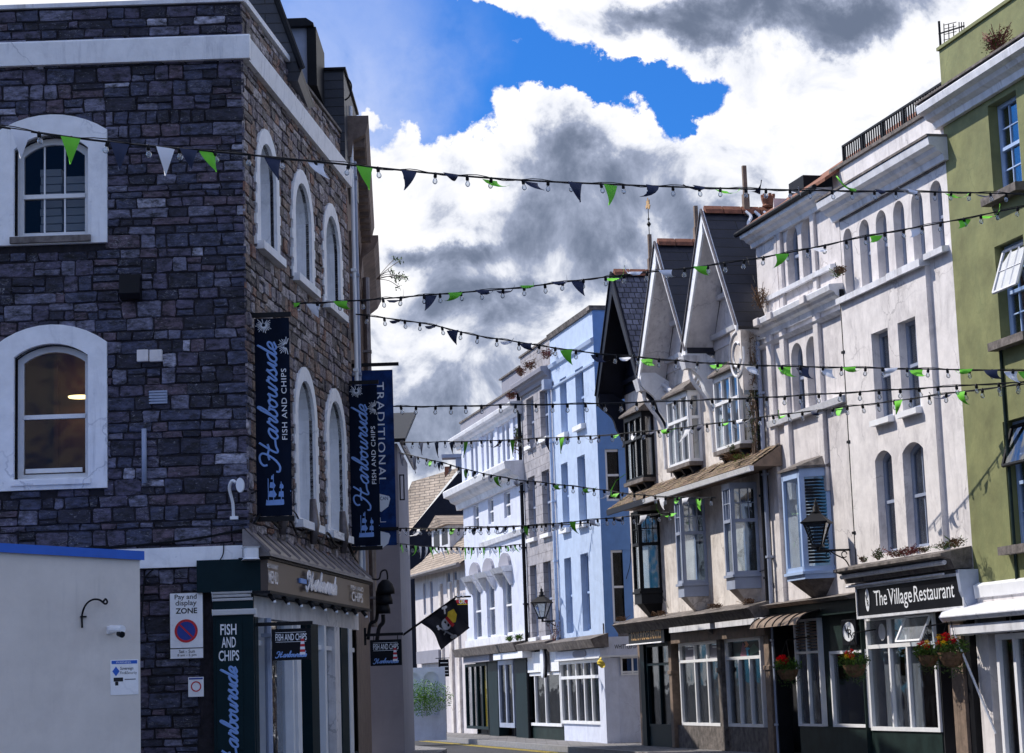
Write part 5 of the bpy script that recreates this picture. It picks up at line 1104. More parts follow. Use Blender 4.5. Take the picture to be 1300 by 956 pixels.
pipe('downpipe', tb, T, -.12, .1, zle, zft-1.3, .05, IRON)
# loose wires on the gabled front
g = MB(T)
for pts in (((829, 700), (835, 740), (848, 772)), ((862, 590), (868, 560), (860, 575), (852, 605)), ((940, 735), (958, 728), (975, 722)), ((795, 735), (800, 715), (801, 690))): g.tube(crom([(T.u(x, y, .03), .03, T.z(x, y, .03)) for x, y in pts]), .010, 4)
g.build('wall_wires', IRON, tb)

# ---- blue building, grey stone building, far white building share one line
U = Fr(*T.pt(T.u(764, 700)), -76.9)
uSU = U.u(704.5, 620); uWS = U.u(664.5, 600); uWE = U.u(588, 650)
bb = thing('blue_building', 'sky blue rendered building with side wall coloured darker for shade, facing the camera', 'building', U)
zbt = (U.z(750, 390)+U.z(703, 421))/2; zsb = (U.z(749, 431)+U.z(705, 462))/2
r3 = rects(U, [(711.5, 720, 479, 551), (731, 741.5, 466, 539)]); r2 = rects(U, [(713.5, 722, 587, 672), (734, 744, 578, 662)]); r1 = rects(U, [(717.8, 726.5, 708, 804), (738.4, 748.5, 702, 801)])
ql = thing
zul = (U.z(712, 818)+U.z(762, 806))/2
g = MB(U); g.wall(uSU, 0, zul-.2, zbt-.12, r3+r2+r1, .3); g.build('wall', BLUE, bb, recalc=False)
g = MB(U); g.bx(uSU+.02, -.02, -7, -.6, 0, zbt-.15); g.mi[3] = 1; g.mi[5] = 2; g.build('body', [BLUE_SHADE, DARKIN, BLUE_SHADE], bb)
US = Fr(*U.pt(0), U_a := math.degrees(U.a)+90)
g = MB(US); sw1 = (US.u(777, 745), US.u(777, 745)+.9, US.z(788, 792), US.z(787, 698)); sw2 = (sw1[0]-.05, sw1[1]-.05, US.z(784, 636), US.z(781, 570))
g.wall(.0, 7, zul-.2, zbt-.12, [sw1, sw2], .22, .0); g.build('side_wall', BLUE_SHADE, bb, recalc=False)
g = MB(US); g.bx(.1, 6.8, -.6, -.5, 0, zbt-1); g.build('side_body', DARKIN, bb)
for q in (sw1, sw2): window(bb, US, *q, inset=.1, fm=WHITE, nx=1, ny=1, fw=.07, gm=DULL)
for q in r3+r2: window(bb, U, *q, inset=.2, fm=BLUEWIN, nx=2, ny=1, fw=.05, sill=(.16, .14, .06), smat=WHITE)
for q in r1: window(bb, U, *q, inset=.2, fm=BLUEWIN, nx=2, ny=1, fw=.05)
g = MB(U); g.prof([(0, zbt-.14), (.06, zbt-.14), (.1, zbt), (-.3, zbt)], uSU-.0, .04); g.bx(-.3, .05, -7, .1, zbt-.12, zbt+.003); g.build('coping', LEDGE, bb)
g = MB(U); g.prof([(0, zsb-.14), (.07, zsb-.1), (.1, zsb), (0, zsb+.05)], uSU+.02, .03); g.build('string_course', BLUE, bb)
g = MB(U); g.prof([(0, zsb-.75), (.05, zsb-.73), (.06, zsb-.68), (0, zsb-.66)], uSU+.02, .0); g.build('string_course', BLUE, bb)
g = MB(U); g.bx(U.u(737, 398, -2), U.u(746, 396, -2), -2.4, -2.0, zbt, zbt+.45); g.build('chimney', TERRA, bb)
pipe('downpipe', bb, U, uSU+.05, .09, zul, zsb-.7, .05, BLUE)
g = MB(U); g.bx(uSU+.0, uSU+.3, .05, .3, zsb-.75, zsb-.45); g.build('hopper', GREYP, bb)
g = MB(U); g.prof([(-.02, zul-.28), (.4, zul-.28), (.5, zul-.05), (-.02, zul+.1)], uSU, .25); g.build('shop_cornice', LEDGE, bb)
zu0 = (U.z(712, 838, .2)+U.z(764, 832, .2))/2
g = MB(U); g.bx(uSU+.1, .12, -.1, .2, zu0, zul-.3); fs = g.build('fascia', WHITEB, bb)
g = MB(U); g.bx(uSU+.08, .14, -.08, .24, zu0-.05, zu0-.002); g.build('fascia_edge', WHITE, fs)
uo = U.u(736, 826, .2); zo_ = (zu0+zul-.3)/2; n = 20; g = MB(U); g.prism([(uo+.75*math.copysign(abs(math.cos(6.2832*i/n))**.6, math.cos(6.2832*i/n)), zo_+.1*math.copysign(abs(math.sin(6.2832*i/n))**.6, math.sin(6.2832*i/n))) for i in range(n)], .2, .225); g.build('name_plate', GREYW, fs)
us = [U.u(x, 850) for x in (722, 732.5, 742.5, 752)]; zt = (U.z(722, 861)+U.z(760, 858))/2
fr_bars('shop_window', U, bb, U.u(713, 850), U.u(763, 850), .5, zu0-.06, us, [zt], .09)
g = MB(U); g.bx(uSU+.05, .0, -.3, .0, 0, .5); g.build('stall_riser', WHITEB, bb)
g = MB(U); g.bx(U.u(763, 850), .05, -.3, .08, 0, zu0-.05); g.build('corner_pier', WHITEB, bb)
S1 = Fr(*xyd(768, 850, U.Y+.02)[:2], 2); 
z1, z0 = S1.z(790, 808), S1.z(790, 831.5)
g = MB(S1); xr = S1.u(811.5, 820); g.bx(0, xr, -.1, .12, z0, z1); fs = g.build('side_fascia', WHITEB, bb)
g = MB(S1); textbox(g, 'WHITTLEFISH', S1.u(780, 820, .12), S1.u(810, 820, .12), S1.z(795, 823.5), S1.z(795, 818), .125, .01); g.build('lettering', INK, fs)
g = MB(S1); g.bx(-.05, xr+.06, -.1, .18, z0-.05, z0-.002); g.bx(xr+.001, xr+.07, -.1, .16, z0, z1); g.build('fascia_edge', WHITE, fs)
g = MB(S1); g.bx(xr+.08, xr+.16, .0, .16, z0-.02, z1+.02); g.build('red_sign_end', REDP, fs)
g = MB(S1); g.bx(.0, xr, -.5, -.05, z1, z1+.38); g.build('side_cornice', LEDGE, bb)
fr_bars('side_window', S1, bb, S1.u(788, 845), xr-.02, S1.z(800, 857), z0-.05, [S1.u(803, 845)], [S1.z(800, 853)], .05, o0=-.06, o1=.0)
g = MB(S1); g.bx(.0, S1.u(777, 845), -.3, .03, 0, z0-.06); g.bx(S1.u(777, 845)+.002, xr, -.3, -.03, 0, S1.z(800, 857)); g.bx(S1.u(777, 845)+.002, S1.u(788, 845), -.3, -.06, S1.z(800, 857), z0-.06); g.build('side_panelling', WHITEB, bb)
# ---- grey stone building
gs = thing('grey_stone_building', 'narrow grey stone building with weeds on its cornice beside the blue one', 'building', U)
zst = (U.z(661, 454)+U.z(700, 427))/2; zsc = (U.z(666, 478, .3)+U.z(700, 456, .3))/2
q3 = rects(U, [(668.8, 678, 505, 560), (686, 696.5, 493, 561)]); q2 = rects(U, [(671, 680, 605, 682), (688.7, 698.5, 596, 678)]); q1 = rects(U, [(674, 682.5, 717, 809), (691, 700.8, 713, 806)])
u0_, u1_ = uWS+.02, uSU-.02
zsl = (U.z(672, 818)+U.z(700, 812))/2
g = MB(U); g.wall(u0_, u1_, zsl-.2, zsc-.2, q3+q2+q1, .28); g.build('wall', GREYST, gs, recalc=False)
body(gs, U, u0_, u1_, zsc, GREYST, 7, -.58)
for q in q3+q2+q1: window(gs, U, *q, inset=.2, fm=GREYP, nx=2, ny=1, fw=.05, sill=(.14, .12, .06), smat=BAND)
g = MB(U); g.bx(u0_, u1_, -.3, -.02, zsc, zst); g.build('parapet', GREYST, gs); g = MB(U); g.bx(u0_-.04, u1_+.02, -.32, .03, zst, zst+.06); g.build('coping', LEDGE, gs)
cornice('cornice', gs, U, u0_-.1, u1_, zsc, .4, .32, GREYW)
pipe('downpipe', gs, U, u0_-.02, .08, 0, zsc-.1, .06, BLACK)
g = MB(U); g.prof([(-.02, zsl-.25), (.4, zsl-.25), (.5, zsl-.05), (-.02, zsl+.08)], u0_, u1_+.01); g.build('shop_cornice', LEDGE, gs)
g = MB(U); z0 = U.z(688, 853, .1); g.bx(U.u(668.5, 838, .1), U.u(709, 838, .1), .02, .1, z0, zsl-.3); fs = g.build('blank_signboard', BAND, gs)
n = 20; uo, zo_ = U.u(687.5, 840, .3), (z0+zsl-.3)/2; g = MB(U); g.prism([(uo+.22*math.cos(6.2832*i/n), zo_+.5*math.sin(6.2832*i/n)) for i in range(n)], .25, .3); g.build('oval_sign', WINK, fs)
g = MB(U); g.prism([(uo+.06+.22*math.cos(6.2832*i/n), zo_+.5*math.sin(6.2832*i/n)) for i in range(n)], .18, .248); g.build('oval_backing', BLACK, fs)
fr_bars('shop_window', U, gs, U.u(670, 860), u1_-.05, .4, z0-.02, [U.u(680, 860), U.u(693, 860)], [], .09)
g = MB(U); g.bx(u0_, u1_, -.3, .0, 0, .4); g.build('stall_riser', BOTTLE, gs)
# ---- far white building
fw_ = thing('far_white_building', 'white building with deep cornices, tiny paired arches and hooded tall windows', 'building', U)
u0_, u1_ = uWE, uWS-.02
zw = (U.z(583, 534)+U.z(659, 495))/2; zc1 = (U.z(580, 548, .35)+U.z(659, 508, .35))/2; zc2 = (U.z(582, 615, .5)+U.z(660, 580, .5))/2
zfl = (U.z(590, 824)+U.z(664, 815))/2
pr = rects(U, [(598, 601, 559, 603), (603.5, 606.5, 557.5, 601), (617.5, 620.5, 550, 597), (622.8, 626.3, 548, 595), (637.8, 641.2, 538.5, 589), (643.2, 646.8, 536.5, 587)]); pr = [(*q, (q[1]-q[0])/2*.97) for q in pr]
lw = rects(U, [(601, 607.7, 641, 665.5), (619.7, 626.5, 633, 664.5), (640, 648, 624, 664)])
hz = rects(U, [(601, 611, 741, 811), (618, 628.5, 735, 809), (639, 650, 730, 806)]); hz = [(*q, .0) for q in hz]
g = MB(U); g.wall(u0_, u1_, zfl-.2, zc1-.2, pr+lw+hz, .2); g.build('wall', WHITEB, fw_, recalc=False)
body(fw_, U, u0_, u1_, zc1, WHITEB, 6, -.5)
for q in pr: window(fw_, U, *q, inset=.1, fm=GREYP, nx=1, ny=1, fw=.04, mid=False)
for q in lw: window(fw_, U, *q, inset=.12, fm=WHITE, nx=1, ny=1, fw=.06)
for q in hz:
    window(fw_, U, *q[:4], inset=.14, fm=WHITE, nx=1, ny=1, fw=.08, curtain=[(0, 1)], cm=BLUE)
    c = (q[0]+q[1])/2; w_ = (q[1]-q[0])/2
    g = MB(U); P = [(c-w_*1.25, q[3]+.25)]+[(c-w_*1.25*math.cos(k*3.1416/8), q[3]+.25+.5*math.sin(k*3.1416/8)) for k in range(1, 8)]+[(c+w_*1.25, q[3]+.25)]
    g.prism(P, .0, .1); g.build('hood_arch', GREYW, fw_)
    g = MB(U); g.prof([(0, q[3]+.08), (.3, q[3]+.08), (.4, q[3]+.25), (0, q[3]+.3)], c-w_*1.35, c+w_*1.35)
    for s in (-1, 1): g.prof([(0, q[3]-.35), (.06, q[3]-.35), (.3, q[3]+.07), (0, q[3]+.07)], c+s*w_*1.15-.1, c+s*w_*1.15+.1)
    g.build('hood_shelf', TRIM, fw_)
for u_ in [U.u(x, 570) for x in (590, 612, 632.5, 653)]: g = MB(U); g.bx(u_-.2, u_+.2, .0, .07, zc2+.2, zc1-.35); g.build('pilaster', WHITEB, fw_)
cornice('top_cornice', fw_, U, u0_-.5, u1_+.1, zc1, .4, .4, TRIM); cornice('main_cornice', fw_, U, u0_-.5, u1_+.1, zc2, .7, .65, TRIM)
g = MB(U); g.bx(u0_-.1, u1_, -.25, -.02, zc1, zw); g.bx(u0_-.1, u0_+.15, -6, -.25, zc1, zw-.002); g.build('parapet', GREYW, fw_)
g = MB(U); g.bx(u0_-.14, u1_, -.28, .03, zw, zw+.06); g.build('coping', LEDGE, fw_)
zz_ = (U.z(608, 692)+U.z(662, 677))/2; g = MB(U); g.prof([(0, zz_-.1), (.1, zz_-.1), (.14, zz_+.06), (0, zz_+.1)], u0_+3.2, u1_); g.build('string_course', TRIM, fw_)
g = MB(U); g.bx(U.u(637, 490, -1.5), U.u(661, 480, -1.5), -3.0, -1.5, zc1, U.z(648, 475, -1.5)); ch = g.build('chimney', GREYW, fw_); g = MB(U); g.bx(U.u(636, 490, -1.5), U.u(662, 480, -1.5), -3.05, -1.42, U.z(648, 475, -1.5), U.z(648, 473, -1.5)); g.build('chimney_cap', LEDGE, ch)
g = MB(U); g.bx(u0_+.02, u1_, 0, .08, zfl+.0, hz[0][2]-.02); g.build('base_band', TRIM, fw_)
g = MB(U); g.prof([(-.02, zfl-.3), (.45, zfl-.3), (.55, zfl-.03), (-.02, zfl+.05)], u0_-.1, u1_); g.build('shop_cornice', LEDGE, fw_)
g = MB(U); g.bx(U.u(588, 835, .3), U.u(621, 835, .3), .0, .3, U.z(604, 841, .3), U.z(604, 830, .3)); fs = g.build('fascia', GREYW, fw_)
g = MB(U); g.bx(U.u(626, 832, .4), U.u(663, 831, .4), .0, .4, U.z(645, 836.5, .4), zfl-.32); g.build('awning_box', BAND, fw_)
g = MB(U); g.bx(u0_, u1_, -.5, -.4, 0, zfl-.3); g.build('shop_interior', DARKIN, fw_)
zb_ = U.z(610, 842)
fr_bars('shop_window', U, fw_, U.u(592, 855), U.u(620, 855), .2, zb_, [U.u(600, 855), U.u(606, 855), U.u(613, 855)], [], .1, mat=TEAL)
g = MB(U); a = U.u(607.5, 855); g.bx(a, a+.9, -.2, -.18, .2, zb_); g.build('yellow_panel', YEL, fw_)
fr_bars('shop_window', U, fw_, U.u(634, 855), U.u(653, 855), .3, U.z(645, 838), [U.u(643, 855)], [], .15, mat=GREYP)
g = MB(U); g.bx(U.u(621, 855), U.u(633, 855), -.3, .05, 0, zfl-.3); g.build('pier', TEAL, fw_); g = MB(U); g.bx(U.u(655, 855), u1_, -.3, .05, 0, zfl-.3); g.build('pier', TEAL, fw_)
# ---- slate roofed houses at the bend
X = Fr(*U.pt(uWE-.05, -.3), -74.5)
hs = thing('slate_roofed_house', 'old pale rendered house with swept brown slate roof and dormer by the bend', 'building', X)
xl = X.u(528, 790); zev = (X.z(520, 737, .3)+X.z(570, 716, .3))/2; zbt = X.z(545, 842)
hw = rects(X, [(537.5, 540.5, 740, 782), (546, 549.5, 738, 777)]); hw2 = rects(X, [(567, 571.5, 727, 760), (575.5, 580, 725, 755)]); 
g = MB(X); g.wall(xl, 0, 0, zev+.1, hw+hw2, .15); g.build('wall', HOUSEW, hs, recalc=False)
body(hs, X, xl, 0, zev, HOUSEW, 7, -.4)
for q in hw+hw2: window(hs, X, *q, inset=.1, fm=GREYP, nx=1, ny=1, fw=.06)
zr1 = X.z(556, 684, -2.2); 
g = MB(X); nn = 16
for j in range(nn):
    a, b = xl-1.2+(1.2-xl)*j/nn, xl-1.2+(1.2-xl)*(j+1)/nn
    sw = lambda u: .0
    g.add([(a, .5, zev-.02), (b, .5, zev-.02), (b, -.6, zev+.75), (a, -.6, zev+.75), (b, -2.4, zr1+.6), (a, -2.4, zr1+.6)], [(0, 1, 2, 3), (3, 2, 4, 5)])
g.build('lower_roof', BROWNR, hs, recalc=False)
g = MB(X); g.tube([(xl-1.2, .52, zev-.05), (-.1, .52, zev-.05)], .09, 8); g.build('gutter', LEAD, hs)
dz0, dz1 = X.z(560, 693, -.8), X.z(560, 668, -.8); du0, du1 = X.u(548, 680, -.8), X.u(571, 680, -.8)
g = MB(X); g.bx(du0, du1, -2.5, -.8, dz0-.3, dz1); dm = g.build('dormer', TRIM, hs)
g = MB(X); g.prism([(du0-.2, dz1-.05), (du1+.2, dz1-.05), ((du0+du1)/2, dz1+.45)], -1.9, -.6); g.build('dormer_roof', BROWNR, dm)
g = MB(X); 
for k in (0, 1): a = du0+(du1-du0)*(.12+.45*k); g.bx(a, a+(du1-du0)*.32, -.82, -.79, dz0, dz1-.15)
g.build('dormer_glass', INK, dm)
z_ = X.z(543, 842, .15); g = MB(X); g.bx(X.u(529, 850, .2), X.u(557, 848, .2), .0, .2, z_-.0, X.z(543, 826, .2)); hf = g.build('fascia', GREYW, hs)
g = MB(X); g.bx(X.u(533, 855, .05), X.u(556, 855, .05), .0, .06, .1, z_-.3); g.build('shop_window', INK, hs)
for x in (562, 574, 583): g = MB(X); u_ = X.u(x, 840); g.bx(u_, u_+.35, 0, .1, 0, zev-.5); g.build('pilaster', CREAMT, hs)
bh = thing('tall_slate_house', 'tall house with long brown slate roof slope and dark gable wall, furthest back', 'building', Fr(*xyd(545, 640, 92)[:2], 0))
Q = Fr(*xyd(545, 640, 92)[:2], 0)
q = lambda x, y, o=0: (Q.u(x, y, o), o, Q.z(x, y, o))
g = MB(Q); A_, B_, C_, D_ = q(584, 593), q(522, 613, -3), q(498, 690, 1.5), q(513, 700, .0)
def bil(a, b, c, d, s, t): return Vector(a).lerp(b, s).lerp(Vector(d).lerp(c, s), t)
nn = 10
E_ = q(512, 700, 0.0)
V_ = [q(584, 593), q(523, 611.5, -2), q(488, 694, -2), q(503, 696, 0)]
g.add([tuple(bil(V_[0], V_[1], V_[2], V_[3], i/nn, j/nn)+Vector((0, 0, -.35*math.sin(3.14*i/nn)*0))) for j in range(nn+1) for i in range(nn+1)], [(j*(nn+1)+i, j*(nn+1)+i+1, (j+1)*(nn+1)+i+1, (j+1)*(nn+1)+i) for j in range(nn) for i in range(nn)])
g.build('slate_roof', BROWNR, bh, recalc=False)
g = MB(Q); g.prism([(q(587, 590)[0], 0), (q(587, 590)[0], q(584, 594)[2]), (q(503, 694)[0], q(503, 694)[2]), (q(502, 694)[0], 0)], -1.0, -.06); g.build('gable_wall', DKBLUE, bh)
g = MB(Q); a, b = q(564, 596)[0], q(572, 596)[0]; g.bx(a, b, -1.2, -.4, q(568, 605)[2], q(568, 591)[2]); g.build('chimney', TERRA, bh)
g = MB(Q); g.bx(q(560, 580)[0], q(589, 580)[0], -1.4, -.5, q(570, 581, -.5)[2], q(570, 576.5, -.5)[2]); g.bx(q(578, 590)[0], q(588, 590)[0], -1.4, -.6, q(570, 596, -.5)[2], q(570, 581, -.5)[2]-.001); g.build('roof_vent', GREYP, bh)
Y_ = Fr(*xyd(509, 800, 96)[:2], 0)
ph = thing('far_pale_house', 'pale blue white house glimpsed at the end of the street', 'building', Y_)
yw = [(Y_.u(521, 770), Y_.u(527, 770), Y_.z(524, 771), Y_.z(524, 742)), (Y_.u(522, 820), Y_.u(528, 820), Y_.z(524, 842), Y_.z(524, 803))]
g = MB(Y_); g.wall(-2, 2.4, 0, Y_.z(518, 738), yw, .12); g.build('wall', WHITEB, ph, recalc=False)
body(ph, Y_, -2, 2.4, Y_.z(518, 738)-.02, WHITEB, 5, -.4)
for q_ in yw: window(ph, Y_, *q_, inset=.08, fm=WHITE, nx=1, ny=1, fw=.08)
g = MB(Y_); z_ = Y_.z(518, 790); g.bx(-2, 2.4, 0, .12, z_-.15, z_); g.build('string_course', TRIM, ph)
g = MB(Y_); z_ = Y_.z(518, 738); g.prof([(.3, z_), (.3, z_+.1), (-4, z_+2.2), (-4, z_)], -2, 2.4); g.build('roof', BROWNR, ph)
# ================================================================ ground
def sheet(name, pts, z, mat):
    g = MB(WORLD); g.add([(x, -y, z) for x, y in pts], [tuple(range(len(pts)))]); o = g.build(name, mat, None); o['kind'] = 'structure'; return o
sheet('ground', [(-900, -300), (900, -300), (900, 1500), (-900, 1500)], -.15, ASPH)
sheet('road', [(-7, -20), (8, -20), (8, 20), (6, 34), (3, 48), (-.5, 62), (-2.2, 72), (-5, 84), (-9, 95), (-13, 92), (-8, 70), (-2, 50), (-2.2, 38), (-3, 27), (-7, 22)], -.146, ASPH)
def strip(name, line, w, z0, z1, mat):
    g = MB(WORLD); n = len(line)
    for i in range(n-1):
        (x0, y0), (x1, y1) = line[i], line[i+1]; d = Vector((x1-x0, y1-y0)).normalized(); nx, ny = -d.y*w, d.x*w
        P = [(x0, -y0), (x1, -y1), (x1+nx, -(y1+ny)), (x0+nx, -(y0+ny))]; g.plan(P, z0, z1)
    o = g.build(name, mat, None); o['kind'] = 'structure'; return o
rp = lambda f, u, o: f.pt(u, o)
lineR = [rp(G, 6, .1), rp(R, -.0, .1), rp(T, 0, .1), rp(T, TL, .1), rp(U, -1, .1), rp(U, uWE, .1), rp(X, xl-4, .1)]
lineR = [rp(G, 6, 1.5), rp(R, 0, 1.5), rp(T, -8, 1.5), rp(U, -6, 1.5), rp(U, uWE, 1.5), rp(X, xl-6, 1.5)]
strip('pavement', lineR, -2.6, -.14, 0, PAVE) if False else None
g = MB(WORLD)
inner = [(p[0]+2.6, p[1]+.6) for p in lineR]
for i in range(len(lineR)-1): g.add([(lineR[i][0], -lineR[i][1], 0), (lineR[i+1][0], -lineR[i+1][1], 0), (inner[i+1][0], -inner[i+1][1], 0), (inner[i][0], -inner[i][1], 0)], [(0, 1, 2, 3)])
o = g.build('pavement', PAVE, None); o['kind'] = 'structure'
g = MB(WORLD)
for i in range(len(lineR)-1):
    a, b = lineR[i], lineR[i+1]; g.plan([(a[0], -a[1]), (b[0], -b[1]), (b[0]-.14, -b[1]+.03), (a[0]-.14, -a[1]+.03)], -.15, .004)
o = g.build('kerb', KERB, None); o['kind'] = 'structure'
g = MB(WORLD)
for i in range(len(lineR)-1):
    a, b = lineR[i], lineR[i+1]
    for k in (.35, .55): g.add([(a[0]-k, -a[1], -.142), (b[0]-k, -b[1], -.142), (b[0]-k-.09, -b[1], -.142), (a[0]-k-.09, -a[1], -.142)], [(0, 1, 2, 3)])
o = g.build('road_markings', LINE, None); o['kind'] = 'structure'
g = MB(WORLD); P = [(XC-8, 27.2), (XC+.9, 27.6), (B.pt(LB, 1.0)), (C2.pt(7.6, 1.0)), (-2.2, 60), (-6, 75), (-12, 75), (-12, 27.2)]; g.plan([(x, -y) for x, y in P], -.15, .0); o = g.build('pavement', PAVE, None); o['kind'] = 'structure'
# ================================================================ festoon strings
rs = random.Random(11)
def festoon(label, px, dL, dR, nb, flags=(), r=.012, bs=1.0, fs=1.0, extra=True):
    """px: picture points used to set the sag of a cable hung between two anchors at depths dL and dR"""
    a = xyd(px[0][0], px[0][1], dL); b = xyd(px[-1][0], px[-1][1], dR)
    fr = Fr(a[0], a[1], math.degrees(math.atan2(b[1]-a[1], b[0]-a[0])))
    P = [(*fr.uz(x, y),) for x, y in px]
    th = thing('festoon_string', label, 'string lights', fr, 0, 0, a[2], 'festoon lights and bunting strung across the street')
    C = crom([(u, 0, z) for u, z in P], 8)
    g = MB(fr); g.tube(C, r, 5); g.build('cable', BLACK, th)
    if extra: g = MB(fr); g.tube([(p.x, .02+.012*math.sin(i*1.3), p.z+.022*math.sin(i*.9)) for i, p in enumerate(C)], r*.45, 4); g.build('bunting_line', BLACK, th)
    L = C[-1].x
    def zat(u):
        for p, q in zip(C, C[1:]):
            if p.x <= u <= q.x: return p.z+(q.z-p.z)*(u-p.x)/max(1e-6, q.x-p.x)
        return C[-1].z
    hm = gm = None
    for i in range(nb):
        u = L*(i+.5)/nb+rs.uniform(-.04, .04); z = zat(u)
        if hm is None:
            g = MB(Fr(0, 0, 0)); s = bs; g.lathe(0, 0, [(.012*s, .015*s), (.022*s, 0), (.024*s, -.05*s), (.018*s, -.055*s)], 8); h = g.build('lamp_holder', IRON, None, smooth=True); hm = h.data
            g = MB(Fr(0, 0, 0)); g.lathe(0, 0, [(.014*s, -.055*s), (.022*s, -.07*s), (.033*s, -.095*s), (.032*s, -.115*s), (.018*s, -.135*s), (.003*s, -.14*s)], 8); k = g.build('glass_bulb', BULB, None, smooth=True); gm = k.data
        else:
            h = bpy.data.objects.new('lamp_holder', hm); COL.objects.link(h); k = bpy.data.objects.new('glass_bulb', gm); COL.objects.link(k)
        h.parent = th; k.parent = h; h.location = (u, 0, z-a[2]); h.rotation_euler = (rs.uniform(-.25, .25), rs.uniform(-.2, .2), 0)
    for (x, col, ln, blow) in flags:
        u = fr.u(x, px[0][1]); u = min(max(u, .1), L-.1); z = zat(u)-.01; w = .22*fs; h = ln*fs*1.08
        g = MB(fr); n = 5; vs = []; lift = blow; side = rs.choice((-1, 1))
        for j in range(n+1):
            t = j/n; ww = w*(1-t)*.5+.002; c = .10*math.sin(t*2.2+side)*abs(lift)
            ang = lift*t*1.25
            du = h*math.sin(ang)*t*.9; dz = -h*t*math.cos(ang)
            for s in (-1, 0, 1): vs.append((u+s*ww*math.cos(t*lift)+du, .03+c+.03*(s == 0)*math.sin(t*4), z+dz+s*ww*math.sin(lift*.3*t)))
        g.add(vs, [(j*3+i, j*3+i+1, j*3+i+4, j*3+i+3) for j in range(n) for i in range(2)])
        g.build('pennant', {'g': FLG, 'n': FLN, 'w': FLW}[col], th, smooth=True, recalc=False)
    return th
def fl(xs, cols, ln=.27, blow=.8):
    return [(x, cols[i % len(cols)], ln*rs.uniform(.8, 1.1), (blow*rs.uniform(-1, 1) if i else .1)) for i, x in enumerate(xs)]
S1f = [(25, 'w', .27, 0), (88, 'g', .26, 0), (150, 'n', .27, 0), (208, 'w', .28, 0), (236, 'n', .2, .2), (263, 'g', .22, .3), (344, 'n', .24, .2), (400, 'w', .22, .5), (460, 'g', .25, .15), (514, 'n', .22, -.2), (563, 'n', .13, .9), (622, 'g', .2, 1.0), (672, 'n', .16, .7), (722, 'n', .24, .4), (770, 'g', .26, -.2), (818, 'n', .22, -.7), (872, 'n', .15, -1.4), (915, 'g', .15, 1.2), (958, 'n', .15, -1.7), (1008, 'w', .16, -1.3), (1058, 'g', .2, -2.4), (1100, 'n', .15, 1.4), (1140, 'w', .2, -1.6), (1203, 'g', .18, 1.2), (1243, 'n', .15, 1.5)]
festoon('highest festoon string crossing from the upper stone windows to the green building', [(-130, 138), (0, 161), (137, 180), (310, 196), (470, 212), (560, 221), (650, 228), (750, 233), (850, 237), (950, 240), (1050, 242), (1200, 244), (1300, 246), (1400, 247)], 20, 32, 46, S1f, bs=.9)
# the leftmost pennants hang from their own pale line
S2f = [(368, 'g', .2, -1.2), (398, 'w', .24, .3), (432, 'g', .22, .9), (500, 'n', .2, 1.8), (546, 'n', .25, -.3), (578, 'g', .2, -.8), (612, 'n', .2, 1.4), (640, 'n', .18, 1.5), (668, 'g', .15, 1.7), (708, 'n', .2, 1.8), (735, 'n', .25, .3), (779, 'g', .2, 1.7), (806, 'w', .25, -2.2), (845, 'w', .2, .9), (890, 'g', .2, .7), (995, 'g', .25, -.5), (1045, 'w', .2, 1.2), (1118, 'g', .2, -.7), (1170, 'w', .22, -.6), (1232, 'g', .22, -.6), (1262, 'g', .2, 1.8)]
festoon('second festoon string rising rightwards past the two nearest slate gables', [(364, 386), (430, 383), (490, 379), (550, 374), (650, 366), (750, 354), (800, 348), (900, 337), (1000, 321), (1100, 300), (1200, 282), (1330, 256)], 32.3, 33.5, 38, S2f, bs=1.05)
S3f = [(500, 'n', .18, 1.2), (545, 'n', .18, 1.2), (575, 'n', .25, .2), (640, 'w', .2, 1.3), (668, 'n', .2, .8), (718, 'g', .27, .3), (755, 'n', .3, .9), (790, 'w', .2, 1.3), (818, 'g', .26, .9), (905, 'g', .22, 1.3), (950, 'w', .22, .6), (992, 'g', .28, .7), (1015, 'n', .28, .6), (1045, 'w', .26, .6), (1075, 'g', .2, 1.2), (1128, 'w', .2, -1.2), (1158, 'g', .24, .9), (1222, 'g', .2, -1.4), (1253, 'n', .28, .9), (1278, 'w', .24, .5), (1296, 'g', .24, .4)]
festoon('third festoon string crossing low over the three gables at roof foot height', [(452, 399), (540, 411), (600, 425), (650, 433), (700, 441), (760, 449), (850, 457), (900, 461), (1000, 465), (1100, 467), (1200, 469), (1330, 471)], 37.0, 34, 34, S3f, bs=1.05)
festoon('plain festoon string without flags, level with the gabled upper windows', [(499, 516), (560, 516), (650, 514), (755, 512.5), (860, 509), (940, 506), (1000, 503), (1100, 497), (1200, 491), (1330, 483)], 38.4, 34, 36, (), bs=1.1)
S5f = [(536, 'n', .3, .1), (556, 'n', .36, .1), (575, 'n', .28, .1), (592, 'g', .36, -.2), (633, 'n', .3, -1.0), (652, 'g', .36, 0), (676, 'w', .4, .2), (697, 'n', .3, .2), (716, 'g', .34, -.3), (755, 'n', .2, -1.4), (780, 'g', .22, 1.1), (803, 'w', .26, .8), (825, 'n', .2, 1.2), (851, 'g', .24, 1.3), (873, 'w', .36, -.6), (897, 'n', .25, -1.2), (918, 'g', .24, 1.4), (948, 'w', .25, 1.4), (990, 'g', .24, 1.5), (1043, 'n', .25, 1.2), (1066, 'g', .26, .8), (1148, 'g', .26, -.5), (1202, 'n', .2, -1.5), (1228, 'g', .28, .5)]
festoon('festoon string with long pennants from the grey building eaves across the blue front', [(508, 562), (560, 561), (610, 560), (700, 556), (760, 553), (850, 545), (950, 532), (1060, 518), (1130, 510), (1200, 500), (1330, 484)], 54, 34, 52, S5f, bs=1.15)
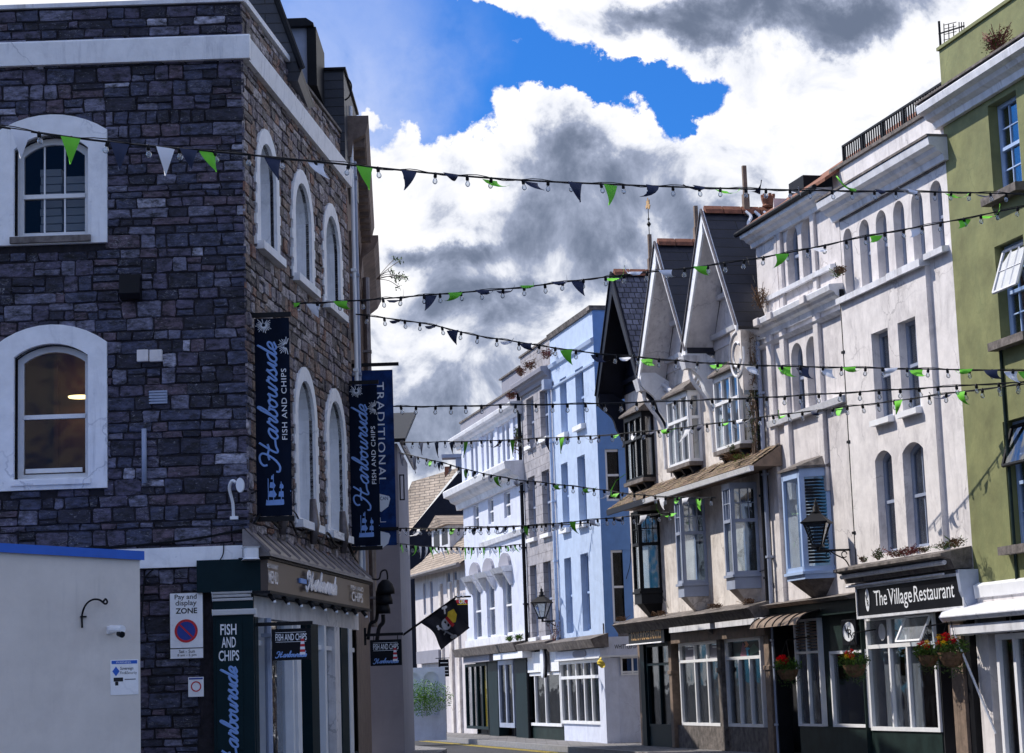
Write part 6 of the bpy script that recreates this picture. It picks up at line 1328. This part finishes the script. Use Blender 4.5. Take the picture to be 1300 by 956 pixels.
S6f = [(511, 'n', .3, .2), (527, 'n', .4, .1), (545, 'g', .3, .8), (558, 'n', .2, .2), (590, 'g', .34, .7), (600, 'n', .25, .9), (620, 'w', .3, 1), (632, 'g', .3, .5), (660, 'w', .3, 1.2), (684, 'w', .25, 1.3), (711, 'g', .25, 1.2), (748, 'g', .25, 1.3), (770, 'w', .3, -1), (792, 'g', .4, -2.6), (838, 'w', .3, .4), (855, 'g', .25, .9), (872, 'w', .25, -.8), (884, 'g', .3, .4)]
festoon('festoon string sloping down from the grey building eaves to the hanging bays', [(507, 575), (560, 587), (600, 598), (650, 608), (700, 614), (750, 620), (800, 627), (850, 631), (909, 632)], 54, 43.5, 34, S6f, bs=1.2)
S7f = [(530, 'w', .45, -1.3), (572, 'g', .3, 1), (600, 'n', .3, 1), (640, 'w', .3, -1), (668, 'g', .3, .5), (706, 'w', .3, 1), (730, 'g', .3, .4), (757, 'w', .3, 1), (790, 'n', .2, 1), (822, 'w', .35, -.9), (850, 'g', .3, -2)]
festoon('lower festoon string ending under the mossy pent roof', [(503, 671), (560, 671), (620, 670), (700, 665), (770, 658), (830, 653), (856, 650)], 54.2, 46.8, 34, S7f, bs=1.25)
festoon('short festoon string without flags ending on the blue building', [(590, 669), (650, 668), (700, 666.5), (757, 664)], 64, 60, 14, (), bs=1.35)
festoon('lowest festoon string thick with small green and white flags by the far roofs', [(503, 690), (540, 694), (580, 695), (620, 695), (663, 691)], 54.2, 66, 22, [(510+i*7.2, 'gwgwwg'[i % 6], .3, rs.uniform(-1, 1)) for i in range(21)], bs=1.3)
# ================================================================ lanterns
def lantern(fr, px, py, o, sc_, ulamp, uwall, label, hgt):
    u, z = fr.u(px, py, o), fr.z(px, py, o)
    th = thing('wall_lantern', label, 'lantern', fr, u, o, z, 'black iron wall lanterns')
    s = sc_; zb = z-.34*s; zt = z+.05*s
    def sq(r0, z0, r1, z1, nm, mt, par=th):
        g = MB(fr); q = [(u-r0, o-r0), (u+r0, o-r0), (u+r0, o+r0), (u-r0, o+r0)]; q2 = [(u-r1, o-r1), (u+r1, o-r1), (u+r1, o+r1), (u-r1, o+r1)]; g.plan(q, z0, z1, q2); return g.build(nm, mt, par)
    sq(.10*s, zb, .215*s, zt, 'glass', GLASS)
    g = MB(fr)
    for a, b in ((-1, -1), (1, -1), (1, 1), (-1, 1)): g.tube([(u+a*.105*s, o+b*.105*s, zb), (u+a*.22*s, o+b*.22*s, zt)], .013*s, 5)
    g.build('frame', IRON, th)
    sq(.265*s, zt, .27*s, zt+.03*s, 'rim', IRON); sq(.26*s, zt+.03*s, .10*s, zt+.2*s, 'roof', IRON)
    g = MB(fr); g.lathe(u, o, [(.09*s, zt+.2*s), (.1*s, zt+.23*s), (.065*s, zt+.26*s), (.07*s, zt+.32*s), (.035*s, zt+.35*s), (.04*s, zt+.40*s), (.012*s, zt+.44*s), (.005*s, zt+.50*s)], 10); g.build('finial', IRON, th, smooth=True)
    sq(.11*s, zb-.05*s, .12*s, zb, 'base', IRON)
    g = MB(fr); g.lathe(u, o, [(.03*s, zb-.16*s), (.05*s, zb-.1*s), (.06*s, zb-.05*s)], 8); zz_ = zb-.16*s
    g.tube([(u, o, zz_), (u, .03, zz_)], .022*s, 6)
    g.tube(crom([(u, o*.75, zz_-.02), (u, o*.55, zz_-.1*s), (u, o*.3, zz_-.16*s), (u, .06, zz_-.5*s)]), .014*s, 5)
    g.tube(crom([(u, o*.5, zz_-.02), (u, o*.4, zz_-.09), (u, o*.32, zz_-.03), (u, o*.38, zz_-.01)]), .012*s, 5)
    g.bx(u-.03, u+.03, .0, .04, zz_-.62*s, zz_+.16*s); g.build('bracket', IRON, th)
lf = Fr(*R.pt(R.u(1080, 700), .12), -75.5-48)   # bracket swings so the lantern stands off to the left in view
def lantern_side(fr, upx, px, py, depth, sc_, label):
    """lantern on an arm that runs along a facing plane"""
    F0 = Fr(0, depth, 0); u, z = F0.u(px, py), F0.z(px, py); uw = F0.u(upx, py)
    th = thing('wall_lantern', label, 'lantern', F0, u, 0, z, 'black iron wall lanterns'); s = sc_; zb = z-.36*s; zt = z+.05*s
    def sq(r0, z0, r1, z1, nm, mt):
        g = MB(F0); c, d = math.cos(.35), math.sin(.35); rot = lambda r: [(u+r*(a*c-b*d), r*(a*d+b*c)) for a, b in ((-1, -1), (1, -1), (1, 1), (-1, 1))]; g.plan(rot(r0), z0, z1, rot(r1)); return g.build(nm, mt, th)
    sq(.09*s, zb, .215*s, zt, 'glass', GLASS)
    g = MB(F0); c, d = math.cos(.35), math.sin(.35)
    for a, b in ((-1, -1), (1, -1), (1, 1), (-1, 1)): g.tube([(u+s*.095*(a*c-b*d), s*.095*(a*d+b*c), zb), (u+s*.222*(a*c-b*d), s*.222*(a*d+b*c), zt)], .016*s, 5)
    g.build('frame', IRON, th)
    sq(.27*s, zt, .275*s, zt+.03*s, 'rim', IRON); sq(.265*s, zt+.03*s, .09*s, zt+.2*s, 'roof', IRON); sq(.12*s, zb-.06*s, .10*s, zb, 'base', IRON)
    g = MB(F0); g.lathe(u, 0, [(.09*s, zt+.2*s), (.1*s, zt+.23*s), (.065*s, zt+.26*s), (.075*s, zt+.33*s), (.035*s, zt+.36*s), (.045*s, zt+.41*s), (.012*s, zt+.45*s), (.005*s, zt+.52*s)], 10); g.build('finial', IRON, th, smooth=True)
    zz_ = zb-.13*s; g = MB(F0); g.tube([(u, 0, zb-.05*s), (u, 0, zz_)], .035*s, 6); g.tube([(u-.03, 0, zz_), (uw, 0, zz_)], .022*s, 6)
    dx = uw-u
    g.tube(crom([(u+dx*.35, 0, zz_-.01), (u+dx*.55, 0, zz_-.10*s), (u+dx*.8, 0, zz_-.2*s), (uw-.02, 0, zz_-.42*s)]), .014*s, 5)
    g.tube(crom([(u+dx*(.3+.08*math.cos(q)), 0, zz_-.09*s+.06*s*math.sin(q)) for q in [k*.7 for k in range(9)]], 3), .010*s, 4)
    g.tube(crom([(u+dx*(.78+.08*math.cos(q)), 0, zz_-.09*s+.06*s*math.sin(q)) for q in [k*.7 for k in range(9)]], 3), .010*s, 4)
    g.bx(uw-.03, uw+.04, -.03, .03, zz_-.5*s, zz_+.15*s); g.build('bracket', IRON, th)
dl = R.pt(R.u(1078, 700), .1)[1]
lantern_side(R, 1079, 1037, 668, dl, 1.0, 'black iron wall lantern in front of the pale blue oriel window')
dl2 = U.pt(U.u(708, 770), .3)[1]
lantern_side(U, 711, 688, 768, dl2, 1.0, 'black iron wall lantern in front of the grey stone building')
# ================================================================ flag and sign at the bend
Fg = Fr(*xyd(512, 806, 55)[:2], 6)
fg = thing('flag', 'black skull and crossbones flag with red and yellow headscarf on slanting pole', 'flag', Fg, 0, 0, Fg.z(512, 806))
g = MB(Fg); e = lambda x, y, o=0: (Fg.u(x, y, o), o, Fg.z(x, y, o))
g.tube([e(509, 808), e(578, 759)], .028, 6); g.build('pole', IRON, fg)
g = MB(Fg); n = 12; tl, tr, br, bl = Vector(e(534.5, 791)), Vector(e(577, 760)), Vector(e(594, 797)), Vector(e(564, 825))
def fp(s, t):
    p = tl.lerp(tr, s).lerp(bl.lerp(br, s), t); p.y += .12*math.sin(s*7+t*3)*t+.05*math.sin(s*13); p.z += -.12*math.sin(3.14*s)*(1-t)*.0-.15*math.sin(3.14*t)*(1-s)*-.6; p.x += .08*math.sin(t*5+s*2)*t; return p
g.add([tuple(fp(i/n, j/n)) for j in range(n+1) for i in range(n+1)], [(j*(n+1)+i, j*(n+1)+i+1, (j+1)*(n+1)+i+1, (j+1)*(n+1)+i) for j in range(n) for i in range(n)])
ck = g.build('cloth', M('black_cloth', (.02, .022, .035), .7, var=.3, bump=.1), fg, smooth=True, recalc=False)
def onflag(pts, mt, nm, off=.03):
    g = MB(Fg); vs = []; 
    c = (sum(p[0] for p in pts)/len(pts), sum(p[1] for p in pts)/len(pts))
    A_ = [fp(*p)+Vector((0, off, 0)) for p in pts]; g.add([tuple(fp(*c)+Vector((0, off+.005, 0)))]+[tuple(a) for a in A_], [(0, i+1, (i+1) % len(pts)+1) for i in range(len(pts))]); return g.build(nm, mt, ck, recalc=False)
cc = lambda cx_, cy_, rx, ry, a0=0, a1=6.2832, n=14: [(cx_+rx*math.cos(a0+(a1-a0)*k/n), cy_+ry*math.sin(a0+(a1-a0)*k/n)) for k in range(n)]
onflag(cc(.50, .52, .17, .19), WINK, 'skull'); onflag([(.56, .38), (.68, .22), (.86, .25), (.9, .48), (.78, .66), (.64, .6)], YEL, 'headscarf', .04); onflag([(.52, .34), (.60, .32), (.72, .70), (.62, .72)], REDP, 'scarf_band', .05)
onflag(cc(.47, .46, .035, .045), INK, 'eye_socket', .045); onflag(cc(.54, .60, .035, .045), INK, 'eye_socket', .045)
for a, b in (((.22, .46), (.52, .92)), ((.66, .05), (.58, .22)), ((.3, .75), (.4, .72))):
    d = Vector((b[0]-a[0], b[1]-a[1])).normalized()*.022; onflag([(a[0]-d.y, a[1]+d.x), (b[0]-d.y, b[1]+d.x), (b[0]+d.y, b[1]-d.x), (a[0]+d.y, a[1]-d.x)], WINK, 'crossbone', .035)
for c_ in ((.21, .42), (.2, .50), (.54, .95), (.47, .93), (.64, .03), (.7, .05)): onflag(cc(*c_, .045, .045), WINK, 'crossbone_end', .038)
Fs = Fr(*xyd(577, 780, 71)[:2], 4)
hs2 = thing('projecting_sign', 'black projecting shop sign with yellow and red top behind the pirate flag', 'sign', Fs, 0, 0, Fs.z(586, 797))
e = lambda x, y, o=0: (Fs.u(x, y, o), Fs.z(x, y, o))
def rc(x0, x1, y0, y1, o0, o1, mt, nm, par=hs2): a, b = e(x0, y1), e(x1, y0); g = MB(Fs); g.bx(a[0], b[0], o0, o1, a[1], b[1]); return g.build(nm, mt, par)
bd = rc(578, 594, 761, 797, -.06, 0, SHOPBLK, 'board'); rc(578.5, 593.5, 766.5, 768, .002, .02, YEL, 'yellow_stripe', bd); rc(579, 584, 761.5, 766, .002, .015, REDP, 'top_print', bd); rc(584.5, 588.5, 761.5, 766, .002, .016, YEL, 'top_print', bd); rc(589, 593.5, 761.5, 766, .002, .015, REDP, 'top_print', bd); rc(586, 593.5, 793.5, 796.5, .002, .015, YEL, 'foot_print', bd)
g = MB(Fs); textbox(g, 'LAP', e(581, 780)[0], e(592, 780)[0], e(0, 776)[1], e(0, 771)[1], .02, .01); textbox(g, 'OK', e(583, 780)[0], e(592, 780)[0], e(0, 785)[1], e(0, 779)[1], .02, .01); g.build('lettering', WINK, bd)
g = MB(Fs); a, b = e(577, 759), e(598, 759); g.bx(a[0], b[0], -.05, -.01, a[1], a[1]+.06); g.build('bracket', IRON, hs2)
Fb = Fr(*xyd(557, 850, 75)[:2], 8)
bs_ = thing('menu_board', 'black lettered hanging board beside the grey shop fascia at the bend', 'sign', Fb, 0, 0, Fb.z(563, 859))
g = MB(Fb); g.bx(0, Fb.u(570, 850), -.05, 0, Fb.z(563, 859), Fb.z(563, 837)); bd = g.build('board', SHOPBLK, bs_)
g = MB(Fb)
for y in (841, 846, 851, 855): g.bx(.06, Fb.u(569, 850), .001, .01, Fb.z(563, y+.9), Fb.z(563, y))
g.build('writing', WINK, bd)
g = MB(Fb); g.bx(-.1, Fb.u(571, 850), -.04, 0, Fb.z(563, 836), Fb.z(563, 835)); g.build('bracket', IRON, bs_)
fi = Fr(*xyd(514, 860, 70)[:2], 0)
wl = thing('garden_wall', 'white low wall with arched panels at the end of the street', 'wall', fi)
g = MB(fi); g.wall(-.6, 1.3, 0, fi.z(520, 848), [(0, .5, .8, fi.z(520, 853), .24), (.6, 1.1, .8, fi.z(520, 853), .24)], .1); g.bx(-.6, 1.3, -.3, -.12, 0, fi.z(520, 848)-.01); g.build('wall', WHITEB, wl, recalc=False)
bu = thing('shrub', 'bright green clipped shrub at the foot of the far white wall', 'shrub', fi, .6, .5, 0)
g = MB(fi); zt = fi.z(520, 863); foliage(g, (.6, .5, zt-.6), (1.0, .3, .6), 2600, .07); g.build('foliage', M('bright_grass', (.12, .28, .03), .6, var=.3, vs=20, bump=0), bu)
# ================================================================ plants
def weed(fr, u, o, z, r, n, size, mats, label, name='weed_tuft', droop=0, up=.5):
    th = thing(name, label, 'plant', fr, u, o, z)
    g = MB(fr); rg = random.Random(int(u*100)+n)
    for j in range(max(4, n//25)):
        a = rg.uniform(0, 6.28); e = (u+r[0]*math.cos(a)*.9, o+r[1]*math.sin(a)*.9, z+r[2]*rg.uniform(.4, 1.3)*(1 if not droop else -1)); g.m = 0; g.tube(crom([(u+r[0]*.3*math.cos(a), o, z), ((u+e[0])/2, (o+e[1])/2, z+(e[2]-z)*.6), e], 3), .006, 4)
    g.m = len(mats)-1
    for j in range(n//40+1): g.m = rg.randrange(len(mats)); foliage(g, (u+rg.uniform(-.6, .6)*r[0], o+rg.uniform(-.5, .5)*r[1], z+(r[2]*.5 if not droop else -r[2]*rg.random()*1.6)), (r[0]*.5, r[1]*.6, r[2]*.5), 40, size, rng=rg)
    g.build('foliage', mats, th, recalc=False); return th
zs_ = zl+.08
for x, mats, r, n, lab in ((1094, [DRY, LEAF], (.16, .12, .12), 80, 'brown tuft at the left end of the restaurant ledge'), (1114, [DRY, LEAF], (.20, .15, .22), 200, 'tall green brown weed left of the restaurant windows ledge'), (1136, [DRYR, DRY], (.42, .2, .14), 260, 'red stonecrop patch below the left arched sash on the ledge'), (1151, [DRYR, DRY], (.4, .2, .16), 260, 'red dry weeds between the arched sashes on the ledge'), (1172, [DRY, LEAF], (.25, .15, .12), 120, 'small brown weeds under the right arched sash'), (1197, [LEAF, DRY], (.4, .2, .14), 220, 'mossy green weeds near the right end of the restaurant ledge'), (1214, [LEAF, DRY], (.3, .2, .18), 220, 'green moss clump beside the green building on the ledge')):
    weed(R, R.u(x, 706, .4), .38, zs_, r, n, .05, mats, lab)
weed(G, G.u(1267, 57, .3), .3, zgc+.1, (.45, .2, .35), 700, .05, [DRYR, LEAF, DRY], 'bushy russet weed on the green building cornice')
weed(R, R.u(1062, 345, .25), .22, zcm+.1, (.35, .15, .2), 260, .06, [LEAF, DRY], 'spiky weeds on the middle cornice of the narrow cream building', 'weed_tuft')
weed(R, R.u(966, 385, .2), .2, zcm+.25, (.3, .2, .45), 500, .05, [DRY, WOOD], 'brown dried weed at the left end of the cream cornice')
cr = thing('creeper', 'dark brown dead creeper trailing down the corner between gabled and cream building', 'plant', R, uA0, .1, 4)
g = MB(R); rg = random.Random(5); zt = zcm-.3; zb = R.z(973, 590)
g.m = 0
for k in range(6): g.tube(crom([(uA0-.12+rg.uniform(-.14, .12), .15+rg.uniform(0, .1), zt+(zb-zt)*j/8) for j in range(9)], 3), .015, 4)
for j in range(34):
    t = j/34; w_ = .30*(1-t)+.07+(.10 if j % 9 in (0, 1) else 0); g.m = 1 if rg.random() < .75 else 2; foliage(g, (uA0-.14+rg.uniform(-.05, .05), .2, zt+(zb-zt)*t), (w_, .14, .22), int(70*(1-t*.6)), .05, rng=rg)
g.build('foliage', [WOOD, DRY, LEAF], cr, recalc=False)
weed(T, -.5, .55, zpe+.25, (.6, .3, .15), 300, .07, [DRY, LEAF2], 'dry grass on the right end of the mossy pent roof')
weed(T, T.u(930, 568, .3), .3, zw0-.12, (.5, .15, .16), 260, .05, [LEAF, DRY], 'green moss under the nearest box window sill')
for x, lab in ((790, 'left tuft on the shop ledge below the dark bay'), (835, 'dry grass tuft on the ledge below the middle bay'), (905, 'straw coloured tuft on the ledge between the two grey bays'), (944, 'twiggy weed on the ledge below the nearest grey bay')): weed(T, T.u(x, 783, .5), .45, zle+.08, (.45, .15, .12), 120, .07, [DRY, WOOD], lab)
for x, y, lab in ((676, 478, 'brown weed on the left part of the grey stone cornice'), (697, 458, 'brown weed on the right part of the grey stone cornice'), (664, 488, 'dark weed at the corner of the grey stone cornice')): weed(U, U.u(x, y, .2), .25, zsc+.12, (.4, .2, .3), 240, .07, [DRY, DRYR], lab)
weed(U, uWS-.05, .15, U.z(662, 545), (.2, .15, .5), 260, .08, [LEAF, DRY], 'dark green weed clinging to the downpipe by the grey stone building', droop=1)
weed(U, U.u(649, 508, .3), .3, zc1+.1, (.4, .2, .22), 240, .08, [DRYR, DRY], 'red brown weed on top cornice of the far white building')
for x in (643, 654): weed(U, U.u(x, 815, .5), .4, zfl+.02, (.35, .15, .2), 140, .08, [LEAF, LEAF2], 'small yellow green plant on the far shop ledge, %s' % ('left of the pair' if x == 643 else 'right of the pair'))
weed(U, U.u(701, 808, .3), .25, zul+.05, (.4, .2, .5), 140, .05, [DRYR, DRY], 'rusty red dead plant on the ledge between grey and blue buildings')
def basket(x, y, o, label, s=1.0, red=10, fr=R):
    u, z = fr.u(x, y, o), fr.z(x, y, o)
    th = thing('hanging_basket', label, 'hanging basket', fr, u, o, z-.2, 'flower baskets along the restaurant front')
    g = MB(fr); g.lathe(u, o, [(.05*s, z-.24*s), (.14*s, z-.2*s), (.2*s, z-.1*s), (.23*s, z)], 12); g.build('basket', DRY, th)
    g = MB(fr); rg = random.Random(int(x)); foliage(g, (u, o, z+.06*s), (.36*s, .3*s, .17*s), 420, .075, rng=rg); g.m = 1; foliage(g, (u, o, z+.1*s), (.36*s, .3*s, .18*s), 160, .07, rng=rg); g.m = 0; foliage(g, (u, o, z-.18*s), (.26*s, .24*s, .22*s), 200, .06, rng=rg); g.build('foliage', [LEAF, LEAF2], th, recalc=False)
    for k in range(red):
        a = rg.uniform(0, 6.28); r = rg.random()**.5*.24*s; c = (u+r*math.cos(a), o+abs(r*math.sin(a))*.8, z+.18*s+rg.uniform(-.05, .1)*s)
        g = MB(fr); foliage(g, c, (.055, .05, .05), 26, .07, rng=rg); g.build('flower', PETAL if k % 4 or red > 12 else YEL, th, recalc=False)
    g = MB(fr)
    for k in range(3): q = k*2.09; g.tube([(u+.22*s*math.cos(q), o+.22*s*math.sin(q), z), (u, o, z+.6*s)], .006, 4)
    g.tube([(u, o, z+.6*s), (u, .02, z+.66*s)], .014, 5); g.build('chain', IRON, th)
basket(1000, 850, .55, 'hanging basket with bright red flowers, furthest left under the curved canopy', 1.0, 14)
basket(1085, 844, .5, 'hanging basket of yellow and red flowers below the round VR sign', 1.0, 7)
basket(1178, 832, .5, 'sparse green hanging basket under the open top light', .85, 5)
basket(1208, 828, .45, 'large hanging basket with red geranium in front of the dark doorway', 1.1, 9)
yo = thing('yellow_cloth', 'small yellow cloth pennant hung at the corner of the pale lilac shopfront', 'pennant', U, U.u(763, 842, .4), .4, U.z(763, 848, .4))
g = MB(U); u_, z_ = U.u(763, 836, .4), U.z(763, 834, .4); n = 5
g.add([(u_+.25*s*(1-.5*abs(t-.4)), .4+.06*math.sin(t*5+s), z_-t*.3-.0) for t in [k/n*1.0 for k in range(n+1)] for s in (-1, 0, 1)], [(j*3+i, j*3+i+1, j*3+i+4, j*3+i+3) for j in range(n) for i in range(2)]); g.build('cloth', YEL, yo, recalc=False)
# ================================================================ world: Nishita sky and clouds laid out by compass direction
SUN_EL, SUN_AZ = math.radians(47), math.radians(-66)
w = bpy.data.worlds.new('World'); sc.world = w; w.use_nodes = True; t = w.node_tree; t.nodes.clear()
N = lambda k, **kw: _n(t, k, kw); L = t.links.new
sky = N('TexSky', sky_type='NISHITA', sun_disc=False, sun_elevation=SUN_EL, sun_rotation=SUN_AZ, air_density=1.0, dust_density=1.0, ozone_density=2.5)
tc = N('TexCoord'); sp = N('SeparateXYZ'); L(tc.outputs['Generated'], sp.inputs[0])
at = N('Math', operation='ARCTAN2'); L(sp.outputs[0], at.inputs[0]); L(sp.outputs[1], at.inputs[1])
asn = N('Math', operation='ARCSINE'); L(sp.outputs[2], asn.inputs[0])
co = N('CombineXYZ'); L(at.outputs[0], co.inputs[0]); L(asn.outputs[0], co.inputs[1])
# warp so cloud edges are ragged
wn = N('TexNoise', noise_dimensions='3D'); wn.inputs['Scale'].default_value = 14; wn.inputs['Detail'].default_value = 9; wn.inputs['Roughness'].default_value = .62; L(co.outputs[0], wn.inputs['Vector'])
sv = N('VectorMath', operation='SUBTRACT'); L(wn.outputs['Color'], sv.inputs[0]); sv.inputs[1].default_value = (.5, .5, .5)
ss_ = N('VectorMath', operation='SCALE'); L(sv.outputs[0], ss_.inputs[0]); ss_.inputs['Scale'].default_value = .085
wp = N('VectorMath', operation='ADD'); L(co.outputs[0], wp.inputs[0]); L(ss_.outputs[0], wp.inputs[1])
def ae_(x, y): d = ray(x, y).normalized(); return math.atan2(d.x, d.y), math.asin(d.z)
def blobs(lst, src):
    acc = None
    for x, y, rx, ry, amp in lst:
        a, e = ae_(x, y)
        s1 = N('VectorMath', operation='SUBTRACT'); L(src, s1.inputs[0]); s1.inputs[1].default_value = (a, e, 0)
        s2 = N('VectorMath', operation='MULTIPLY'); L(s1.outputs[0], s2.inputs[0]); s2.inputs[1].default_value = (F/rx, F/ry, 0)
        ln = N('VectorMath', operation='LENGTH'); L(s2.outputs[0], ln.inputs[0])
        mr = N('MapRange', interpolation_type='SMOOTHSTEP'); L(ln.outputs['Value'], mr.inputs[0]); mr.inputs[1].default_value = 0; mr.inputs[2].default_value = 1.5; mr.inputs[3].default_value = amp; mr.inputs[4].default_value = 0
        if acc is None: acc = mr.outputs[0]
        else: ad = N('Math', operation='ADD'); L(acc, ad.inputs[0]); L(mr.outputs[0], ad.inputs[1]); acc = ad.outputs[0]
    return acc
clear = blobs([(500, 30, 130, 110, 1.2), (590, 95, 90, 75, 1.1), (420, 20, 110, 150, 1.2), (690, 85, 75, 55, 1.1), (790, 118, 95, 34, 1.1), (880, 98, 80, 34, 1.1), (852, 138, 40, 44, 1.0), (620, 155, 40, 34, .6), (560, 165, 35, 34, .65), (735, 105, 60, 35, .7), (520, 545, 160, 95, .22), (630, 480, 110, 50, .15), (580, 430, 90, 30, .15), (300, -200, 300, 200, 1), (612, 95, 16, 34, -.7), (645, 68, 28, 13, -.6), (700, 106, 44, 17, -.7), (768, 112, 24, 22, -.7), (615, 12, 34, 20, -.6), (540, 22, 22, 16, -.35), (480, 135, 22, 14, -.4)], wp.outputs[0])
dark = blobs([(980, 10, 200, 42, .72), (1120, 0, 140, 60, .62), (830, 12, 100, 28, .5), (690, 215, 110, 48, .75), (790, 262, 130, 44, .75), (660, 300, 130, 36, .6), (545, 300, 75, 32, .75), (850, 205, 80, 34, .5), (930, 250, 90, 34, .45), (700, 355, 140, 32, .6), (620, 390, 110, 34, .7), (800, 320, 90, 30, .4), (560, 345, 70, 24, .35), (1000, 190, 70, 34, .3), (1150, 130, 60, 40, .2), (560, 250, 50, 20, .3), (640, 440, 140, 40, .4), (520, 400, 60, 30, .3), (530, 560, 150, 90, .55), (600, 500, 120, 50, .3)], wp.outputs[0])
# away from the pictured part of the sky it is mostly open blue
far = N('VectorMath', operation='SUBTRACT'); L(co.outputs[0], far.inputs[0]); a0, e0 = ae_(700, 300); far.inputs[1].default_value = (a0, e0, 0)
fl_ = N('VectorMath', operation='LENGTH'); L(far.outputs[0], fl_.inputs[0]); fr_ = ramp(N, .3, .75, 0, .64); L(fl_.outputs['Value'], fr_.inputs[0])
cl2 = N('Math', operation='ADD'); L(clear, cl2.inputs[0]); L(fr_.outputs[0], cl2.inputs[1])
cn = N('TexNoise'); cn.inputs['Scale'].default_value = 9; cn.inputs['Detail'].default_value = 12; cn.inputs['Roughness'].default_value = .58; L(co.outputs[0], cn.inputs['Vector'])
cr_ = ramp(N, .3, .7, .25, 1.15); L(cn.outputs[0], cr_.inputs[0])
den = N('Math', operation='SUBTRACT'); L(cr_.outputs[0], den.inputs[0]); L(cl2.outputs[0], den.inputs[1])
cov = N('MapRange', interpolation_type='SMOOTHSTEP'); L(den.outputs[0], cov.inputs[0]); cov.inputs[1].default_value = -.02; cov.inputs[2].default_value = .27; cov.inputs[3].default_value = 0; cov.inputs[4].default_value = 1
veil = blobs([(385, 90, 190, 190, .32), (480, 150, 110, 80, .2)], wp.outputs[0]); cv = N('Math', operation='MAXIMUM'); L(cov.outputs[0], cv.inputs[0]); L(veil, cv.inputs[1]); cov = cv
# shade inside the clouds: thick parts are grey, thin edges white
dn = N('TexNoise'); dn.inputs['Scale'].default_value = 22; dn.inputs['Detail'].default_value = 10; dn.inputs['Roughness'].default_value = .6; dn.inputs['Distortion'].default_value = .4; L(co.outputs[0], dn.inputs['Vector']); dr = ramp(N, .33, .68, -.28, .6); L(dn.outputs[0], dr.inputs[0])
dk = N('Math', operation='ADD'); L(dark, dk.inputs[0]); L(dr.outputs[0], dk.inputs[1])
dd_ = N('MapRange', interpolation_type='SMOOTHSTEP'); L(dk.outputs[0], dd_.inputs[0]); dd_.inputs[1].default_value = -.05; dd_.inputs[2].default_value = 1.2
cc_ = N('ValToRGB'); L(dd_.outputs[0], cc_.inputs[0]); E_ = cc_.color_ramp.elements; E_[0].position = 0; E_[0].color = (8.6, 8.5, 8.6, 1); E_[1].position = 1; E_[1].color = (1.2, 1.5, 2.2, 1)
k_ = cc_.color_ramp.elements.new(.35); k_.color = (6.6, 6.8, 7.4, 1); k_ = cc_.color_ramp.elements.new(.65); k_.color = (2.9, 3.3, 4.4, 1)
hs_ = N('Mix', data_type='RGBA', blend_type='MULTIPLY'); hs_.inputs[0].default_value = 1; L(sky.outputs[0], hs_.inputs[6]); hs_.inputs[7].default_value = SKYTINT = (.16, .56, 1.18, 1)
mx = N('Mix', data_type='RGBA'); L(cov.outputs[0], mx.inputs[0]); L(hs_.outputs[2], mx.inputs[6]); L(cc_.outputs[0], mx.inputs[7])
bg = N('Background'); bg.inputs['Strength'].default_value = .1; L(mx.outputs[2], bg.inputs[0]); ow = N('OutputWorld'); L(bg.outputs[0], ow.inputs[0])
sd = bpy.data.lights.new('sun', 'SUN'); sd.energy = 3.7; sd.angle = math.radians(.5); sd.color = (1, .93, .84)
so = bpy.data.objects.new('sun', sd); COL.objects.link(so)
dv = Vector((math.cos(SUN_EL)*math.sin(SUN_AZ), math.cos(SUN_EL)*math.cos(SUN_AZ), math.sin(SUN_EL))); so.rotation_euler = (dv).to_track_quat('Z', 'Y').to_euler()
# ================================================================ camera
cd = bpy.data.cameras.new('camera'); cd.sensor_fit = 'HORIZONTAL'; cd.sensor_width = 36; cd.lens = F/1300*36; cd.shift_y = -45/1300; cd.clip_end = 5000; cd.clip_start = .1
cam = bpy.data.objects.new('camera', cd); COL.objects.link(cam); sc.camera = cam
mw = Matrix.Identity(4)
for i in range(3): mw[i][0] = BX[i]; mw[i][1] = BU[i]; mw[i][2] = -BF[i]
mw[2][3] = CAMZ; cam.matrix_world = mw
sc.view_settings.view_transform = 'Standard'; sc.view_settings.look = 'None'; sc.view_settings.gamma = 1; sc.view_settings.exposure = 0.4
sc.cycles.max_bounces = 6; sc.cycles.transparent_max_bounces = 12; sc.cycles.diffuse_bounces = 3; sc.cycles.glossy_bounces = 3
